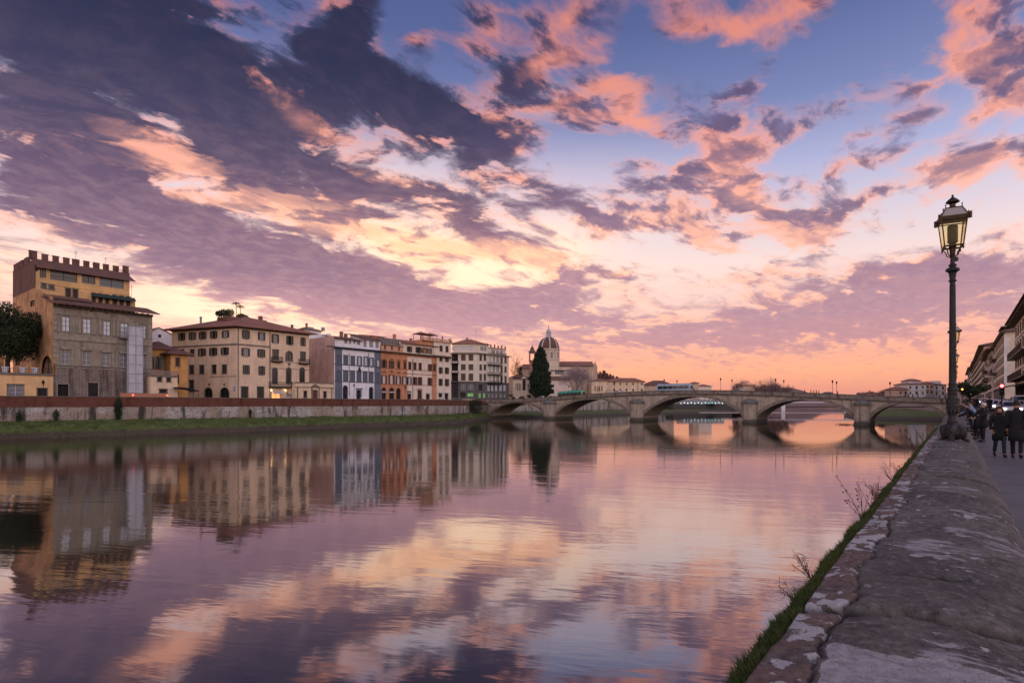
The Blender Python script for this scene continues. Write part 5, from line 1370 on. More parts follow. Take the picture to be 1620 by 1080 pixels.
# --- domed church
YC = 381.0; kx = YC/900
root = thing('domed_church', ((868-810)*kx, YC, DG), 'domed baroque church with a tiled dome, white ribs, a lantern and a long tiled nave', 'church')
def zc(py): return zat(py, YC) - DG
R0 = 16.7*kx
dr = MB(); dr.lathe([(R0*1.0, zc(600)), (R0*1.0, zc(571)), (R0*1.05, zc(570.5)), (R0*1.05, zc(569)), (R0*.985, zc(568.8)), (R0*.985, zc(554.5)), (R0*1.07, zc(554)), (R0*1.07, zc(552.4)), (R0*.98, zc(552.2))], 32)
dr.build('drum', M['palechurch'], root, smooth='auto')
prof = []
for i in range(11):
    t = i/10*1.38; prof.append((R0*.98*math.cos(t)**.9 if i else R0*.98, zc(552.2) + (zc(533.2)-zc(552.2))*math.sin(t)/math.sin(1.38)))
MB().lathe(prof, 32).build('dome', M['dometile'], root, smooth=True)
for i in range(8):
    a = math.pi/8*2*i - math.pi/2 + .06; rb = MB()
    for (r0, z0), (r1, z1) in zip(prof, prof[1:]):
        w = .38
        def P(r, z, o, s_): return ((r+o)*math.cos(a) - s_*w*math.sin(a), (r+o)*math.sin(a) + s_*w*math.cos(a), z)
        rb.add([P(r0,z0,-.1,-1),P(r0,z0,-.1,1),P(r0,z0,.22,1),P(r0,z0,.22,-1),P(r1,z1,-.1,-1),P(r1,z1,-.1,1),P(r1,z1,.22,1),P(r1,z1,.22,-1)], [(2,3,7,6),(1,2,6,5),(3,0,4,7)])
    rb.build('dome_rib', M['lead'], root)
rl = prof[-1][0]
ln = MB(); ln.lathe([(rl*1.25, zc(534)), (rl*1.35, zc(532.6)), (rl*1.05, zc(532.4)), (rl*.75, zc(531)), (rl*.75, zc(525.5)), (rl*1.1, zc(525.2)), (rl*1.1, zc(524.4)), (rl*.95, zc(524)), (rl*.8, zc(521.5)), (rl*.35, zc(519.8)), (rl*.1, zc(519)), (rl*.1, zc(517.5))], 12); ln.build('lantern', M['lead'], root, smooth='auto')
lw_ = MB()
for i in range(8): a = math.pi*2*i/8+.3; lw_.tube([(rl*.98*math.cos(a), rl*.98*math.sin(a), zc(531.5)), (rl*.98*math.cos(a), rl*.98*math.sin(a), zc(525.3))], rl*.16, 5)
lw_.build('lantern_column', M['lead'], root)
MB().ball((0,0,zc(517.2)), .45, 8, 6).box(-.07, .07, -.07, .07, zc(517), zc(514.3)).box(-.5, .5, -.07, .07, zc(515.6), zc(515.2)).build('cross_and_ball', M['lead'], root)
for i in range(8):
    a = -math.pi/2 + .22 + i*math.pi/4
    T = Matrix.Rotation(a+math.pi/2, 4, 'Z') @ Matrix.Translation((0, -R0*.985, zc(568)))
    wz = zc(558)-zc(568)
    w = MB(); w.box(-1.25, -.8, -.22, .1, 0, wz); w.box(.8, 1.25, -.22, .1, 0, wz); w.xz([(-1.5,wz),(1.5,wz),(1.1,wz+.5),(0,wz+.95),(-1.1,wz+.5)], -.35, .1); w.box(-1.4,1.4,-.3,.1,-.35,0)
    wo = w.build('window', M['palechurch'], root, T); MB().box(-.8, .8, -.06, .2, 0, wz).build('pane', M['glass_soft'], wo)
    a2 = a + math.pi/8; T = Matrix.Rotation(a2+math.pi/2, 4, 'Z') @ Matrix.Translation((0, -R0*.985, zc(568.5)))
    MB().box(-.45, .45, -.25, .1, 0, zc(554.8)-zc(568.5)).build('pilaster', M['church'], root, T)
def lxz(px, Y): return (px-810)/900*Y - root.location.x
# nave, lying to the right, long side to the camera, plus transept to the left
def block(name, x0, x1, Y, y_top, m, dep, z0=0, roof=None, ytop2=None):
    za = zat(y_top, Y)-DG; a, c = lxz(x0, Y), lxz(x1, Y); yy = Y-YC
    o = MB().box(a, c, yy, yy+dep, z0, za).build(name, m, root); return a, c, yy, za
a, c, yy, za = block('nave', 903, 938, YC+4, 578, M['church'], 15)
a2, c2_, _, _ = block('nave', 862, 903.01, YC+4.01, 578, M['chplaster'], 14.9)
zr = zat(571.6, YC+11)-DG
b = MB(); b.add([(a2-.5,yy-.9,za),(c+.6,yy-.9,za),(c+.6,yy+7.5,zr),(a2-.5,yy+7.5,zr),(c+.6,yy+16,za),(a2-.5,yy+16,za)], [(0,1,2,3),(3,2,4,5),(0,3,5),(1,4,2)]); b.build('nave_roof', M['tile'], root)
b = MB().box(a2, c, yy-.35, yy-.01, za-.8, za-.02); b.build('nave_cornice', M['stone_trim'], root)
Fg = Face(root, Vector(((938-810)/900*(YC+4), YC+4, 0)), Vector(((945-810)/900*(YC+19), YC+19, 0)))
b = MB(); b.poly([(0,0,0),(Fg.W,0,0),(Fg.W,0,za),(Fg.W*.5,0,zr),(0,0,za)]); b.build('gable_wall', M['church'], root, Fg.M)
for px in (912, 921, 930):
    u = lxz(px, YC+4); MB().box(u-.25, u+.25, yy-.1, yy-.005, 0, za-.9).build('lesene', M['stone_trim'], root)
    if px != 930: MB().box(u+1.4, u+2.6, yy-.02, yy+.1, za-4.2, za-2.4).build('window', M['glass'], root)
a, c, yy2, zb_ = block('transept', 821, 862, YC+2, 583, M['church'], 14)
b = MB(); zt2 = zat(576, YC+9)-DG; b.add([(a-.5,yy2-.9,zb_),(c+.5,yy2-.9,zb_),(c+.5,yy2+7,zt2),(a+3,yy2+7,zt2),(c+.5,yy2+15,zb_),(a-.5,yy2+15,zb_)], [(0,1,2,3),(3,2,4,5),(0,3,5),(1,4,2)]); b.build('transept_roof', M['tile'], root)
# chapel blocks in front of the nave
a, c, y3, z3 = block('chapel', 873.5, 902, YC-7, 586, M['chplaster'], 10)
MB().box(a-1.2, c+1.4, y3-1, y3+10.4, z3, z3+.35).build('chapel_roof', M['tiledark'], root)
u0, u1 = lxz(878.5, YC-7), lxz(892.5, YC-7)
wo = MB().box(u0, u1, y3-.1, y3-.002, zat(591.8, YC-7)-DG, zat(584.8, YC-7)-DG-.4).build('window', M['darkshut'], root)
for i in range(3): MB().box(u0+.4+i*1.9, u0+1.9+i*1.9, y3-.13, y3-.101, zat(591.3, YC-7)-DG, zat(586, YC-7)-DG-.4).build('pane', M['glass_soft'], wo)
a, c, y4, z4 = block('sacristy', 867, 904, YC-14, 601, M['chplaster'], 9)
b = MB(); b.add([(a-.6,y4-.8,z4),(c+.6,y4-.8,z4),(c+.6,y4+7,z4+2.8),(a-.6,y4+7,z4+2.8)], [(0,1,2,3)]); b.build('sacristy_roof', M['tiledark'], root)
# bell tower
Yb = YC-3; xb = lxz(842, Yb); yb = Yb-YC
def zz(py): return zat(py, Yb)-DG
M['brickchurch'] = stucco('brownish_belfry_brick', (.26,.15,.11), .15, .3)
tb = MB().box(xb-1.9, xb+1.9, yb-2, yb+2, 0, zz(571)); tb.box(xb-2.3, xb+2.3, yb-2.3, yb+2.3, zz(571), zz(570)); tb.build('bell_tower', M['brickchurch'], root)
b = MB()
for sx in (-1.7, 1.7):
    for sy in (-1.7, 1.7): b.box(xb+sx-.45, xb+sx+.45, yb+sy-.45, yb+sy+.45, zz(570), zz(559))
b.box(xb-2.2, xb+2.2, yb-2.2, yb+2.2, zz(559), zz(557.5)); b.build('belfry', M['brickchurch'], root)
MB().lathe([(2.4, zz(557.5)), (2.6, zz(556.8)), (1.9, zz(555)), (1.2, zz(552.5)), (1.0, zz(551)), (1.15, zz(550)), (.55, zz(548.5)), (.15, zz(546.5)), (.08, zz(544))], 8, (xb, yb)).build('spire', M['dometile'], root)
# --- columned house by the bridge head
Y9 = 290.0
root, a, c = XF('columned_house', 'low cream house with dark columned windows between the corner building and the tall cypress', 'house', 805, 845, Y9, DG)
F = Face(root, a, c, c8)
for r in ((645,598,690,655),(738,600,780,655)): F.win(*r, style='bare', glass=M['glass'])
for x in (652, 667, 682, 746, 760, 774):
    u, z0 = F.uz(x, 655); _, z1 = F.uz(x, 598); MB().lathe([(.28,z0),(.24,z0+.3),(.2,z1-.3),(.28,z1)], 8, (u, -.15)).build('column', M['cream2'], root, F.M)
F.win(703, 565, 728, 655, 'bare', arch=True, glass=M['brown'])
zt_ = zat(600, Y9)-DG; uh, _ = F.uz(625, 600)
F.wall(M['church'], zt_+1, u1=uh); F.wall(M['cream2'], zt_, u0=uh); MB().box(0, F.W, .5, 12, 0, zt_-.02).build('rear_block', M['church'], root, F.M)
b = MB().box(uh, F.W+.3, -.5, 1.0, zt_, zt_+.5); b.build('cornice', M['stone_trim'], root, F.M)
u0, _ = F.uz(592, 560); u1, _ = F.uz(760, 560); b = MB(); z2 = zat(597.5, Y9)-DG; b.add([(u0-.5,.2,z2),(u1+.5,.2,z2),(u1+.5,13,z2),(u0-.5,13,z2),(u0+3,6,zat(592.5,Y9)-DG),(u1-3,6,zat(592.5,Y9)-DG)], [(0,1,5,4),(1,2,5),(2,3,4,5),(3,0,4),(3,2,1,0)]); b.build('roof', M['tiledark'], root, F.M)
u, z = F.uz(715, 547); MB().xz([(-1.6,zt_+.5),(1.6,zt_+.5),(0,zt_+1.7)], -.4, .2).build('pediment', M['cream2'], root, F.at(u))
p = at(813, 600, Y9-6); MB().ball((0,0,0), .5, 8, 6)
# --- trees near the bridge head
Yt = 285; cypress_tree(((855-810)/900*Yt, Yt, DG), (zat(551, Yt)-DG), 21.5/900*Yt, 'huge dark cypress standing in front of the domed church', 3, n=24000, size=.9)
Yt = 325; bt = broad_tree('autumn_tree', ((818.5-810)/900*Yt, Yt, DG), zat(558, Yt)-DG, (4.4, 4.4, 9.5), 'thin red leaved tree glowing beside the six storey corner building', M['redleaf'], 8, 1500, .5, .3, clumps=12)
bt = cypress_tree((sq(0,0).x+(823.5-810)/900*300, 300, DG), zat(580, 300)-DG, 2.2, 'small dark conifer right of the red leaved tree', 5, n=1200, size=.5, name='small_conifer')
M['twig'] = mat('pinkish_grey_twigs', (.32,.25,.25), .9)
Yt = 330; bare_tree('bare_tree', ((915-810)/900*Yt, Yt, DG), zat(585.5, Yt)-DG, 6, 'round pinkish bare tree in front of the church nave', 12, M['twig'], 6, thick=.34)
Yt = 283; broad_tree('round_bush', ((852-810)/900*Yt, Yt, DG), 4.2, (2.5, 2.5, 2.0), 'round dark bush at the foot of the tall cypress', M['darkleaf'], 21, 900, .35, .15, cat='bush', clumps=6)
# hedge / dark shrubs in front of the columned house
for i, (px, w) in enumerate(((812, 2.2), (826, 2.6), (838, 2.0))):
    Yt = 278; broad_tree('shrub', ((px-810)/900*Yt, Yt, DG-.4), 3.4, (w, w, 1.6), ('dark shrub left of the columned house windows', 'dark shrub below the tall arched window of the columned house', 'dark shrub by the right corner of the columned house')[i], M['darkleaf'], 30+i, 700, .35, .12, cat='shrub', clumps=5)
# --- cream houses right of the bare tree
c9 = Z(9, 930, 580)
Y10 = 372.0
root, a, c = XF('cream_lodge', 'small cream lodge with four tall windows right of the bare tree', 'house', 936, 960, Y10, DG)
F = Face(root, a, c + Vector((0, -3, 0)), c9)
for x in (102, 142, 165, 200): F.win(x-7, 275, x+7, 348, 'bare', glass=M['darkshut'])
h_ = zat(602.5, Y10)-DG; F.wall(M['cream'], h_); sides(root, [F.p0, F.p1, F.p1+Vector((1,9,0)), F.p0+Vector((0,9,0))], h_, M['cream']); roof_on(root, [F.p0, F.p1, F.p1+Vector((1,9,0)), F.p0+Vector((0,9,0))], h_, .9, 1.5, M['tile'])
Y11 = 388.0
root, a, c = XF('long_cream_building', 'long low cream building with two rows of square windows behind the bridge', 'building', 959, 1018.5, Y11, DG)
F = Face(root, a, c, c9)
for x in (275, 375, 460, 552, 645, 768):
    F.win(x-11, 230, x+11, 258, 'bare', glass=M['darkshut']); F.win(x-11, 313, x+11, 345, 'bare', glass=M['darkshut'])
h_ = zat(603.6, Y11)-DG; F.wall(M['cream'], h_); fp = [a, c, c+Vector((3,12,0)), a+Vector((0,12,0))]; sides(root, fp, h_, M['cream']); roof_on(root, fp, h_, 1.0, 2.6, M['tile'])
u, _ = F.uz(712, 300); MB().box(u-.12, u+.12, -.15, -.005, 0, h_-.4).build('downpipe', M['iron'], root, F.M)
Y12 = 450.0
root, a, c = XF('brown_roofed_hall', 'long low hall with a brown roof behind the pale moving bus', 'building', 1019, 1066, Y12, DG)
F = Face(root, a, c); h_ = zat(609.5, Y12)-DG; F.wall(M['church'], h_); fp = [a, c, c+Vector((4,16,0)), a+Vector((0,16,0))]; sides(root, fp, h_, M['church']); roof_on(root, fp, h_, 1, 4.0, M['tiledark'])
for i, (x0, x1, Y, yt, rise, m, lab) in enumerate(((1096, 1106, 530, 606, 1.2, 'church', 'small brown roofed block just right of the pale bus'), (1104, 1126, 560, 611, 2, 'cream2', 'low pale house with a red roof behind the bridge crest'),
      (1176, 1194, 560, 610, 1.2, 'church', 'flat brown building between two bare trees beyond the bridge'))):
    root, a, c = XF('far_house', lab, 'house', x0, x1, Y, 7.5); F = Face(root, a, c)
    for j in range(3):
        u = F.W*(j+.5)/3; F.holes.append((u-.6, u+.6, 2.4, 3.8, False)); window(F, u, 2.4, 1.2, 1.4, 'bare', False, None, None, None, 'window')
    h_ = zat(yt, Y)-7.5; F.wall(M[m], h_); fp = [a, c, c+Vector((0,12,0)), a+Vector((0,12,0))]; sides(root, fp, h_, M[m]); roof_on(root, fp, h_, .8, rise, M['tile'])
# --- hillside with cypresses, far woods
M['hill'] = stone('hazy_hillside', (.24,.155,.135), (.18,.125,.11), .05)  # distance haze is mixed into the hillside colour itself
def ridge(name, Y, pts, m, dep=160):
    vs = []; fs = []; n_ = 60
    X = [p[0] for p in pts]; H = [p[1] for p in pts]
    for i in range(n_+1):
        px = X[0] + (X[-1]-X[0])*i/n_; py = float(np.interp(px, X, H)) - .6*fbm(px*.12, Y*.1)
        x = (px-810)/900*Y; zt = zat(py, Y)
        for j in range(6):
            t = j/5; vs.append((x, Y-dep*.6*(1-t), 1+(zt-1)*math.sin(t*math.pi/2)))
        vs.append((x*1.2, Y+dep*1.5, -5))
    for i in range(n_):
        for j in range(6): a = i*7+j; fs.append((a, a+7, a+8, a+1))
    me = bpy.data.meshes.new(name); me.from_pydata(vs, [], fs); me.materials.append(m); me.polygons.foreach_set('use_smooth', [True]*len(fs)); obj(name, me, kind='structure')
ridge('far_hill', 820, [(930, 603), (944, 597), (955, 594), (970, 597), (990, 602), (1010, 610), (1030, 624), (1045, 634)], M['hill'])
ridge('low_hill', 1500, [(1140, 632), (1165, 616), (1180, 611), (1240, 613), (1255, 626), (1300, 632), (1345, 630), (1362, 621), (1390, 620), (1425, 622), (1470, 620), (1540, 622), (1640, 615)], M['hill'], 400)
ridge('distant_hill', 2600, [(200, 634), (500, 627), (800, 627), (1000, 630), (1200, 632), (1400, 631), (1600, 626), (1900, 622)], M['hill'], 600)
M['hazyleaf'] = leafmat('hazy_cypress_foliage', (.22,.12,.10), (.17,.10,.085))  # far foliage tinted lighter, standing in for air haze
first = None
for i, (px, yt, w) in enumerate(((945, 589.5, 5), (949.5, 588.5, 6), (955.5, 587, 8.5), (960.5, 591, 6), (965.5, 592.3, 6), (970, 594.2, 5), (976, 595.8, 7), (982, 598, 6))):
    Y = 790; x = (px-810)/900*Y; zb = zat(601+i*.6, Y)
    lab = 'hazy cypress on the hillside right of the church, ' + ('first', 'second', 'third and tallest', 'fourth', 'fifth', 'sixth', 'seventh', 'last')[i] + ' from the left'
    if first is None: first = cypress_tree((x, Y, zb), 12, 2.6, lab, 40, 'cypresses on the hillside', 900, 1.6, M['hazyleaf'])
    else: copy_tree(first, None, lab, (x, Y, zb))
    o = first if i == 0 else bpy.data.objects[first.name]  # scale set below
hs = [o for o in bpy.data.objects if o.get('group') == 'cypresses on the hillside']
for o, (px, yt, w) in zip(hs, ((945, 589.5, 5), (949.5, 588.5, 6), (955.5, 587, 8.5), (960.5, 591, 6), (965.5, 592.3, 6), (970, 594.2, 5), (976, 595.8, 7), (982, 598, 6))):
    k_ = (zat(yt, 790)-o.location.z)/12; o.scale = (w/5.8, w/5.8, k_)
M['hazetwig'] = mat('hazy_bare_twigs', (.24,.16,.15), .9)  # air haze put into the twig colour
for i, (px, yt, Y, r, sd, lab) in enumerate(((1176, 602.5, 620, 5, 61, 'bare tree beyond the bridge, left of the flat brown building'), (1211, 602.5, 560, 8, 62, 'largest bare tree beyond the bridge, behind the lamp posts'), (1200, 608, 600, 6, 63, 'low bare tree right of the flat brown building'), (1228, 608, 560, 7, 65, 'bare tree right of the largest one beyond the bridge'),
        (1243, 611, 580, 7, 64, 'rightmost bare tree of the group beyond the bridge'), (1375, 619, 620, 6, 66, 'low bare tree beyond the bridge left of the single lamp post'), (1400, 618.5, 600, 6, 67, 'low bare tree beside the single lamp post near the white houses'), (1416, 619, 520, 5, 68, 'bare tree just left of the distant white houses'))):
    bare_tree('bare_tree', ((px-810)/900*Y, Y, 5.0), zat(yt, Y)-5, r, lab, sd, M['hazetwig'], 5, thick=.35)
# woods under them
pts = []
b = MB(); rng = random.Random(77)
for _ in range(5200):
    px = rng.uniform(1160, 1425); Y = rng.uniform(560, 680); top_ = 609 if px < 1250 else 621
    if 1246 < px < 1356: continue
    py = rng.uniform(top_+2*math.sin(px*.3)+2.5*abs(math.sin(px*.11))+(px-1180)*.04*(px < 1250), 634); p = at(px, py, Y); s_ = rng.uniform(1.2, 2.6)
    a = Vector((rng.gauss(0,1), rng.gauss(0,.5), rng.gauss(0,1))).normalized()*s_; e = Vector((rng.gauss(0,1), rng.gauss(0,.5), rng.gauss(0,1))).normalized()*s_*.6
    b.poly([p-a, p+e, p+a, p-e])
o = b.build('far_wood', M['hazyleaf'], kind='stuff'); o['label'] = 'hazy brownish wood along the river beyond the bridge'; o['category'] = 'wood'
# --- banks downstream of the bridge
def bank_strip(name, s0, s1, w0f, w1f, zf, n_=60, m=None):
    vs = []; fs = []; J = 8
    for i in range(n_+1):
        s = s0+(s1-s0)*i/n_; a, c = w0f(s), w1f(s)
        for j in range(J):
            t = j/(J-1); p = sq(s, a+(c-a)*t); en = max(0, min(1, i/5, (n_-i)/5))**.7; vs.append((p.x, p.y, -.6 + en*(.1 + zf*min(1, t*3)**.7 + .3*fbm(s*.1, t*3) + .9*t)))
    for i in range(n_):
        for j in range(J-1): a = i*J+j; fs.append((a, a+1, a+J+1, a+J))
    me = bpy.data.meshes.new(name); me.from_pydata(vs, [], fs); me.materials.append(m or M['bank']); me.polygons.foreach_set('use_smooth', [True]*len(fs)); return obj(name, me, kind='structure')
bank_strip('river_bank', SB-6, SB+330, lambda s: -(143-(s-SB)*.02) , lambda s: -(167+(s-SB)*.05), 1.6)
wl2 = [sq(SB+8, -163), sq(SB+60, -166), sq(SB+160, -171), sq(SB+420, -186)]
wall_strip('embankment_wall', wl2, .5, DG-.2, 1.0, M['rubble'], None, 'pale embankment wall seen through the left arches of the bridge', 'wall')
# dark quay of the far left bank closing the view through the middle arch
MQ = stone('dark_quay_stone', (.10,.095,.09), (.06,.06,.06), 1)
def quad_wall(name, a, c, z0, z1, m, label, cat, t=2):
    root = thing(name, (a.x, a.y, z0), label, cat); F = Face(root, a, c); MB().box(0, F.W, 0, t, 0, z1-z0).build('wall', m, root, F.M); return root, F
Yq = 430
root, F = quad_wall('far_quay', Vector(((1066-810)/900*Yq, Yq, 0)), Vector(((1158-810)/900*(Yq+60), Yq+60, 0)), -1, zat(638.5, Yq+20), MQ, 'dark stone quay seen through the centre arch under a lit pavilion', 'quay', 30)
b = MB(); b.poly([(*((1060-810)/900*Yq, Yq+1.5), zat(638.6, Yq+20)), (*((1162-810)/900*(Yq+60), Yq+61.5), zat(638.6, Yq+20)), (330, 760, zat(638.6, Yq+20)), (150, 760, zat(638.6, Yq+20))]); b.build('quay_terrace', M['asphalt'], kind='structure')
pv = thing('lit_pavilion', tuple(at(1118, 638, Yq+30)), 'glassy white lit pavilion seen through the centre arch', 'pavilion')
pv.location.z = zat(638.5, Yq+20)
MB().box(-22, 14, 0, 8, 0, 3.2).build('glass_hall', mat('pale_glazed_hall', (.26,.31,.33), .3), pv)
MB().box(-23, 15, -1, 9, 3.2, 3.6).build('roof', M['white'], pv)
M['teal'] = emis('teal_lamp', (.1,.8,.7), 2.5); M['coolbulb'] = emis('cool_white_bulb', (.9,.95,1), 2.5)
for i in range(13): MB().ball((-21+i*2.8, -.6, .3+.5*(i % 2)), .28, 6, 4).build('bulb', M['teal'] if i in (8, 9) else M['coolbulb'], pv)
for i in range(12): MB().box(-22+i*3.1, -21.8+i*3.1, -.15, -.01, 0, 3.2).build('mullion', M['white'], pv)
# right bank far side and weir
bank_strip('far_green_bank', SB+70, SB+420, lambda s: -(28 + (s-SB)*.13)*1.0, lambda s: -(-6 + (s-SB)*.11), 2.4, m=M['bank'])
b = MB(); a, c = sq(SB+200, -150), sq(SB+270, -40)
wr = thing('river_weir', (a.x, a.y, 0), 'thin pale line of the weir crossing the river beyond the bridge', 'weir'); F = Face(wr, a, c); MB().box(0, F.W, 0, 1.5, -.5, .25).build('crest', mat('white_water', (.7,.62,.6), .4), wr, F.M)
# modern road bridge further down
a, c = sq(SB+330, -150), sq(SB+360, -40); fb = thing('far_road_bridge', (a.x, a.y, 0), 'slim pale modern bridge far downstream seen through the right arches', 'bridge'); F = Face(fb, a, c)
MB().box(-20, F.W+10, 0, 7, 7.2, 7.9).build('deck', M['white'], fb, F.M)
for u in (F.W*.3, F.W*.72): MB().box(u-1.5, u+1.5, .5, 6.5, -1, 7.19).build('pier', M['white'], fb, F.M)
# --- white and cream houses at the far right end of the bridge
M['palehouse'] = stucco('pale_grey_white_plaster', (.60,.58,.58), .06, .2); M['rosehouse'] = stucco('rose_plaster', (.52,.36,.29), .08, .2)
cA = Z(9, 1400, 580)
specs = [
 ('stepped_roof_house', 'stepped pale house with red roof, leftmost of the distant houses beyond the bridge', 190, 330, 325, 330, 'rosehouse', 'tile', 1.6),
 ('tall_pale_house', 'tall pale distant house with a raised red roofed loft beyond the bridge', 318, 585, 250, 345, 'palehouse', 'tile', 1.5),
 ('rose_distant_house', 'rose coloured distant house between the tall pale house and the white one', 583, 690, 240, 352, 'rosehouse', 'tile', 1.2),
 ('white_distant_house', 'white distant house with grey pilasters and a chimney block, nearest the big lamp post', 690, 872, 258, 360, 'palehouse', 'tiledark', 1.0)]
for i, (nm, lab, x0, x1, yt, Y, m, rm, rise) in enumerate(specs):
    root, a, c = XF(nm, lab, 'house', 1400+x0/9, 1400+x1/9, Y, 6.5); F = Face(root, a, c, cA)
    h_ = zat(580+yt/9, Y)-6.5; rng = random.Random(i); nw = max(int(F.W/3.4), 2)
    for r_ in range(2 if h_ > 6 else 1):
        for j in range(nw):
            u = F.W*(j+.5)/nw; z0 = h_-2.6-r_*3.4; F.holes.append((u-.5, u+.5, z0, z0+1.5, False)); window(F, u, z0, 1.0, 1.5, 'plain' if i == 3 else 'closed' if j % 2 else 'bare', False, M['stone_trim'], M['darkshut'], None, 'window')
    F.wall(M[m], h_); fp = [a, c, c+Vector((0,12,0)), a+Vector((0,12,0))]; sides(root, fp, h_, M[m]); roof_on(root, fp, h_, .7, rise, M[rm])
    F.band(M['stone_trim'], h_-3.9, h_-3.7, out=.1)
    if i == 1:
        u0, _ = F.uz(375, 230); u1, _ = F.uz(550, 230); MB().box(u0, u1, 2, 9, h_, h_+2.2).build('loft', M['palehouse'], root, F.M)
        b = MB(); b.add([(u0-.7,1.3,h_+2.2),(u1+.7,1.3,h_+2.2),(u1+.7,9.7,h_+2.2),(u0-.7,9.7,h_+2.2),(u0+2.2,5,h_+3.6),(u1-2.2,5,h_+3.6)], [(0,1,5,4),(1,2,5),(2,3,4,5),(3,0,4),(3,2,1,0)]); b.build('loft_roof', M['tile'], root, F.M)
    if i == 3:
        u0, _ = F.uz(712, 230); u1, _ = F.uz(832, 230); MB().box(u0, u1, 2, 8, h_, h_+2.6).build('loft', M['palehouse'], root, F.M)
        for x in (692, 735, 868): u, _ = F.uz(x, 300); MB().box(u-.15, u+.15, -.12, -.005, 0, h_-.2).build('pilaster', M['stone_trim'], root, F.M)
# ------------------------------------------------------------------ near bank: pavement, road, street houses, parapet
def gz(s):      # height of the near pavement along the river
    return 4.30 + max(0, min(1, (s-26)/150))*1.9
NSS = 80
def strip_ground(name, q0, q1, dz, m, s0=-12, s1=420, kind='structure'):
    vs = []; fs = []
    for i in range(NSS+1):
        s = s0 + (s1-s0)*(i/NSS)**1.5
        for q in (q0, q1): p = sq(s, q); vs.append((p.x, p.y, gz(s)+dz))
    for i in range(NSS): a = 2*i; fs.append((a, a+1, a+3, a+2))
    me = bpy.data.meshes.new(name); me.from_pydata(vs, [], fs); me.materials.append(m); return obj(name, me, kind=kind)
def f_pave(k, b):
    p = gpos(k); s_ = k.v('DOT_PRODUCT', p, tuple(RD)); q = k.v('DOT_PRODUCT', p, tuple(RN))
    v = k.xyz(q, s_, 0); n = k.n.new('ShaderNodeTexBrick'); k.put(n.inputs['Vector'], v); n.inputs['Scale'].default_value = 1; n.inputs['Brick Width'].default_value = .62; n.inputs['Row Height'].default_value = .42; n.inputs['Mortar Size'].default_value = .008
    n.inputs['Color1'].default_value = (.15,.147,.15,1); n.inputs['Color2'].default_value = (.12,.118,.122,1); n.inputs['Mortar'].default_value = (.03,.03,.03,1)
    g = k.noise(p, 3, 5, .65); k.put(b.inputs['Base Color'], k.mix(k.mul(k.ramp(g, .4, .7), .5), n.outputs['Color'], (.04,.04,.042,1))); bump(k, b, k.m('SUBTRACT', g, n.outputs['Fac']), .5, .02)
M['pave'] = stone('worn_asphalt_pavement', (.135,.135,.14), (.095,.095,.10), 1.5, .6)
strip_ground('pavement', .30, 2.75, 0, M['pave'])
kb = MB()
for i in range(80):
    s = -10 + i*1.6 + .0
    if s > 118: break
    a, c = sq(s+.01, 2.75), sq(s+1.59, 2.75); a2, c2_ = sq(s+.01, 2.92), sq(s+1.59, 2.92)
    kb.add([(q.x, q.y, gz(s)+z) for z in (-.14, .002) for q in (a, c, c2_, a2)], [(0,1,5,4),(1,2,6,5),(2,3,7,6),(3,0,4,7),(4,5,6,7)])
kb.build('kerb', stone('kerb_stone', (.16,.155,.15), (.09,.09,.09), 3), kind='structure')
strip_ground('road', 2.92, 9.2, -.13, M['asphalt'])
strip_ground('riverside_ground', 9.0, 60, -.135, M['asphalt'])
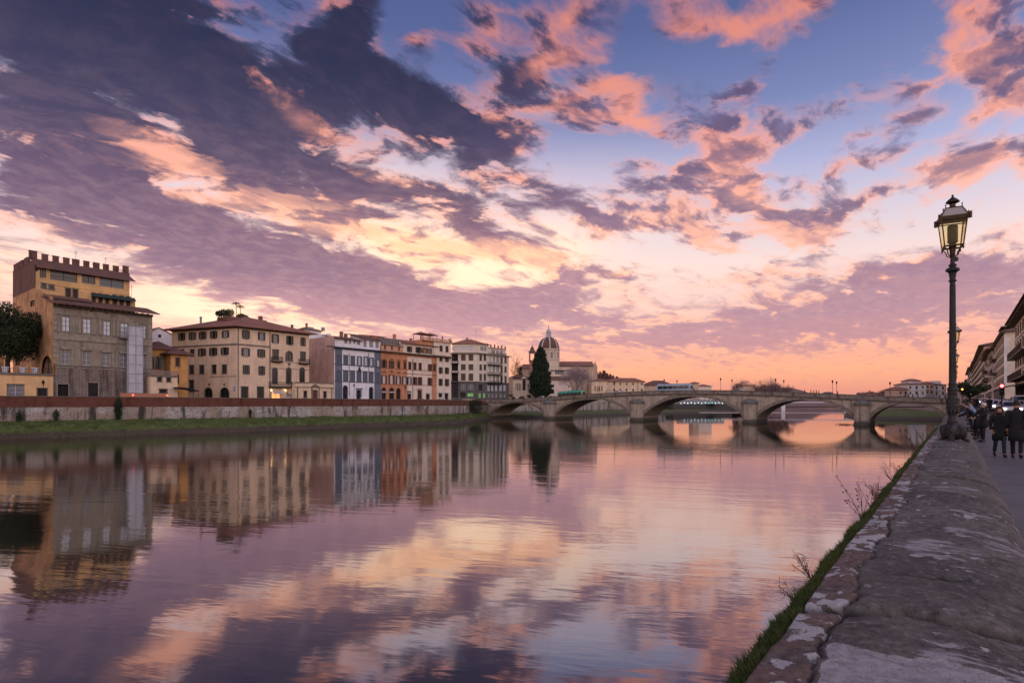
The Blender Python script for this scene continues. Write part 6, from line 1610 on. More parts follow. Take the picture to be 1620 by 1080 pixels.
# the quay wall under the parapet and the river parapet itself
wall_strip('quay_wall', [sq(188, -.42), sq(90, -.42), sq(26, -.42), sq(-14, -.42)][::-1][::-1], -1, 4.28, .7, M['rubble'], None, 'stone quay wall dropping from the near parapet to the river', 'wall')
PW = -.462; PE = .36      # outer and inner edge
def ptop(s): return gz(s) + .95
M['lichened'] = None
def f_cop(k, b):
    p = gpos(k); s_ = k.v('DOT_PRODUCT', p, tuple(RD)); q_ = k.v('DOT_PRODUCT', p, tuple(RN))
    P = k.xyz(s_, q_, k.sep(p)[2])
    at_ = k.n.new('ShaderNodeAttribute'); at_.attribute_name = 'wear'; wear = at_.outputs['Fac']
    ab = k.n.new('ShaderNodeAttribute'); ab.attribute_name = 'rim'; rim = ab.outputs['Fac']
    n = k.noise(P, 1.1, 7, .65); g = k.noise(P, 26, 5, .7); f = k.noise(P, 110, 3, .7); mid = k.noise(k.map(P, sc=(1,1,1)), 5.0, 6, .65)
    base = k.mix(k.ramp(n, .36, .66), (.080,.075,.070,1), (.150,.138,.126,1))
    base = k.mix(k.mul(k.ramp(mid, .42, .66), .6), base, (.050,.045,.043,1))
    base = k.mix(k.mul(k.ramp(mid, .60, .74), .5), base, (.27,.24,.22,1))
    base = k.mix(k.mul(k.ramp(k.noise(P, 2.3, 4, .6), .56, .68), .35), base, (.060,.066,.040,1))     # moss tint
    rimc = k.mix(k.ramp(mid, .4, .62), (.165,.105,.085,1), (.100,.080,.072,1))
    base = k.mix(k.mul(rim, .85), base, rimc)
    pale = k.mix(k.ramp(g, .35, .65), (.35,.335,.35,1), (.25,.24,.25,1))
    pale = k.mix(k.mul(k.ramp(k.noise(k.map(P, sc=(3, 1, 1)), 9, 5, .7), .56, .70), .8), pale, (.12,.11,.13,1))
    wv = k.ramp(k.add(wear, k.mul(k.sub(k.noise(k.map(P, sc=(2.2, .8, 1)), 5, 6, .7), .5), 1.3)), .46, .58)
    col = k.mix(wv, base, pale)
    base = k.mix(k.mul(k.ramp(g, .52, .68), .55), base, (.25,.23,.22,1)); base = k.mix(k.mul(k.ramp(g, .48, .36), .6), base, (.03,.028,.027,1))
    col = k.mix(wv, base, pale)
    # lichen: crisp pale rosettes, dense on the rim
    vo = k.voro(k.v('ADD', k.map(P, sc=(1.0, 1.15, 1)), k.v('SCALE', k.noise(P, 14, 3, .6, color=True), sc=.10)), 15, 'SMOOTH_F1', 1.0)
    reg = k.add(k.noise(P, 2.6, 5, .7), k.mul(rim, .15))
    li = k.mul(k.ramp(k.sub(reg, k.mul(vo, .38)), .50, .53), k.ramp(f, .28, .40))
    li2 = k.mul(k.ramp(k.noise(k.map(P, sc=(1,.6,1)), 13, 6, .75), .615, .65), k.ramp(n, .35, .5))
    lich = k.m('MAXIMUM', li, k.mul(li2, .8))
    lc = k.mix(g, (.34,.34,.35,1), (.46,.46,.46,1))
    col = k.mix(k.mul(lich, k.m('SUBTRACT', 1.0, k.mul(wv, .85))), col, lc)
    k.put(b.inputs['Base Color'], col)
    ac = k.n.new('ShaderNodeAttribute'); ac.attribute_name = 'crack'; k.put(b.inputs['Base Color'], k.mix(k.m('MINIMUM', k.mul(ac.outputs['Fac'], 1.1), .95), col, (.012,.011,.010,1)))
    bump(k, b, k.add(k.add(k.mul(g, .8), k.mul(f, .35)), k.add(k.mul(lich, .35), k.mul(mid, 1.2))), .95, .02)
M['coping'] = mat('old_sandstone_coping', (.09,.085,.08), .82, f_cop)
par = thing('river_parapet', tuple(sq(0, 0, 4.3)), 'worn lichen covered stone parapet with rounded coping running along the near quay', 'parapet')
PI_ = Matrix.Translation(-par.location)
joints = [-6, -4.2, -2.6, -.9, .55, 2.55, 4.75, 6.1, 7.55, 8.9, 10.7, 12.6]
while joints[-1] < 186: joints.append(joints[-1] + random.uniform(1.5, 2.2))
def skew(q, s):  # joints run a little askew and wavy
    return .26*(q+.1) + .11*mnoise.noise(Vector((q*3.2, s*1.7, 1))) + .03*mnoise.noise(Vector((q*17, s*3, 4)))
def rimline(s):   # edge of the flaking outer band
    return -.335 + .045*mnoise.noise(Vector((s*2.1, 0, 2))) + .025*mnoise.noise(Vector((s*7.0, 0, 9))) + .010*mnoise.noise(Vector((s*23.0, 0, 5)))
CRK = [(3.1, .35, -.30, .1), (3.75, .2, -.1, .36), (5.35, -.3, -.34, .2), (6.7, .3, -.2, .36), (8.2, .25, -.34, .1), (9.6, -.2, -.34, .36), (1.75, .5, -.2, .3), (11.6, .3, -.3, .3)]
def coping_slab(s0, s1, idx, near):
    ds = .014 if near == 2 else .035 if near == 1 else .22
    nq = 92 if near == 2 else 44 if near == 1 else 14
    ns = max(int((s1-s0)/ds), 3)
    V = []; wear = []; rimv = []; crk = []; tilt = random.uniform(-.008, .008); off = random.uniform(-.012, .012)
    gap = .016
    for i in range(ns+1):
        t = i/ns
        for j in range(nq+1):
            u = j/nq; q = PW + (PE-PW)*u
            s = s0 + gap + (s1-s0-2*gap)*t; s += (skew(q, s0)*(1-t) + skew(q, s1)*t)
            # rounded cross-section falling off towards the pavement
            x = (q - (-.12))/.48
            z = ptop(s) - .085*max(0, x)**2.0*1.0 - .035*max(0, -x/.76)**2
            if q > .22: z -= .9*(q-.22)**2*3.5
            e = min(t, 1-t)*(s1-s0)
            edge_ = max(0, 1-e/.045); z -= .055*edge_**2 + .012*math.exp(-e/.16)
            z += off + tilt*(q*2)
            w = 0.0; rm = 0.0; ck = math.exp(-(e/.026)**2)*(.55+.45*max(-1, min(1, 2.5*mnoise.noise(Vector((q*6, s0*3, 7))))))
            if near:
                z += .016*fbm(s*1.4, q*2.5, idx) + .0080*fbm(s*6, q*5, 1) + .0034*fbm(s*24, q*18, 3)
                rlv = rimline(s); d = q - rlv
                rm = 1.0 if d < 0 else max(0, 1-d/.02)
                if d < 0: z += .006
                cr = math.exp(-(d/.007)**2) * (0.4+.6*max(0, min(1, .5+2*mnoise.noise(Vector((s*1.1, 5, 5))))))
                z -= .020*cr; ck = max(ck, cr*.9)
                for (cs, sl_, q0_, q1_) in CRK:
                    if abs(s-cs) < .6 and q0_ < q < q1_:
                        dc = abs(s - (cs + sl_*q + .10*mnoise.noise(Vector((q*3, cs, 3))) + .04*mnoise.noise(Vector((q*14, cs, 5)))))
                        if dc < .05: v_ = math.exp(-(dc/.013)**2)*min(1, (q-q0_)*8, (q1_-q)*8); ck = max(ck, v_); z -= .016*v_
                # spalled pale hollows
                if s < 3.2:
                    bnd = 2.12 - .16*(q+.15) + .045*math.sin(q*9+1) + .03*mnoise.noise(Vector((q*9, 1, 1)))
                    m_ = max(0, min(1, (bnd - s)/.012)) * max(0, min(1, (d-.012)/.015))
                    fade = max(0, min(1, (bnd+.55-s)/.5))*max(0, min(1, (q+.22)/.15))*max(0, min(1,(d)/.05))
                    w = max(m_, .53*fade); z -= .009*m_
                hx, hq = (s-4.28)/.34, (q-.16)/.30; r_ = math.hypot(hx, hq) + .3*mnoise.noise(Vector((s*3, q*5, 8)))
                if r_ < 1: w = max(w, (.52)*min(1, (1-r_)*3)); z -= .007*min(1, (1-r_)*8)
                hx, hq = (s-3.65)/.5, (q+.05)/.30; r_ = math.hypot(hx, hq) + .35*mnoise.noise(Vector((s*3, q*5, 18)))
                if r_ < 1: w = max(w, .50*min(1, (1-r_)*2))
                for (a_, b_, c_, d_) in ((6.6, -.02, .5, .25), (8.1, -.1, .5, .3), (5.3, .1, .2, .2), (9.6, 0, .5, .3)):
                    r_ = math.hypot((s-a_)/c_, (q-b_)/d_) + .5*mnoise.noise(Vector((s*2, q*5, 28)))
                    if r_ < 1: w = max(w, .46*min(1, (1-r_)*2))
            p = sq(s, q); V.append((p.x, p.y, z)); wear.append(w); rimv.append(rm); crk.append(ck)
    F_ = []
    for i in range(ns):
        for j in range(nq): a = i*(nq+1)+j; F_.append((a, a+1, a+nq+2, a+nq+1))
    top_n = len(V)
    # skirt
    ring = [j for j in range(nq+1)] + [i*(nq+1)+nq for i in range(1, ns+1)] + [ns*(nq+1)+j for j in range(nq-1, -1, -1)] + [i*(nq+1) for i in range(ns-1, 0, -1)]
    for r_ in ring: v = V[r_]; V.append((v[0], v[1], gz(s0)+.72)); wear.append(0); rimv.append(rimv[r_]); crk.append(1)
    m_ = len(ring)
    for i in range(m_): F_.append((ring[(i+1) % m_], ring[i], top_n+i, top_n+(i+1) % m_))
    me = bpy.data.meshes.new('coping_stone'); me.from_pydata(V, [], F_); me.materials.append(M['coping'])
    sm = [True]*(len(F_)-m_) + [False]*m_; me.polygons.foreach_set('use_smooth', sm)
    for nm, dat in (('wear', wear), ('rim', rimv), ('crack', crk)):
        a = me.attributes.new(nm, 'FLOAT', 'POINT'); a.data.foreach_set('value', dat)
    return obj('coping_stone', me, par, PI_)
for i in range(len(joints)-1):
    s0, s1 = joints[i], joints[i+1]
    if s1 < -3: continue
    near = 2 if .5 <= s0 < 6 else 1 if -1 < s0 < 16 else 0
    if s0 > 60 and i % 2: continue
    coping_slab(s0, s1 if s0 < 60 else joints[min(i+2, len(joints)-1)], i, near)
# body of the parapet below the coping
b = MB(); 
for i in range(50):
    s0, s1 = -6+i*3.9, -6+(i+1)*3.9
    a, c, d, e = sq(s0, PW+.05), sq(s1, PW+.05), sq(s1, PE-.04), sq(s0, PE-.04)
    b.add([(q.x, q.y, z) for z, qs in ((None, None),) for q in ()] or [(a.x,a.y,gz(s0)-.05),(c.x,c.y,gz(s1)-.05),(d.x,d.y,gz(s1)-.05),(e.x,e.y,gz(s0)-.05),(a.x,a.y,gz(s0)+.74),(c.x,c.y,gz(s1)+.74),(d.x,d.y,gz(s1)+.74),(e.x,e.y,gz(s0)+.74)], [(0,1,5,4),(2,3,7,6),(4,5,6,7)])
b.build('parapet_wall', M['rubble'], par, PI_)
# mossy ledge with grass along the outer foot of the coping
ledge = MB(); LS = []
for i in range(420):
    s = .2 + i*.06; w = .085 + .035*abs(fbm(s*1.3, 2.2)) + .012*fbm(s*6, 1)
    LS.append((s, w))
for (s0, w0), (s1, w1) in zip(LS, LS[1:]):
    a, c, d, e = sq(s0, PW-w0), sq(s1, PW-w1), sq(s1, PW+.01), sq(s0, PW+.01); z0, z1 = ptop(s0)-.050, ptop(s1)-.050
    ledge.add([(a.x,a.y,z0-.05),(c.x,c.y,z1-.05),(d.x,d.y,z1),(e.x,e.y,z0),(a.x,a.y,z0-.5),(c.x,c.y,z1-.5)], [(0,1,2,3),(4,5,1,0)])
M['moss'] = leafmat('moss', (.030,.050,.010), (.018,.032,.008))
ledge.build('mossy_ledge', M['moss'], par, PI_)
V = []; Fc = []; rg = random.Random(9)
for _ in range(46000):
    s = .25 + 24*rg.random()**1.7; i_ = min(int((s-.2)/.06), len(LS)-1); w = LS[i_][1]; q = PW - w*(.05+.95*rg.random()); p = sq(s, q)
    cl = .5+.5*mnoise.noise(Vector((s*5, 3, 3)))
    if mnoise.noise(Vector((s*3.1, 7, q*9))) < -.22 and rg.random() < .85: continue
    cl = cl; h = rg.uniform(.010, .024)*(1+1.3*cl*cl); z = ptop(s)-.052-.05*(PW-q)/w
    a = rg.uniform(0, 6.283); wd = .0016 + s*.00022; lx = -RN.x*rg.uniform(-.2,.9)*h + rg.gauss(0,.35)*h; ly = -RN.y*rg.uniform(-.2,.9)*h + rg.gauss(0,.35)*h; i = len(V)
    V += [(p.x-math.cos(a)*wd, p.y-math.sin(a)*wd, z), (p.x+math.cos(a)*wd, p.y+math.sin(a)*wd, z), (p.x+lx, p.y+ly, z+h)]; Fc.append((i, i+1, i+2))
me = bpy.data.meshes.new('moss_and_grass'); me.from_pydata(V, [], Fc); me.materials.append(leafmat('moss_grass_blades', (.085,.105,.022), (.040,.062,.014)))
o = obj('moss_and_grass', me, kind='stuff'); o['label'] = 'strip of moss and short grass along the river side of the near parapet'; o['category'] = 'grass'
# dry weeds rooted in the wall
M['dryweed'] = mat('dry_brown_weed', (.10,.045,.03), .9)
def weed(s, q, h, seed, lab, leafy=True, lean=-.5):
    rg = random.Random(seed); p = sq(s, q); root = thing('wall_weed', (p.x, p.y, ptop(s)-.12), lab, 'weed')
    st = MB(); hd = MB()
    for k_ in range(rg.randint(5, 8)):
        d = Vector((RN.x*lean + rg.gauss(0,.35), RN.y*lean + rg.gauss(0,.35), 1)).normalized(); L = h*rg.uniform(.5, 1.1); mid = d*L*.5; tip = d*L + Vector((rg.gauss(0,.05), rg.gauss(0,.05), -.02))*L
        st.tube([(0,0,0), mid, tip], [.0022, .0016, .0010], 4)
        for _ in range(rg.randint(4, 8)):
            t = rg.uniform(.35, 1.0); c = tip*t + Vector((rg.gauss(0,.012), rg.gauss(0,.012), rg.gauss(0,.012))); hd.ball(c, rg.uniform(.006,.022)*h, 5, 4)
            st.tube([tip*max(t-.12, 0), c], .0008, 3)
    st.build('stem', M['dryweed'], root); hd.build('seed_head', M['dryweed'], root, kind='stuff'); return root
weed(5.05, -.56, .36, 1, 'tall dry umbel weed leaning out over the water from the mossy ledge, below the lamp')
weed(5.5, -.54, .30, 2, 'dense dry weed with seed heads just behind the tall leaning one', lean=-.2)
weed(6.0, -.54, .24, 12, 'short dry weed tuft beyond the dense seed heads', lean=-.2)
weed(7.6, -.55, .22, 3, 'small dry weed on the mossy ledge midway to the big lamp', lean=-.2)
weed(8.4, -.54, .24, 4, 'small upright dry weed on the ledge nearer the big lamp', lean=-.1)
weed(3.15, -.57, .14, 5, 'tiny reddish weed low over the water beside the grass strip', lean=-.6)
weed(2.75, -.56, .11, 6, 'smallest reddish weed nearest the camera beside the grass strip', lean=-.6)
weed(12.6, -.56, .5, 8, 'dark bushy weed hanging over the water left of the lamp base', lean=-.5)
weed(12.9, -.58, .45, 9, 'dark bushy weed clump just behind the one left of the lamp base', lean=-.6)
weed(16.5, -.6, .5, 10, 'dark weed on the parapet edge beyond the lamp base', lean=-.4)
# a dead leaf caught on the edge
b = MB(); b.add([(0,0,0),(.03,.012,.008),(.075,.0,.012),(.03,-.012,.008)], [(0,1,2,3)]); 
p = sq(3.35, -.60); o = b.build('dead_leaf', M['dryweed'], None, Matrix.Translation((p.x-.02, p.y, ptop(3.3)-.06)) @ Matrix.Rotation(3.0, 4, 'Z') @ Matrix.Rotation(-.2, 4, 'Y')); o['label'] = 'dead brown leaf sticking out from the grass strip over the water'; o['category'] = 'leaf'

# ------------------------------------------------------------------ the big lamp post
M['castiron'] = stone('dark_green_cast_iron', (.017,.018,.019), (.008,.008,.009), 6, .42); 
M['castiron'].node_tree.nodes['Principled BSDF'].inputs['Metallic'].default_value = .35
M['castiron'].node_tree.nodes['Principled BSDF'].inputs['Specular IOR Level'].default_value = .6
M['bronze'] = mat('dark_bronze_lantern', (.055,.036,.018), .4, metal=.6)
def f_lglass(k, b):
    b.inputs['Transmission Weight'].default_value = .92; b.inputs['IOR'].default_value = 1.02
    b.inputs['Base Color'].default_value = (.98,.86,.48,1); b.inputs['Roughness'].default_value = .12
M['lglass'] = mat('old_yellowed_glass', (.98,.88,.60), .12, f_lglass)
M['mantle'] = mat('frosted_lamp_tube', (.50,.44,.24), .4)
s_l = None
Pl = Vector(((1507-810)/900*11.6, 11.6, 0)); sl = s_of(Pl)
def lamp_base_z(): return ptop(sl) - .035
LZ = zat(699, 11.6)
lamp = thing('street_lamp', (Pl.x, Pl.y, LZ), 'tall ornate cast iron lamp post with lion paw feet standing on the near parapet', 'street lamp', -TH*.0)
K = 11.6/900
def lz(py): return zat(py, 11.6) - LZ
# trunk: profile measured from the picture (half width px, row)
prof = [(9.4,668),(9.8,666.5),(9.6,665),(8.4,663.5),(7.4,660),(7.5,656),(8.6,652.5),(10,648),(10.7,640),(10.1,632),(8.4,626),(8.2,623.5),(9.0,622),(8.3,620),(8.8,618),(9.5,616.5),(8.8,613.5),(7.0,612),(6.7,609),(7.4,607.5),(6.6,606),(6.0,604),(5.7,600),(5.3,540),(4.8,470),(4.6,448),(4.6,446)]
KW = K*.79
MB().lathe([(r*KW, lz(y)) for r, y in prof], 28).build('shaft', M['castiron'], lamp, smooth='auto')
# raised acanthus-like relief on the swelling
b = MB()
for i in range(10):
    a = math.pi*2*i/10
    for zz, rr, L, w in ((lz(649), 9.6*KW, .15, .040), (lz(635), 10.0*KW, .14, .034)):
        a2 = a + (math.pi/10 if zz > lz(640) else 0)
        pts = [(rr*1.0, -L*.5, .012), (rr*1.10, -L*.1, w*.5), (rr*1.08, L*.3, w*.35), (rr*1.16, L*.5, .006)]
        vs = []
        for (r, dz, hw) in pts:
            for sg in (-1, 0, 1): vs.append((math.cos(a2)*(r + (.006 if sg == 0 else -.004)) - math.sin(a2)*hw*sg, math.sin(a2)*(r + (.006 if sg == 0 else -.004)) + math.cos(a2)*hw*sg, zz+dz))
        b.add(vs, [(3*q_+j, 3*q_+j+1, 3*q_+j+4, 3*q_+j+3) for q_ in range(3) for j in range(2)])
b.build('leaf_relief', M['castiron'], lamp)
b = MB()
for i in range(12):
    a = math.pi*2*i/12; b.tube([(math.cos(a)*5.9*KW, math.sin(a)*5.9*KW, lz(603)), (math.cos(a)*5.35*KW, math.sin(a)*5.35*KW, lz(530)), (math.cos(a)*4.65*KW, math.sin(a)*4.65*KW, lz(450))], .004, 4)
b.build('flute', M['castiron'], lamp)
# upper collars
prof = [(4.7,446),(7.0,445),(6.8,443.5),(4.9,442),(5.6,437),(6.6,432),(7.6,430.5),(11.7,428.5),(11.9,426.5),(10.4,424.6),(6.2,423.2),(5.4,421.5),(7.0,420),(6.8,418.6),(4.0,417.4),(3.8,414),(3.8,405),(5.0,403),(4.4,401)]
MB().lathe([(r*KW, lz(y)) for r, y in prof], 24).build('collar', M['castiron'], lamp, smooth='auto')
# three footed lion-paw base
prof = [(9.4,668),(11,669.5),(13.5,672),(16.5,677),(18.5,682),(17.5,687),(15.5,691),(12.5,694),(9,695)]
MB().lathe([(r*KW, lz(y)) for r, y in prof], 28).build('base_dome', M['castiron'], lamp, smooth='auto')
for i in range(3):
    a = -math.pi/2 + (-.75, 1.25, 3.3)[i]
    ca, sa = math.cos(a), math.sin(a)
    b = MB()
    pts = [(.07, .37), (.12, .31), (.16, .24), (.185, .17), (.19, .10), (.20, .055)]
    rad = [.05, .075, .085, .07, .052, .048]
    b.tube([(ca*r, sa*r, z) for r, z in pts], rad, 12)
    for t_ in (-.55, -.18, .18, .55):
        ta = a + t_*.28; p0 = Vector((ca*.19, sa*.19, .055)); p1 = Vector((math.cos(ta)*.25, math.sin(ta)*.25, .042)); p2 = Vector((math.cos(ta)*.28, math.sin(ta)*.28, .014))
        b.tube([p0, p1, p2], [.026, .024, .012], 7)
    b.tube([(ca*.14, sa*.14, .35), (ca*.24, sa*.24, .29), (ca*.27, sa*.27, .22)], [.03, .038, .02], 8)
    b.build('lion_paw', M['castiron'], lamp, smooth='auto')
b = MB()
for i in range(3):
    a = -math.pi/2 + (.25, 2.3, 4.4)[i]; b.tube([(math.cos(a)*.10, math.sin(a)*.10, .34), (math.cos(a)*.17, math.sin(a)*.17, .27), (math.cos(a)*.16, math.sin(a)*.16, .18), (math.cos(a)*.12, math.sin(a)*.12, .13)], [.04,.06,.055,.03], 8)
b.build('shell_scroll', M['castiron'], lamp, smooth='auto')
# lantern: square in plan, turned so that a face looks nearly at the camera
la = R(-37.8+9)
def sqr(hw, z): return [(math.cos(la+math.pi/4+math.pi/2*i)*hw*math.sqrt(2), math.sin(la+math.pi/4+math.pi/2*i)*hw*math.sqrt(2), z) for i in range(4)]
q_bot, q_top = sqr(11.8*K, lz(390.5)), sqr(16.3*K, lz(346)); 
r_top = sqr(10.4*K, lz(331)); eav = sqr(16.9*K, lz(345))
fr = MB()
for i in range(4):
    j = (i+1) % 4
    fr.tube([q_bot[i], q_top[i]], .013, 6); fr.tube([q_bot[i], q_bot[j]], .019, 6); fr.tube([q_top[i], q_top[j]], .020, 6); fr.tube([eav[i], r_top[i]], .011, 6); fr.tube([r_top[i], r_top[j]], .012, 6)
    m0 = Vector(q_bot[i]).lerp(Vector(q_top[i]), .88); m1 = Vector(q_bot[j]).lerp(Vector(q_top[j]), .88); fr.tube([m0, m1], .012, 5)
    v = Vector(r_top[i]); fr.tube([v, v+Vector((0,0,.05))], .009, 5); fr.ball(v+Vector((0,0,.06)), .015, 6, 5)
    v = Vector(eav[i]); o_ = Vector((v.x, v.y, 0)).normalized(); 
    fr.tube([v+o_*.0+Vector((0,0,.02)), v+o_*.0+Vector((0,0,.07))], .008, 5)
    v = Vector(q_bot[i]); fr.tube([v, v-Vector((0,0,.05))], .012, 5); fr.ball(v-Vector((0,0,.06)), .018, 6, 5)
fr.build('lantern_frame', M['bronze'], lamp)
fl = MB()
for i in range(4):
    v = Vector(eav[i]); o_ = Vector((v.x, v.y, 0)).normalized(); t_ = Vector((-o_.y, o_.x, 0)); a_, b_2 = v+o_*.0, v+o_*.06
    for sg in (-1, 1):
        pass
    e = [a_-t_*.02, b_2-t_*.02, b_2+t_*.02, a_+t_*.02]
    fl.add([(q.x, q.y, q.z+dz) for dz in (-.095, .035) for q in e], [(0,3,2,1),(4,5,6,7),(0,1,5,4),(1,2,6,5),(2,3,7,6),(3,0,4,7)])
fl.build('corner_bracket', M['bronze'], lamp)
sk = MB()
o0, o1 = sqr(16.8*K, lz(349)), sqr(17.2*K, lz(344.5))
for i in range(4): sk.poly([o0[i], o0[(i+1)%4], o1[(i+1)%4], o1[i]])
sk.build('eave_band', M['bronze'], lamp)
for i in range(4):
    j = (i+1) % 4; g = MB(); g.poly([q_bot[i], q_bot[j], q_top[j], q_top[i]]); g.build('glass_pane', M['lglass'], lamp)
    g = MB(); g.poly([eav[i], eav[j], r_top[j], r_top[i]]); g.build('roof_pane', M['lglass'] if i % 2 else mat('frosted_roof_glass', (.34,.32,.30), .4), lamp)
prof = [(12.0,331.2),(12,330),(8,328.5),(5.0,327),(5.0,323.5),(6,322.5),(11.4,320.5),(11.6,319.6),(9,317),(5,314.2),(2.6,312.6),(2.2,311.8),(1.2,311.2),(2.2,310),(1.6,308.8),(.5,308)]
MB().lathe([(r*KW, lz(y)) for r, y in prof], 20).build('chimney_cap', M['bronze'], lamp, smooth='auto')
MB().lathe([(0.01,lz(382)),(6.2*K,lz(382)),(6.9*K,lz(380)),(6.9*K,lz(358.5)),(6.2*K,lz(357)),(.01,lz(357))], 18).build('lamp_tube', M['mantle'], lamp, smooth='auto')
MB().lathe([(3.6*K,lz(402)),(4.4*K,lz(394)),(5*K,lz(391)),(5.2*K,lz(388)),(3.4*K,lz(387)),(5.6*K,lz(384.5)),(7.2*K,lz(383)),(7.2*K,lz(382))], 16).build('burner', M['bronze'], lamp, smooth='auto')
b = MB()
for i in range(4):
    v = Vector(q_bot[i]); o_ = Vector((v.x, v.y, 0)).normalized(); z = v.z
    b.tube([v*.98, o_*(.19)+Vector((0,0,z-.03)), o_*.14+Vector((0,0,z-.09)), o_*.115+Vector((0,0,z-.17)), o_*.06+Vector((0,0,z-.205)), Vector((0,0,z-.19))], .011, 6)
b.build('scroll_arm', M['bronze'], lamp, smooth='auto')
MB().box(3*K, 7.5*K, -.03, .03, lz(413), lz(407)).build('switch_box', M['castiron'], lamp)
for i in range(1, 6):
    s_ = sl + 24.3*i; p = sq(s_, q_of(Pl), ptop(s_)-.04 + (LZ-ptop(sl)+.04))
    copy_tree(lamp, None, 'ornate lamp post standing on the parapet, %s one beyond the big near lamp' % ('first', 'second', 'third', 'fourth', 'fifth')[i-1], (p.x, p.y, p.z))
    lamp['group'] = 'cast iron lamp posts along the parapet'
for o in list(COL.objects):
    if o.get('category') == 'street lamp' and o.name.startswith('street_lamp') and 'parapet' in o['label']: o['group'] = 'cast iron lamp posts along the parapet'

# ------------------------------------------------------------------ houses along the right hand street
cS = Z(5.68, 1560, 470)
QF = 9.0
def street_house(name, label, s0, s1, h, m, floors, shut, roofm, over=1.6, q=QF, rise=2.5, ground='greybase', dep=14, trimq=False, balc=(), styles=('shutter',)):
    # far end first, so that the local frame looks at the river
    z0 = gz((s0+s1)/2)-.13
    a, c = sq(s1, q), sq(s0, q)          # left as seen from the river side is the far end
    root = thing(name, (a.x, a.y, z0), label, 'house'); F = Face(root, a, c)
    nw = max(int(F.W/4.6), 1); fh = (h-4.6)/floors
    for fl_ in range(floors):
        for j in range(nw):
            u = F.W*(j+.5)/nw; z = 4.9+fl_*fh; w, hh = 1.05, min(fh*.52, 1.9); F.holes.append((u-w/2, u+w/2, z, z+hh, False))
            window(F, u, z, w, hh, styles[(fl_+j) % len(styles)], False, M['stone_trim'], shut, None, 'window')
    for j in range(max(nw//2, 1)):
        u = F.W*(j+.5)/max(nw//2, 1); F.holes.append((u-1.2, u+1.2, 0, 3.2, True)); window(F, u, 0, 2.4, 3.2, 'plain', True, M['stone_trim'], None, M['glass'], 'shop_door')
    F.wall(M[ground], 4.2, name='ground_storey'); F.wall(m, h, 4.2)
    for fl_ in range(floors): F.band(M['palehouse'], 4.2+fl_*fh-.1, 4.2+fl_*fh+.12, out=.13)
    n_ = Vector((-F.d.y, F.d.x, 0)); fp = [a, c, c+n_*dep, a+n_*dep]; sides(root, fp, h, m); roof_on(root, fp, h, over, rise, roofm)
    F.band(M['timber'], h-.3, h-.01, u0=-over*.7, u1=F.W+over*.7, out=over*.8, name='eave_board')
    for (u0, u1, z) in balc:
        b = MB().box(u0, u1, -1.2, -.004, z-.18, z); k_ = int((u1-u0)/.2)
        for i in range(k_+1): x = u0+(u1-u0)*i/k_; b.box(x-.02, x+.02, -1.18, -1.14, z, z+1.0)
        b.box(u0, u1, -1.2, -1.1, z+1.0, z+1.07); b.build('balcony', M['iron'], root, F.M)
    return root, F, n_
M['tan'] = stucco('tan_plaster', (.70,.60,.47), .1, .3); M['greige'] = stucco('greige_plaster', (.72,.68,.64), .1, .3); M['rose'] = stucco('rosy_street_plaster', (.66,.52,.46), .1, .3)
hh = lambda py, px, q=QF: zat(py, q/(RN.x*(px-810)/900-RD.x))
sS = lambda px, q=QF: s_of(Vector(((px-810)/900*(q/(RN.x*(px-810)/900-RD.x)), q/(RN.x*(px-810)/900-RD.x), 0)))
root, F, n_ = street_house('overhanging_eave_house', 'nearest street house at the right edge with deep dark eaves and balconies', 60, sS(1606), hh(513, 1606)-gz(100)+.1, M['tan'], 4, M['darkshut'], M['tiledark'], 1.5, balc=((0, 30, 9.3), (0, 30, 5.2)))
b = MB(); b.add([(0,-3.2,3.6),(22,-3.2,3.6),(22,-.02,4.4),(0,-.02,4.4),(0,-3.2,3.1),(22,-3.2,3.1)], [(0,1,2,3),(4,5,1,0)]); b.build('awning', mat('black_awning', (.012,.012,.013), .8), root, F.M)
root, F, n_ = street_house('quoined_house', 'tan street house with toothed quoins on its end wall', sS(1589), sS(1576.5), hh(527, 1589)-gz(150)+.1, M['tan'], 5, M['darkshut'], M['tiledark'], .8)
HQ = hh(527, 1589)-gz(150)-.6
for i in range(17):
    st_ = (HQ-4.4)/17; w = .9 if i % 2 else .6; MB().box(F.W-w-.01, F.W+.04, -.06, w, 4.4+i*st_, 4.4+i*st_+st_*.9).build('quoin', M['greige'], root, F.M)
q3 = 9.8
H3 = hh(541, 1576)-gz(160)
root, F, n_ = street_house('altana_house', 'grey street house with an open covered roof terrace', sS(1576.4), sS(1569), H3, M['greige'], 5, M['darkshut'], M['tiledark'], .9, q=9.5, balc=((2, 20, 9), (2, 20, 13)))
b = MB()
for x in (2, 8, 14):
    for y in (2, 7): b.box(x-.15, x+.15, y-.15, y+.15, H3, H3+5)
b.box(1, 15.5, 1, 8.5, H3+5, H3+5.3); b.build('roof_loggia', M['timber'], root, F.M)
street_house('narrow_street_house', 'narrow rosy street house between the grey one and the tall far block', sS(1568.9), sS(1562), hh(556, 1566)-gz(180), M['rose'], 5, M['brown'], M['tile'], 1.6, q=9.0, balc=((3, 12, 9),))
street_house('pale_street_house', 'pale street house with long balconies in the middle of the row', sS(1561.9), sS(1557), hh(565, 1560)-gz(200), M['palehouse'], 4, M['darkshut'], M['tiledark'], 1.6, q=9.4, balc=((2, 30, 8.5), (2, 30, 12)))
street_house('tall_far_block', 'tall cream street block with a wide flat eave further along', sS(1556.9), sS(1543.5), hh(548, 1556)-gz(220), M['cream2'], 6, M['brown'], M['tiledark'], 1.8)
street_house('far_rose_block', 'far rosy street block with a projecting eave past the tall cream one', sS(1543), sS(1536), hh(573.5, 1542)-gz(240), M['rose'], 6, M['darkshut'], M['tile'], 2.0, q=9.3)
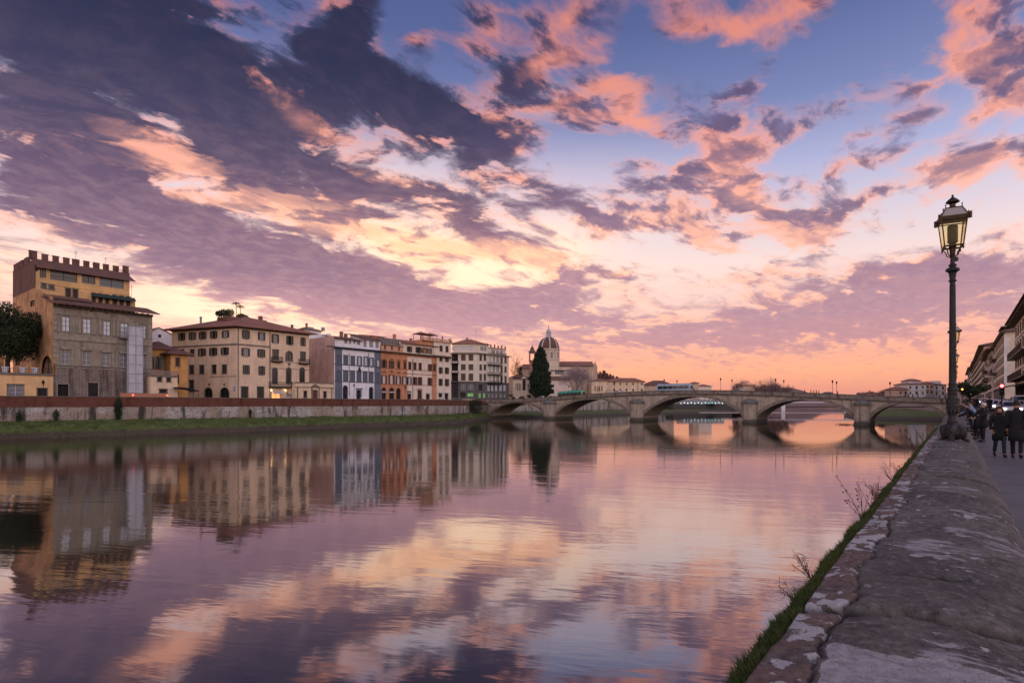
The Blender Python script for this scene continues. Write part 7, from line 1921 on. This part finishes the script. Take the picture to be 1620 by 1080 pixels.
street_house('far_white_block', 'far whitish street block beyond the rosy one', sS(1535.9), sS(1531), hh(583, 1535)-gz(240), M['palehouse'], 6, M['darkshut'], M['tile'], 2.0, q=9.0)
street_house('farthest_street_house', 'farthest low pale house at the end of the street beside the big lamp', 720, 900, 24, M['palehouse'], 5, M['darkshut'], M['tile'], 2)
# ------------------------------------------------------------------ vehicles
def paint(name, c, r=.3): return mat(name, c, r, spec=.6)
M['tyre'] = mat('rubber_tyre', (.02,.02,.02), .9); M['carglass'] = mat('car_glass', (.02,.025,.03), .08, spec=.8); M['headlamp'] = emis('lit_headlamp', (1,.93,.85), 5.0)
M['taillamp'] = emis('lit_tail_lamp', (1,.06,.03), 3.0); M['rimm'] = mat('wheel_rim', (.35,.35,.36), .35, metal=.8); M['headoff'] = mat('clear_headlamp', (.5,.5,.52), .15)
def car_parts(root, m, van=False, lit=False):
    L, W, H = (4.2, 1.72, 1.46) if not van else (4.8, 1.85, 2.05)
    if not van: prof = [(-2.1,.32),(-2.12,.62),(-2.0,.80),(-1.1,.92),(-.35,1.40),(.9,1.46),(1.55,1.28),(1.95,.95),(2.1,.85),(2.1,.34),(1.7,.22),(-1.8,.22)]
    else: prof = [(-2.4,.35),(-2.42,.75),(-2.2,1.02),(-1.6,1.15),(-1.0,1.90),(-.6,2.05),(2.2,2.05),(2.4,1.9),(2.4,.35),(2.2,.25),(-2.1,.25)]
    n_ = len(prof); b = MB(); ys = [(-W/2, .93, .05), (-W/2+.10, 1.0, 0), (W/2-.10, 1.0, 0), (W/2, .93, .05)]
    vs = []
    for y, sc, ins in ys:
        for x, z in prof:
            zz = z if z < .95 else z; yy = y*(1 - max(0, z-.95)*.30/(H-.9)) if abs(y) > W/2-.2 else y*(1 - max(0, z-.95)*.30/(H-.9)); vs.append((x*(1-ins*.15), yy, .22+(zz-.22)*(1-ins*.6)))
    fs = [(k*n_+i, k*n_+(i+1)%n_, (k+1)*n_+(i+1)%n_, (k+1)*n_+i) for k in range(3) for i in range(n_)] + [tuple(range(n_-1,-1,-1)), tuple(range(3*n_, 4*n_))]
    b.add(vs, fs); b.build('body', m, root, smooth='auto')
    g = MB()
    if not van:
        for sg in (-1, 1):
            y0, y1 = sg*(W/2*.985), sg*(W/2*.80)
            g.poly([(-.98,y0*.985,.96),(1.45,y0*.985,.96),(.95,y1*1.045,1.36),(-.32,y1*1.045,1.34)])
        g.poly([(-1.13,-.70,.945),(-1.13,.70,.945),(-.42,.60,1.385),(-.42,-.60,1.385)]); g.poly([(1.66,-.62,1.26),(1.66,.62,1.26),(2.0,.68,.97),(2.0,-.68,.97)])
    else:
        for sg in (-1, 1): g.poly([(-1.25,sg*(W/2*.97),1.2),(1.9,sg*(W/2*.97),1.2),(1.9,sg*(W/2*.87),1.8),(-.85,sg*(W/2*.87),1.8)])
        g.poly([(-1.64,-.75,1.18),(-1.64,.75,1.18),(-1.06,.66,1.88),(-1.06,-.66,1.88)])
    g.build('windows', M['carglass'], root)
    for x in (-L*.31, L*.31):
        for sg in (-1, 1):
            w = MB(); w.lathe([(.2,-.1),(.31,-.1),(.32,-.04),(.32,.04),(.31,.1),(.2,.1)], 16); wo = w.build('wheel', M['tyre'], root, Matrix.Translation((x, sg*(W/2-.08), .32)) @ Matrix.Rotation(R(90), 4, 'X')); MB().lathe([(.01,-.085),(.2,-.085),(.2,.085),(.01,.085)], 10).build('rim', M['rimm'], wo)
    xf = -2.13 if not van else -2.43
    for sg in (-1, 1):
        MB().box(xf, xf+.09, sg*.62-.17, sg*.62+.17, .58, .74).build('headlight', M['headlamp'] if lit else M['headoff'], root)
        MB().box(-xf-.10, -xf+.0, sg*.68-.1, sg*.68+.1, .66, .84).build('taillight', M['taillamp'] if lit == 2 else mat('dark_red_lens', (.15,.01,.01), .3), root)
    MB().box(xf-.005, xf+.03, -.26, .26, .38, .49).build('number_plate', M['white'], root)
_cars = {}
def car(loc, rz, m, label, van=False, lit=False, group=None, cat='car'):
    key = (m, van, lit)
    if key not in _cars:
        r = thing('parked_van' if van else 'parked_car', loc, label, 'van' if van else cat, rz, group); car_parts(r, M[m], van, lit); _cars[key] = r; return r
    return copy_tree(_cars[key], None, label, loc, rz)
M['cwhite'] = paint('white_car_paint', (.70,.70,.72)); M['csilver'] = paint('silver_car_paint', (.38,.39,.41)); M['cblack'] = paint('black_car_paint', (.02,.02,.023)); M['cblue'] = paint('dark_blue_car_paint', (.03,.045,.09)); M['cred'] = paint('dark_red_car_paint', (.16,.02,.02))
ang = math.atan2(RD.y, RD.x)      # a car at this angle drives away; its nose (-x) points back to the camera
spec = [(80, 4.6, 'cwhite', False, True, 'white car with lit headlights nearest the camera in the street queue'), (84, 6.6, 'csilver', False, False, 'silver parked car nearest the right edge by the street houses'),
 (89, 4.7, 'csilver', False, True, 'silver car with lit headlights second in the street queue'), (99, 4.6, 'cwhite', False, True, 'white car third in the street queue'), (93, 6.7, 'cwhite', False, False, 'white parked car by the house with the black awning'),
 (108, 4.8, 'cblack', False, True, 'black car fourth in the street queue'), (103, 6.8, 'cwhite', True, False, 'white parked van along the street houses'), (118, 4.6, 'cwhite', False, True, 'white car in the middle of the street queue behind the black one'),
 (114, 6.8, 'csilver', False, False, 'silver parked car further along the street houses'), (129, 4.7, 'csilver', False, True, 'distant silver car with lit headlights in the street'), (125, 6.9, 'cwhite', False, False, 'distant white parked car along the street houses'),
 (141, 4.6, 'cwhite', False, True, 'far white car with lit headlights in the street queue'), (155, 4.7, 'cwhite', False, True, 'farthest white car visible in the street queue')]
for s, q, m, van, lit, lab in spec:
    p = sq(s, q, gz(s)-.13); car(tuple(p), ang, m, lab, van, lit)
# far bank traffic
def farpt(px, w, z): p = plan(px, w); return (p.x, p.y, z)
car(farpt(697, 139.0, GZ), ang, 'cwhite', 'white car passing behind the brick parapet in front of the white terraced house')
car(farpt(663, 139.0, GZ), ang, 'cblack', 'dark car half hidden behind the brick parapet below the terracotta palazzo')
# red lit barrier lamps and the low hoarding by the scaffold
M['redlamp'] = emis('red_warning_lamp', (1,.08,.04), 6.0)
for px, lab in ((210.5, 'red warning lamp at the foot of the white scaffold tower'), (264.5, 'red warning lamp in front of the low cream terrace house')):
    x, y, z = farpt(px, 136.5, GZ); o = thing('warning_lamp', (x, y, z), lab, 'warning lamp'); MB().tube([(0,0,0),(0,0,1.4)], .04, 5).build('post', M['iron'], o); MB().ball((0,0,1.5), .16, 8, 6).build('lens', M['redlamp'], o)
a, c = plan(190, 137.5), plan(266, 137.5)
o, F = quad_wall('site_hoarding', a, c, GZ, GZ+1.9, mat('salmon_hoarding', (.42,.20,.12), .8), 'low salmon site hoarding at the foot of the white scaffold tower', 'hoarding', .1)
# buses on the bridge
def bus(px, off, m1, m2, label, z_add=0, L=11.5, name='city_bus', mroof=None):
    k_ = (px-810)/900; base = sq(SB+off, 0); q = (k_*base.y - base.x)/(RN.x - k_*RN.y); x = q-Q0
    p = sq(SB+off, q, top(x)-PAR+.35+z_add); slope = math.atan((top(x+3)-top(x-3))/6)
    r = thing(name, tuple(p), label, 'bus'); r.rotation_euler = (0, -slope, math.atan2(RN.y, RN.x))
    W, H = 2.5, 3.05; b = MB(); n_ = 10
    ring = [(-W/2,.35),(-W/2,2.0),(-W/2+.04,2.65),(-W/2+.22,2.95),(0,3.05),(W/2-.22,2.95),(W/2-.04,2.65),(W/2,2.0),(W/2,.35)]
    for x0, x1, rr in ((-L/2, L/2, ring),):
        vs = []
        for xx, f in ((x0, .94), (x0+.25, 1), (x1-.25, 1), (x1, .94)):
            vs += [(xx, y*f, .35+(z-.35)*(f if f < 1 else 1)) for y, z in rr]
        m_ = len(rr); b.add(vs, [(k*m_+i, (k+1)*m_+i, (k+1)*m_+(i+1)%m_, k*m_+(i+1)%m_) for k in range(3) for i in range(m_)] + [tuple(range(m_)), tuple(range(4*m_-1, 3*m_-1, -1))])
    b.build('body', m1, r, smooth='auto')
    MB().box(-L/2+.5, L/2-.5, -.95, .95, 2.98, 3.2).build('roof_unit', mroof or m2, r)
    for sg in (-1, 1):
        for i in range(6):
            x0 = -L/2+.5+i*(L-1)/6; MB().box(x0, x0+(L-1)/6-.12, sg*(W/2+.012)-.01, sg*(W/2+.012)+.01, 1.35, 2.35).build('window', M['carglass'], r)
        MB().box(-L/2+.3, L/2-.3, sg*(W/2+.008)-.008, sg*(W/2+.008)+.008, 2.45, 2.75).build('stripe', m2, r)
        for x0 in (-L*.3, L*.28): wo = MB().lathe([(.25,-.14),(.47,-.14),(.48,.14),(.25,.14)], 16).build('wheel', M['tyre'], r, Matrix.Translation((x0, sg*(W/2-.15), .48)) @ Matrix.Rotation(R(90), 4, 'X')); MB().lathe([(.01,-.12),(.25,-.12),(.25,.12),(.01,.12)], 10).build('rim', M['rimm'], wo)
    for sx in (-1, 1): MB().box(sx*L/2-.02, sx*L/2+.02, -1.05, 1.05, 1.3, 2.4).build('windscreen', M['carglass'], r)
    return r
M['busteal'] = paint('teal_bus_paint', (.02,.30,.36), .35); M['busgreen'] = paint('green_bus_paint', (.09,.42,.12), .35); M['busblue'] = paint('pale_blue_bus_paint', (.28,.40,.50), .35); M['buspale'] = paint('pale_grey_bus_paint', (.38,.42,.47), .4)
bus(904, 5, M['busgreen'], M['busteal'], 'teal and green bus crossing the left side of the bridge', .0, 11.8, mroof=M['busteal'])
bus(1067, 5, M['busblue'], M['buspale'], 'pale blue bus crossing the bridge near its crest', .45, 12.5)
def onbridge(px, off, dz=.35):
    k_ = (px-810)/900; base = sq(SB+off, 0); q = (k_*base.y - base.x)/(RN.x - k_*RN.y); return sq(SB+off, q, top(q-Q0)-PAR+dz)
ab_ = math.atan2(RN.y, RN.x)
car(tuple(onbridge(976, 4.5, .9)), ab_, 'cwhite', 'white car on the bridge below the long cream building')
car(tuple(onbridge(1468, 4.5, .7)), ab_, 'cblue', 'dark blue car on the right end of the bridge before the distant houses')
car(tuple(onbridge(1166, 4.5, .7)), ab_, 'csilver', 'silver car on the bridge behind the second pier lamp posts')
car(tuple(onbridge(856, 5, .8)), ab_, 'cwhite', 'white car on the left end of the bridge beside the tall cypress')
car(tuple(onbridge(872, 5, .8)), ab_, 'csilver', 'silver car between the tall cypress and the teal bus')
car(tuple(onbridge(1307, 5, .6)), ab_, 'cblack', 'black car on the bridge over the fourth arch')
# traffic lights
def traffic_light(s, q, h, lab, m, yaw=0):
    p = sq(s, q, gz(s)-.13); r = thing('traffic_light', tuple(p), lab, 'traffic light', -TH)
    MB().tube([(0,0,0),(0,0,h)], .06, 8).build('pole', M['iron'], r); MB().box(-.18, .18, -.12, .12, h-.9, h+.15).build('signal_box', M['iron'], r)
    for i, c in enumerate((m, M['dark'], M['dark'])):
        MB().lathe([(.01,0),(.12,0),(.13,.04),(.01,.05)], 12).build('lens', c, r, Matrix.Translation((0, -.12, h-.05-.32*i)) @ Matrix.Rotation(R(90), 4, 'X'))
        b = MB(); n_ = 8
        for k in range(n_):
            a0, a1 = math.pi*k/n_, math.pi*(k+1)/n_; b.poly([(.14*math.cos(a0), -.12, h-.05-.32*i+.14*math.sin(a0)), (.14*math.cos(a1), -.12, h-.05-.32*i+.14*math.sin(a1)), (.14*math.cos(a1), -.30, h-.05-.32*i+.14*math.sin(a1)), (.14*math.cos(a0), -.30, h-.05-.32*i+.14*math.sin(a0))])
        b.build('visor', M['iron'], r)
    return r
M['redsig'] = emis('red_signal', (1,.05,.05), 14.0); M['ambsig'] = emis('amber_signal', (1,.28,.05), 8.0)
traffic_light(64, 3.1, 2.95, 'traffic light showing red over the street queue, left one of two', M['redsig'])
traffic_light(60, 4.6+1.7, 2.6, 'traffic light showing red near the right edge, in front of the awning house', M['redsig'])
traffic_light(128, .9, 3.2, 'small traffic light glowing amber just right of the big lamp post', M['ambsig'])
# dark trees / awnings far down the pavement
p = sq(150, 2.3, gz(150)); broad_tree('street_tree', tuple(p), 4.6, (3.6, 3.6, 1.8), 'dark rounded tree at the end of the near pavement beside the big lamp', M['darkleaf'], 51, 1500, .5, .25)
# ------------------------------------------------------------------ people
def skin(name, pts, edges, rad, m, parent, sub=2, smooth=True):
    me = bpy.data.meshes.new(name); me.from_pydata([tuple(p) for p in pts], edges, []); me.update()
    o = bpy.data.objects.new(name, me); COL.objects.link(o)
    md = o.modifiers.new('skin', 'SKIN'); md.use_smooth_shade = True
    for i, v in enumerate(me.skin_vertices[0].data): r = rad[i]; v.radius = r if isinstance(r, tuple) else (r, r); v.use_root = (i == 0)
    sd_ = o.modifiers.new('sub', 'SUBSURF'); sd_.levels = sub; sd_.render_levels = sub
    dg = bpy.context.evaluated_depsgraph_get(); dg.update(); nm = bpy.data.meshes.new_from_object(o.evaluated_get(dg)); bpy.data.objects.remove(o); bpy.data.meshes.remove(me)
    nm.materials.clear(); nm.materials.append(m); nm.name = name; nm.polygons.foreach_set('use_smooth', [True]*len(nm.polygons))
    return obj(name, nm, parent)
M['skintone'] = mat('skin', (.42,.24,.17), .55); M['coatblack'] = mat('black_wool_coat', (.012,.012,.014), .9); M['coatgrey'] = mat('dark_grey_jacket', (.035,.036,.040), .85); M['jeans'] = mat('dark_teal_jeans', (.018,.035,.042), .85)
M['trous'] = mat('black_trousers', (.014,.014,.017), .9); M['shoe'] = mat('black_leather_shoe', (.012,.012,.012), .5); M['auburn'] = mat('auburn_hair', (.055,.020,.010), .5); M['darkhair'] = mat('dark_hair', (.012,.009,.008), .5); M['whitehair'] = mat('white_hair', (.55,.52,.50), .7); M['bluecoat'] = mat('light_blue_jacket', (.16,.24,.40), .8); M['browncoat'] = mat('brown_coat', (.07,.04,.025), .85)
_walk = {}
def person(loc, yaw, h, label, coat='coatblack', legs='trous', hair='darkhair', hairlen=0, step=.25, lean=0.0, arms='swing', coatlen=.42, detail=1, group=None, bag=False):
    """faces -y at yaw 0; all measures for a 1.75 m figure scaled to h"""
    if not detail:
        key = (coat, round(lean, 2), arms)
        if key in _walk: return copy_tree(_walk[key], None, label, loc, yaw)
    r = thing('person', loc, label, 'person', yaw, group)
    if not detail: _walk[(coat, round(lean, 2), arms)] = r
    S = h/1.75; sub = 2 if detail else 1
    def P(x, y, z): return Vector((x, y, z))*S
    hip = .93; sw = step
    Lp = [P(0, 0, hip), P(.095, 0, hip-.06), P(.10, -sw*.45-.03, .50), P(.10, -sw*.9, .085), P(.105, -sw*.9-.15, .045),
          P(-.095, 0, hip-.06), P(-.10, sw*.15-.04, .50), P(-.10, sw*.9, .10 + .06*min(1, sw*3)), P(-.105, sw*.9-.13, .045)]
    ly = -lean
    T1 = P(0, ly*.45, 1.18); T2 = P(0, ly*.9, 1.40); NK = P(0, ly*1.08, 1.50); HD = P(0, ly*1.22-.012, 1.605); HT = P(0, ly*1.26+.005, 1.69)
    ya = ly*.9
    if arms == 'swing': A = [(P(.19, ya, 1.41), P(.235, ya+.06, 1.14), P(.23, ya-.06+sw*.3, .90)), (P(-.19, ya, 1.41), P(-.235, ya-.03, 1.14), P(-.22, ya-.16, .92))]
    elif arms == 'pocket': A = [(P(.185, ya, 1.40), P(.245, ya+.05, 1.14), P(.215, ya-.05, .93)), (P(-.185, ya, 1.40), P(-.245, ya+.05, 1.14), P(-.215, ya-.05, .93))]
    else: A = [(P(.19, ya, 1.40), P(.22, ya-.20, 1.20), P(.12, ya-.42, 1.10)), (P(-.19, ya, 1.40), P(-.22, ya-.20, 1.20), P(-.12, ya-.42, 1.10))]
    # continuous body
    pts = [P(0,0,hip), T1, T2, NK, HD, HT]; ed = [(0,1),(1,2),(2,3),(3,4),(4,5)]; rad = [.10*S, .085*S, .10*S, .050*S, (.078*S, .088*S), (.068*S, .078*S)]
    for pr in A:
        i = len(pts); pts += list(pr); ed += [(2,i),(i,i+1),(i+1,i+2)]; rad += [.055*S, .042*S, .032*S]
        hd_ = pr[2] + (pr[2]-pr[1]).normalized()*.075*S; pts.append(hd_); ed.append((i+2, i+3)); rad.append(.030*S)
    for k0 in (1, 5):
        i = len(pts); pts += Lp[k0:k0+4] if k0 == 1 else Lp[5:9]; ed += [(0,i),(i,i+1),(i+1,i+2),(i+2,i+3)]; rad += [.082*S, .055*S, .040*S, .034*S]
    skin('body', pts, ed, rad, M['skintone'], r, sub)
    if detail:
        f = MB(); c = HD
        for sx in (-1, 1):
            f.ball(c + Vector((sx*.031, -.083, .018))*S, .011*S, 6, 5); f.ball(c + Vector((sx*.086, -.0, .0))*S, .022*S, 6, 5, (.5, .8, 1.3))
        f.build('eyes_and_ears', M['darkhair'] if False else M['skintone'], r, smooth=True)
        f = MB(); f.tube([c+Vector((0,-.086,.018))*S, c+Vector((0,-.112,-.018))*S, c+Vector((0,-.09,-.026))*S], [.009*S,.015*S,.008*S], 6); f.ball(c+Vector((0,-.086,-.05))*S, .02*S, 6, 4, (1.2,.5,.4)); f.build('nose_and_mouth', M['skintone'], r, smooth=True)
        f = MB()
        for sx in (-1, 1): f.ball(c + Vector((sx*.031, -.091, .018))*S, .007*S, 5, 4)
        f.build('eye', M['darkhair'], r)
        for pr in A:
            d = (pr[2]-pr[1]).normalized(); base = pr[2]+d*.10*S; side = d.cross(Vector((0,-1,.2))).normalized(); fwd = side.cross(d)
            hm = MB()
            for k, ln_ in enumerate((.062, .072, .068, .052)):
                o_ = base + side*(k-1.5)*.019*S; hm.tube([o_, o_+d*ln_*.5*S+fwd*.006*S, o_+d*ln_*.85*S+fwd*.03*S], [.010*S,.009*S,.007*S], 6)
            o_ = pr[2]+d*.05*S - side*.03*S; hm.tube([o_, o_-side*.03*S+d*.03*S, o_-side*.035*S+d*.06*S+fwd*.01*S], [.012*S,.011*S,.008*S], 6)
            hm.build('hand', M['skintone'], r, smooth=True)
    # trousers and shoes
    pts = [P(0,0,hip)] + [Lp[1], Lp[2], Lp[3]+P(0,0,.01), Lp[5], Lp[6], Lp[7]+P(0,0,.01)]
    skin('trousers', pts, [(0,1),(1,2),(2,3),(0,4),(4,5),(5,6)], [.115*S, .092*S, .068*S, .056*S, .092*S, .068*S, .056*S], M[legs], r, sub)
    for k0 in (3, 7):
        a_, t_ = Lp[k0], Lp[k0+1]; MB().tube([a_+P(0,.05,-.035), a_+P(0,0,-.02), (a_+t_)/2+P(0,-.0,.0), t_+P(0,-.01,0), t_+P(0,-.045,-.008)], [.038*S,.050*S,.046*S,.044*S,.022*S], 8).build('shoe', M['shoe'], r, smooth=True)
    # coat: lofted body with collar and tapering sleeves
    cb = MB(); n_ = 16
    rings = [(hip-coatlen, .205, .165, 0), (hip-coatlen*.5, .20, .155, 0), (hip, .185, .140, 0), (1.08, .160, .120, .25), (1.24, .178, .128, .6), (1.36, .192, .125, .85), (1.425, .178, .105, .95), (1.465, .115, .088, 1.0), (1.50, .072, .072, 1.05), (1.545, .066, .068, 1.08)]
    vs = []
    for z, rx, ry, lf in rings:
        for i in range(n_):
            ph = 2*math.pi*i/n_; vs.append(Vector((rx*math.cos(ph)*(1-.10*abs(math.sin(ph))), ry*math.sin(ph) + ly*lf, z))*S)
    cb.add(vs, [(k*n_+i, k*n_+(i+1)%n_, (k+1)*n_+(i+1)%n_, (k+1)*n_+i) for k in range(len(rings)-1) for i in range(n_)] + [tuple(range(n_-1,-1,-1))])
    for pr in A:
        m0 = pr[0].lerp(pr[1], .5); m1 = pr[1].lerp(pr[2], .5); inn_ = pr[0]*.72 + Vector((0, pr[0].y*.28, pr[0].z*.28))
        cb.tube([inn_, pr[0], m0, pr[1], m1, pr[1].lerp(pr[2], .97)], [.075*S, .078*S, .070*S, .062*S, .055*S, .050*S], 10)
    cb.build('coat', M[coat], r, smooth=True)
    hb = MB(); c = (HD+HT)/2 + Vector((0, .018, .012))*S
    n_, m_ = 12, 8; vs = []
    for k in range(m_+1):
        th = math.pi*.62*k/m_
        for i in range(n_):
            ph = 2*math.pi*i/n_; rr = .098*S*math.sin(th)+.001; fr_ = max(0, -math.sin(ph)); zz = c.z + .105*S*math.cos(th) + fr_*.075*S*(k/m_)**1.5
            vs.append((c.x+rr*math.cos(ph), c.y+rr*math.sin(ph)*1.12+fr_*.012*S*(k/m_), zz))
    hb.add(vs, [(k*n_+i, (k+1)*n_+i, (k+1)*n_+(i+1)%n_, k*n_+(i+1)%n_) for k in range(m_) for i in range(n_)]); 
    if hairlen:
        for i in range(11):
            ph = -.35 + (math.pi+.7)*i/10; x = math.cos(ph)*.088*S; y = math.sin(ph)*.085*S
            hb.tube([c+Vector((x, y, .03*S)), c+Vector((x*1.12, y*1.15+.005, -.09*S)), c+Vector((x*1.15, y*1.25+.01*S, -.09*S-hairlen*S*.6)), c+Vector((x*1.0, y*1.2, -.09*S-hairlen*S))], [.028*S,.034*S,.036*S,.012*S], 6)
    hb.build('hair', M[hair], r, smooth=True)
    if bag:
        b = MB().box(.21*S, .32*S, -.14*S, .16*S, .72*S, 1.0*S); b.tube([(.26*S,-.1*S,1.0*S),(.24*S,0,1.35*S),(.1*S,.0,1.50*S),(.24*S,.05*S,1.3*S),(.26*S,.12*S,1.0*S)], .012*S, 5)
        o = b.build('shoulder_bag', M['coatblack'], None, Matrix.Translation(r.location) @ Matrix.Rotation(yaw, 4, 'Z')); o['label'] = 'black shoulder bag carried by the auburn haired woman'; o['category'] = 'bag'
    return r
toCam = lambda p: math.atan2(-p[0], p[1]) * 1.0
def walker(px, py_feet, h, lab, yaw, **k):
    # feet row on the near pavement
    Y = 18.0
    for _ in range(12):
        X = (px-810)/900*Y; s = X*RD.x+Y*RD.y; Y = (EYE-gz(s))*900/(py_feet-639)
    return person(((px-810)/900*Y, Y, gz(s)), yaw, h, lab, **k)
cy = R(-38)       # turned to the camera along the quay
walker(1581, 722, 1.62, 'woman with long auburn hair, black coat and dark teal jeans walking towards us', cy+R(8), hair='auburn', hairlen=.30, legs='jeans', arms='pocket', coatlen=.36, step=.22, bag=True)
walker(1608.5, 725, 1.80, 'tall man in a black coat and black trousers walking beside the auburn haired woman', cy+math.pi-R(8), hair='darkhair', arms='pocket', coatlen=.40, step=.18)
walker(1555.5, 699, 1.68, 'white haired man in a black jacket standing by the parapet with his hands together', cy-R(55), hair='whitehair', arms='lean', coatlen=.26, step=.06)
for s, q, h, lab, kw in ((33.5, .78, 1.66, 'person in black with dark hair leaning on the parapet nearest the white haired man', dict(lean=.34)), (36.5, .80, 1.72, 'person in a light blue jacket at the parapet beside the white haired man', dict(lean=.2, coat='bluecoat')),
    (40, .78, 1.68, 'person in dark grey leaning on the parapet, middle of the group', dict(lean=.36, coat='coatgrey')), (44, .80, 1.62, 'person in black leaning far over the parapet behind the middle one', dict(lean=.42)), (50, .8, 1.7, 'person in brown leaning on the parapet, near the end of the group', dict(lean=.3, coat='browncoat')),
    (58, .82, 1.65, 'last dark figure leaning on the parapet beside the big lamp shaft', dict(lean=.3, coat='coatgrey'))):
    p = sq(s, q, gz(s)); person(tuple(p), cy-R(90)+R(rnd.uniform(-12, 12)), h, lab, arms='lean', step=.08, **kw)
for s, q, h, yaw, lab, kw in ((84, 3.0, 1.75, cy, 'distant person in black walking in the roadway between the white haired man and the woman', {}), (62, 1.9, 1.7, cy, 'small distant walker in grey on the pavement behind the leaning group', dict(coat='coatgrey')), (74, 1.3, 1.66, cy+math.pi, 'distant walker in brown on the pavement far behind the leaning group', dict(coat='browncoat')),
    (92, 2.0, 1.7, cy, 'far small figure in black at the end of the pavement', {}), (100, 1.2, 1.7, cy, 'farthest small figure beside the parapet past the lamp', dict(coat='coatgrey'))):
    p = sq(s, q, gz(s)); person(tuple(p), yaw, h, lab, detail=0, **kw)
for px, lab, kw in ((1273, 'lone person standing on the bridge over the fourth arch', {}), (1283, 'first person of a row of four on the bridge over the fourth arch', {}), (1287.5, 'second person of a row of four on the bridge', dict(coat='coatgrey')), (1291.5, 'third person of a row of four on the bridge', {}), (1295.5, 'fourth person of a row of four on the bridge', dict(coat='browncoat')),
    (1325, 'person on the bridge beside the close pair of lamp posts', {}), (1097, 'person in dark clothes on the bridge just right of the pale bus', {}), (1432, 'person on the bridge left of the distant houses', {}), (1437, 'second person on the bridge before the stepped roof house', {}), (1444, 'third person on the bridge before the tall pale house', {}),
    (1452, 'fourth person on the bridge before the tall pale house loft', {}), (1486, 'person on the right end of the bridge before the white distant house', {}), (1495, 'person on the right end of the bridge next to the big lamp post', {}), (1002, 'person on the bridge above the second pier', {}), (788, 'person at the left end of the bridge before the corner building', {}), (797, 'second person at the left end of the bridge before the corner building', {}), (959, 'person on the bridge between the teal bus and the lamp post', {})):
    p = onbridge(px, 1.3, .75); person(tuple(p), ab_+R(90)*(1 if int(px) % 2 else -1), 1.7, lab, detail=0, group=None, **kw)

# lamp posts along the far bank street
first = None
for px, lab in ((461, 'slim street lamp in front of the lit shop of the cream corner palazzo'), (560, 'slim street lamp before the blue grey palazzo portal'), (641, 'slim street lamp before the terracotta palazzo shop doors'), (722, 'slim street lamp before the dark ground floor of the balconied corner building')):
    x, y, z = farpt(px, 134.5, GZ)
    if first is None:
        first = thing('far_street_lamp', (x, y, z), lab, 'street lamp', 0, 'street lamps along the far bank'); MB().lathe([(.12,0),(.08,.5),(.05,.8),(.045,4.2),(.09,4.3),(.03,4.4)], 8).build('post', M['iron'], first); MB().lathe([(.08,4.4),(.24,4.95),(.28,5.0),(.12,5.25),(.04,5.45)], 6).build('lantern', M['iron'], first)
    else: copy_tree(first, None, lab, (x, y, z))
